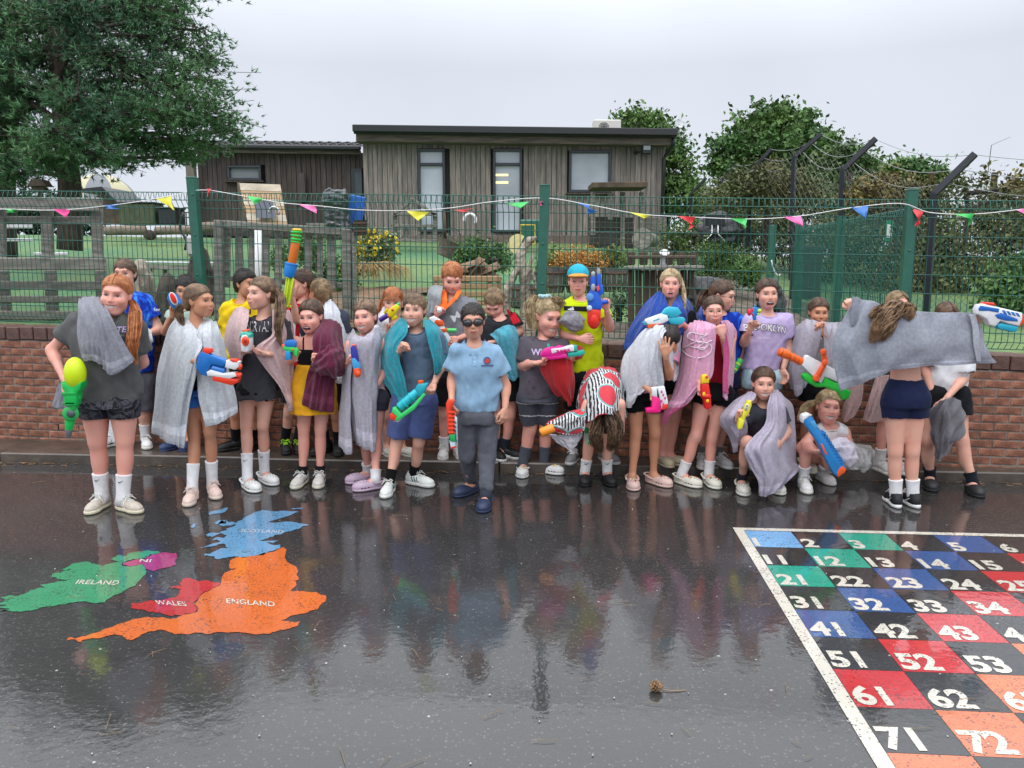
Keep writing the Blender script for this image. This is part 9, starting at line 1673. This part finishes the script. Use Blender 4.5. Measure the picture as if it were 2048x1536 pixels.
gun('white and teal pistol pointed at the viewer by the tall girl',YY['F']-.26,[('body',WH,[S(Z2,[(535,480),(545,460),(570,458),(582,475),(584,545),(572,558),(540,552)],.10,.012)]),('top',(70,190,170),[S(Z2,[(528,470),(536,448),(566,445),(584,462),(584,480),(562,470),(540,478),(532,500)],.09,.01)]),('cap',OR,[S(Z2,[(538,440),(560,434),(572,440),(566,448),(545,450)],.05,.005)]),('muzzle',(244,80,26),[El(Z2,(551,500),22,27,0,-.055,.5)]),('bore',(190,40,20),[El(Z2,(550,498),10,12,0,-.072,.4)])])
gun('small blue and green pistol in the hand of the laughing girl',YY['H']-.24,[('top',(30,120,200),[S(Z2,[(765,512),(780,494),(815,490),(832,505),(832,530),(800,534),(770,530)],.04,.01)]),('body',(50,205,90),[S(Z2,[(758,530),(772,522),(822,528),(842,545),(838,585),(822,580),(815,560),(775,552),(760,545)],.035,.008)]),('reservoir',(40,150,215),[S(Z2,[(770,550),(802,552),(804,600),(770,604)],.035,.01)]),('muzzle',(240,76,34),[Rr(Z2,(752,527),(776,526),12)]),('knob',(240,90,40),[El(Z2,(808,547),6,6,0,-.02)])])
gun('tall tube pump with orange barrel and green ringed head raised by the boy in red',YY['G']-.30,[('barrel',(214,112,26),[('r',(592,482),(583,530),8.6,8.6)]),('head',(40,205,80),[('r',(593,462),(593,467),11.5,11.5),('r',(592.4,469),(592,474),11,11),('r',(591.8,476),(591.4,481),10.5,10.5),('r',(591,482),(590.6,486),10,10)]),('cap',(240,200,40),[('r',(594,457),(594,462),9,10)]),('core',(190,120,40),[('r',(593,462),(590.5,487),8,8)]),('cup',(24,130,214),[('r',(583,528),(577,554),12.5,10.5),('r',(583.4,526),(582.8,530),13.5,13.5)]),
('handle',(206,232,40),[('r',(574+i*4.2,556,-.01*(i%2)),(567+i*3.4,612,-.01*(i%2)),2.0,1.7)for i in range(4)]+[('r',(568,613),(582,613),2.4,2.4)])],)
gun('slim blue pistol with orange tip pointing down in front of the wrapped girl',YY['J']-.22,[('body',(44,52,160),[S(Z3,[(418,460),(430,442),(452,445),(462,500),(468,540),(450,560),(424,530)],.035,.007)]),('light_body',(60,160,220),[S(Z3,[(425,520),(445,515),(470,545),(478,580),(452,596),(432,575)],.04,.008)]),('cap',OR,[S(Z3,[(424,440),(450,438),(456,462),(426,464)],.03,.006)]),('muzzle',(244,84,24),[S(Z3,[(436,580),(472,572),(480,610),(470,632),(448,634),(438,612)],.045,.01),El(Z3,(461,612),15,15,0,-.03,.4)])])
gun('yellow and purple water pistol held up by the girl with the fringe',YY['K']-.24,[('body',(240,222,30),[S(Z3,[(632,250),(655,222),(685,202),(705,210),(708,225),(690,252),(668,275),(645,280)],.045,.01),S(Z3,[(655,270),(690,262),(695,285),(665,300)],.03)]),('ring',(226,200,24),[S(Z3,[(612,250),(630,225),(640,232),(622,262)],.03,.005)]),('barrel',(70,44,150),[Rr(Z3,(652,258),(588,298),15,s=2.955)]),('knob',(230,90,60),[El(Z3,(665,235),8,8,0,-.025,s=2.955),El(Z3,(640,272),6,6,0,-.02,s=2.955)]),('nozzle',(70,200,120),[Rr(Z3,(690,208),(705,198),9,s=2.955)])])
gun('turquoise and green water blaster slanting across the boy with the turquoise towel',YY['L']-.24,[('tank',(40,190,205),[Rr(Z3,(705,812),(812,718),27,24,s=2.955),Rr(Z3,(735,790),(742,784),32,s=2.955),Rr(Z3,(775,752),(782,746),31,s=2.955)]),('rear',(30,170,190),[S(Z3,[(800,700),(815,672),(850,668),(876,668),(868,700),(840,740),(815,742)],.05,.01)]),('body',(60,210,110),[S(Z3,[(668,812),(690,808),(720,845),(790,790),(850,722),(862,735),(800,820),(740,862),(700,888),(680,885),(690,860),(664,838)],.055,.009)]),
('muzzle',(232,58,30),[S(Z3,[(648,852),(664,838),(694,862),(680,888),(655,880)],.06,.01)]),('cap',(242,100,34),[Rr(Z3,(833,672),(831,652),16,18,s=2.955)]),('trigger_guard',WH,[S(Z3,[(668,892),(700,898),(742,862),(768,840),(772,828),(758,830),(730,855),(695,884)],.02,.004)])])
gun('white and orange water blaster held low by the ginger boy',YY['M']-.26,[('body',WH,[S(Z4,[(50,372),(75,362),(110,380),(150,450),(170,490),(150,520),(120,490),(75,420)],.05,.01)]),('stripe',(240,92,34),[S(Z4,[(88,380),(122,385),(134,412),(105,420),(80,396)],.06,.006),S(Z4,[(110,430),(148,428),(150,446),(112,452)],.06,.006)]),('muzzle',(236,80,30),[El(Z4,(155,522),16,12)]),('dart',(80,200,110),[Rr(Z4,(140,440),(200,442),12)]),('dart_base',(240,110,40),[Rr(Z4,(118,440),(144,440),13)]),('ball',(238,238,238),[El(Z4,(107,330),15,17,0,-.0)])])
gun('long orange and green blaster hanging straight down from the hand of the goggles boy',YY['N']-.16,[('stock',(238,66,30),[S(Z4,[(143,840),(152,820),(190,822),(188,845),(168,870),(176,900),(186,925),(185,1000),(178,1012),(160,1010),(152,960),(146,900)],.045,.009)]+[S(Z4,[(156,882+22*k),(192,882+22*k),(192,892+22*k),(156,892+22*k)],.055,.004)for k in range(6)]),('body',(36,170,90),[S(Z4,[(160,1006),(196,1004),(196,1048),(166,1046)],.045,.007)]),('shell',(206,226,232),[S(Z4,[(188,905),(204,920),(206,1030),(200,1078),(170,1086),(162,1046),(198,1044),(192,1000)],.03,.006)]),('print',(30,100,150),[S(Z4,[(193,935+24*k),(201,940+24*k),(201,952+24*k),(193,948+24*k)],.035,.002)for k in range(5)]),('tip',(214,60,60),[S(Z4,[(168,1078),(200,1070),(200,1080),(170,1090)],.034,.003)])])
gun('magenta and white water gun with teal muzzle held by the curly blonde girl',YY['P']-.27,[('body',(236,30,150),[S(Z4,[(658,572),(680,542),(712,530),(740,532),(760,522),(800,530),(802,560),(770,580),(720,585),(668,588)],.05,.012),S(Z4,[(690,582),(805,566),(808,588),(720,602),(692,596)],.045,.008)]),('shell',WH,[S(Z4,[(715,540),(800,528),(830,520),(848,524),(846,552),(812,556),(800,545),(760,556),(722,566)],.055,.006)]),('vent',(230,30,140),[S(Z4,[(745+20*k,546-2*k),(757+20*k,545-2*k),(764+20*k,556-2*k),(752+20*k,558-2*k)],.062,.002)for k in range(4)]),('muzzle',(30,176,160),[S(Z4,[(842,522),(860,522),(862,550),(842,554)],.06,.006),S(Z4,[(806,562),(850,556),(898,546),(905,566),(880,580),(810,586)],.045,.01)]),('nozzle',(40,190,160),[Rr(Z4,(703,534),(705,515),7)])])
gun('big blue water gun with red tank and grey tips beside the boy in the cap',YY['Q']-.26,[('tank',(232,44,26),[El(Z4,(953,382),37,52),S(Z4,[(918,318),(990,326),(990,385),(918,380)],.07,.02)]),('body',(28,92,205),[S(Z4,[(920,300),(916,262),(928,230),(940,215),(975,230),(990,260),(1000,300),(992,328),(920,325)],.055,.012),Rr(Z4,(950,225),(950,145),17,14),Rr(Z4,(982,250),(981,130),17,12),S(Z4,[(960,200),(1002,190),(1008,240),(975,250)],.03,.006)]),('tip',(160,168,172),[El(Z4,(950,133),12,16),Rr(Z4,(980,134),(979,106),10,9),Rr(Z4,(979,112),(979,98),8,7),El(Z4,(950,205),12,20,0,-.03,.5)]),('dial',(90,150,215),[('r',(*Z4(932,258)[:2],-.045),(*Z4(932,258)[:2],-.03),7.5,7.5)]),('label',(226,90,80),[S(Z4,[(965,205),(978,190),(984,215),(970,228)],.062,.002)]),('badge',(200,214,226),[('r',(*Z4(929,318)[:2],-.048),(*Z4(929,318)[:2],-.035),4,5.5)]),('handle',(24,80,190),[Rr(Z4,(975,292),(1032,282),12)])])
gun('white and turquoise water gun with an orange belly held by the shouting girl',YY['S']-.26,[('shell',WH,[S(Z5,[(738,388),(745,378),(830,348),(860,356),(868,385),(838,402),(750,408)],.05,.008)]),('body',(50,186,210),[S(Z5,[(826,352),(848,322),(870,310),(920,316),(940,345),(915,366),(876,372),(850,356)],.045,.01),S(Z5,[(864,372),(900,364),(950,368),(962,382),(942,408),(890,412),(872,400)],.035,.009)]),('belly',(240,104,34),[S(Z5,[(750,410),(770,396),(830,388),(836,404),(800,416),(754,428)],.045,.006)]),('muzzle',(40,160,190),[S(Z5,[(725,396),(742,390),(748,410),(732,410)],.045,.005)]),('vent',(40,170,200),[S(Z5,[(780,386),(815,372),(818,378),(784,391)],.055,.002)])])
gun('white blaster with a pink stock and splatter print under the towel of the hiding girl',YY['T']-.24,[('stock',(240,24,130),[S(Z5,[(742,868),(775,862),(778,800),(800,798),(822,812),(826,885),(800,892),(745,890)],.05,.01)]),('shell',WH,[S(Z5,[(772,755),(805,750),(810,800),(822,812),(800,806),(778,800)],.045,.007),S(Z5,[(805,752),(845,745),(865,830),(862,868),(828,872),(818,810)],.04,.007)]),('print',(226,70,150),[S(Z5,[(822+10*(k%3),770+17*k),(832+10*(k%3),766+17*k),(834+9*(k%3),780+17*k),(824+9*(k%3),782+17*k)],.046,.002)for k in range(5)]),('muzzle',(232,60,40),[S(Z5,[(830,848),(862,838),(862,866),(830,874)],.05,.006)])])
gun('red and yellow water pistol pointing down, held by the girl with the pink towel',YY['U']-.24,[('body',(226,32,26),[S(Z6,[(498,730),(538,728),(546,775),(552,830),(552,862),(535,875),(516,865),(508,815),(494,780)],.045,.01),El(Z6,(525,800),30,20),El(Z6,(533,850),20,24)]),('top',(250,210,30),[S(Z6,[(496,700),(504,684),(528,680),(540,694),(540,728),(498,732)],.05,.012),El(Z6,(515,790),8,12,0,-.03,.4),El(Z6,(535,828),8,10,0,-.03,.4)]),('cap',(230,50,40),[El(Z6,(531,696),8,8,0,-.028)])])
gun('tiny blue and red toy pistol held up by the girl in the lilac tee',YY['W']-.24,[('body',(34,128,200),[S(Z6,[(770,330),(790,312),(812,315),(822,335),(812,352),(800,362),(802,385),(786,386),(782,360),(768,348)],.03,.008),Rr(Z6,(797,316),(797,302),5)]),('drum',(222,40,60),[El(Z6,(764,341),12,20),El(Z6,(780,332),6,14,0,-.01),El(Z6,(784,352),6,10,0,-.01)]),('muzzle',(200,232,70),[El(Z6,(820,333),11,11,0,-.015),El(Z6,(814,352),7,6,0,-.015)])])
gun('yellow water pistol held upright by the crouching girl under the lilac towel',YY['X']-.26,[('body',(232,222,60),[S(Z6,[(740,845),(752,826),(770,824),(774,850),(760,890),(742,915),(720,910),(728,880)],.045,.01),S(Z6,[(705,925),(728,915),(738,930),(722,978),(700,982),(696,960)],.04,.01)]),('face',(226,226,190),[El(Z6,(750,862),13,20,15,-.022,.35)]),('dial',(150,160,140),[El(Z6,(752,855),6,6,0,-.032,.4),El(Z6,(747,872),6,6,0,-.032,.4)]),('grip',(214,204,50),[S(Z6,[(722,905),(740,910),(735,932),(715,925)],.04,.006)])])
gun('long blaster with orange barrel, white body and green underside held by the dark haired girl',YY['Y']-.30,[('barrel',(240,104,24),[Rr(Z7,(392,486),(440,506),27,s=2.954),Rr(Z7,(376,478),(392,486),24,28,s=2.954),Rr(Z7,(440,506),(515,545),21,s=2.954),Rr(Z7,(455,513),(463,517),26,s=2.954),Rr(Z7,(480,526),(488,530),26,s=2.954),Rr(Z7,(503,538),(510,542),25,s=2.954)]),('body',WH,[S(Z7,[(505,560),(530,508),(545,502),(560,512),(700,585),(722,625),(715,660),(640,628),(620,668),(590,650),(545,600)],.055,.01)]),('underside',(34,196,60),[S(Z7,[(512,620),(530,605),(560,620),(590,660),(625,665),(640,630),(720,668),(795,715),(780,758),(745,764),(720,720),(640,690),(590,690),(540,660),(515,640)],.06,.012)]),('lever',(240,90,24),[Rr(Z7,(598,640),(650,548),18,14,-.04,-.04,s=2.954),Rr(Z7,(650,548),(640,484),15,15,-.04,-.04,s=2.954),('r',(*Z7(598,638)[:2],-.055),(*Z7(598,638)[:2],-.02),7,7),('r',(*Z7(650,546)[:2],-.06),(*Z7(650,546)[:2],-.02),6,6),('r',(*Z7(640,482)[:2],-.06),(*Z7(640,482)[:2],-.02),6,6)]),('sight',(230,70,50),[S(Z7,[(690,592),(712,596),(714,606),(695,602)],.03,.003)])])
gun('long blue water blaster with orange muzzle slanting down in front of the crouching blonde girl',YY['ZZ']-.34,[('body',(40,134,204),[S(Z7,[(510,865),(540,850),(566,858),(600,920),(660,1000),(720,1090),(765,1165),(745,1195),(712,1215),(690,1195),(640,1100),(590,1000),(540,930),(515,895)],.055,.012)]),('rib',(28,112,184),[S(Z7,[(622+12*k,962+19*k),(640+12*k,950+19*k),(646+12*k,959+19*k),(628+12*k,971+19*k)],.066,.003)for k in range(10)]),('window',(70,160,215),[S(Z7,[(552,892),(578,884),(600,925),(575,938)],.062,.004)]),('cap',WH,[S(Z7,[(506,872),(512,855),(545,842),(566,852),(545,862),(518,882),(512,900)],.06,.006)]),('muzzle',(240,92,34),[S(Z7,[(708,1190),(725,1160),(742,1150),(765,1168),(758,1190),(735,1205),(718,1218)],.062,.008)]),('label',(226,100,80),[S(Z7,[(612,1022),(622,1018),(652,1078),(642,1088)],.064,.002)])])
gun('white and blue water blaster with orange muzzle at the right end of the stretched towel',YY['BB']-.10,[('shell',WH,[S(Z8,[(912,232),(925,205),(960,198),(1080,228),(1180,252),(1180,290),(1160,330),(1100,318),(1050,300),(1020,332),(985,322),(970,290),(915,258)],.06,.012)]),('panel',(26,100,186),[S(Z8,[(918,228),(930,208),(1040,226),(1035,250),(980,240),(922,240)],.068,.005),S(Z8,[(1012,262),(1050,250),(1145,285),(1150,302),(1080,298),(1028,284)],.068,.005)]),('vent',(30,110,190),[S(Z8,[(1055+26*k,234+5*k),(1072+26*k,236+5*k),(1086+26*k,262+4*k),(1068+26*k,258+4*k)],.066,.003)for k in range(4)]),('belly',(30,170,200),[S(Z8,[(1028,320),(1060,312),(1160,332),(1150,360),(1125,366),(1040,345)],.05,.009)]),('muzzle',(238,78,34),[S(Z8,[(1160,330),(1180,285),(1182,262),(1205,266),(1192,302),(1168,330)],.055,.006)]),('cap',(236,56,36),[S(Z8,[(956,200),(965,188),(1015,192),(1026,206),(990,208)],.05,.006)])])
gun('thick orange foam pump poking out of the zebra striped towel',YY['R']-.50,[('tube',(244,150,40),[('r',(1081,866),(1108,855),9.5,9.5)]),('bore',(70,36,16),[('r',(1079.5,866.6),(1081,866),6,6)])],name='foam_pump',cat='water pump')
gun('transparent water gun with a green tip hidden under the hair of the bent girl',YY['R']-.30,[('body',(190,214,200),[S(Z5,[(405,980),(425,968),(440,1010),(445,1055),(420,1065),(408,1030)],.04,.01)]),('tip',(40,190,90),[El(Z5,(420,990),13,18,0,-.02),S(Z5,[(424,1050),(446,1045),(446,1062),(428,1064)],.045,.004)])])
gun('striped green tube held low behind the girl in the lilac tee',YY['V']-.14,[('tube',(60,190,90),[('r',(1466,744),(1482,718),6,6)]),('stripe',(200,225,60),[('r',(1469,739),(1471,736),6.5,6.5),('r',(1475,729),(1477,726),6.5,6.5)])])
# ------------------------------------------------------------------ plastic bag on the ground
f=Field((-.2,-.14,-.12),(.2,.14,.24),.008);f.ell((0,0,-.01),(.13,.09,.10),0);f.cap((-.06,0,.05),(-.075,0,.16),.035,.018,.04);f.ell((.07,0,-.03),(.08,.07,.07),.03);f.wrinkle(.008,55,3);f.wrinkle(.005,110,8);f.half((0,0,-.095),(0,0,-1));V,Q=f.mesh();q=G(1722,960)+(0,.12,.10)
bag=mat('bag_plastic',(.62,.63,.62),rough=.28,var=.25,scale=18,bump=1,bscale=60,coat=.6,alpha=.86);o=tag(link('plastic_bag',V*1.15+q+(0,-.03,.02),Q,bag,None,True,q),'crumpled translucent carrier bag on the ground between the crouching girl and the navy shorts','bag')
mb=MB();mb.tube(catmull([q+(-.04,-.09,.07),q+(-.01,-.10,.05),q+(.015,-.098,.075)],8),.008,6,flat=.5);mb.build('handle',plastic(60,120,170),o,True)
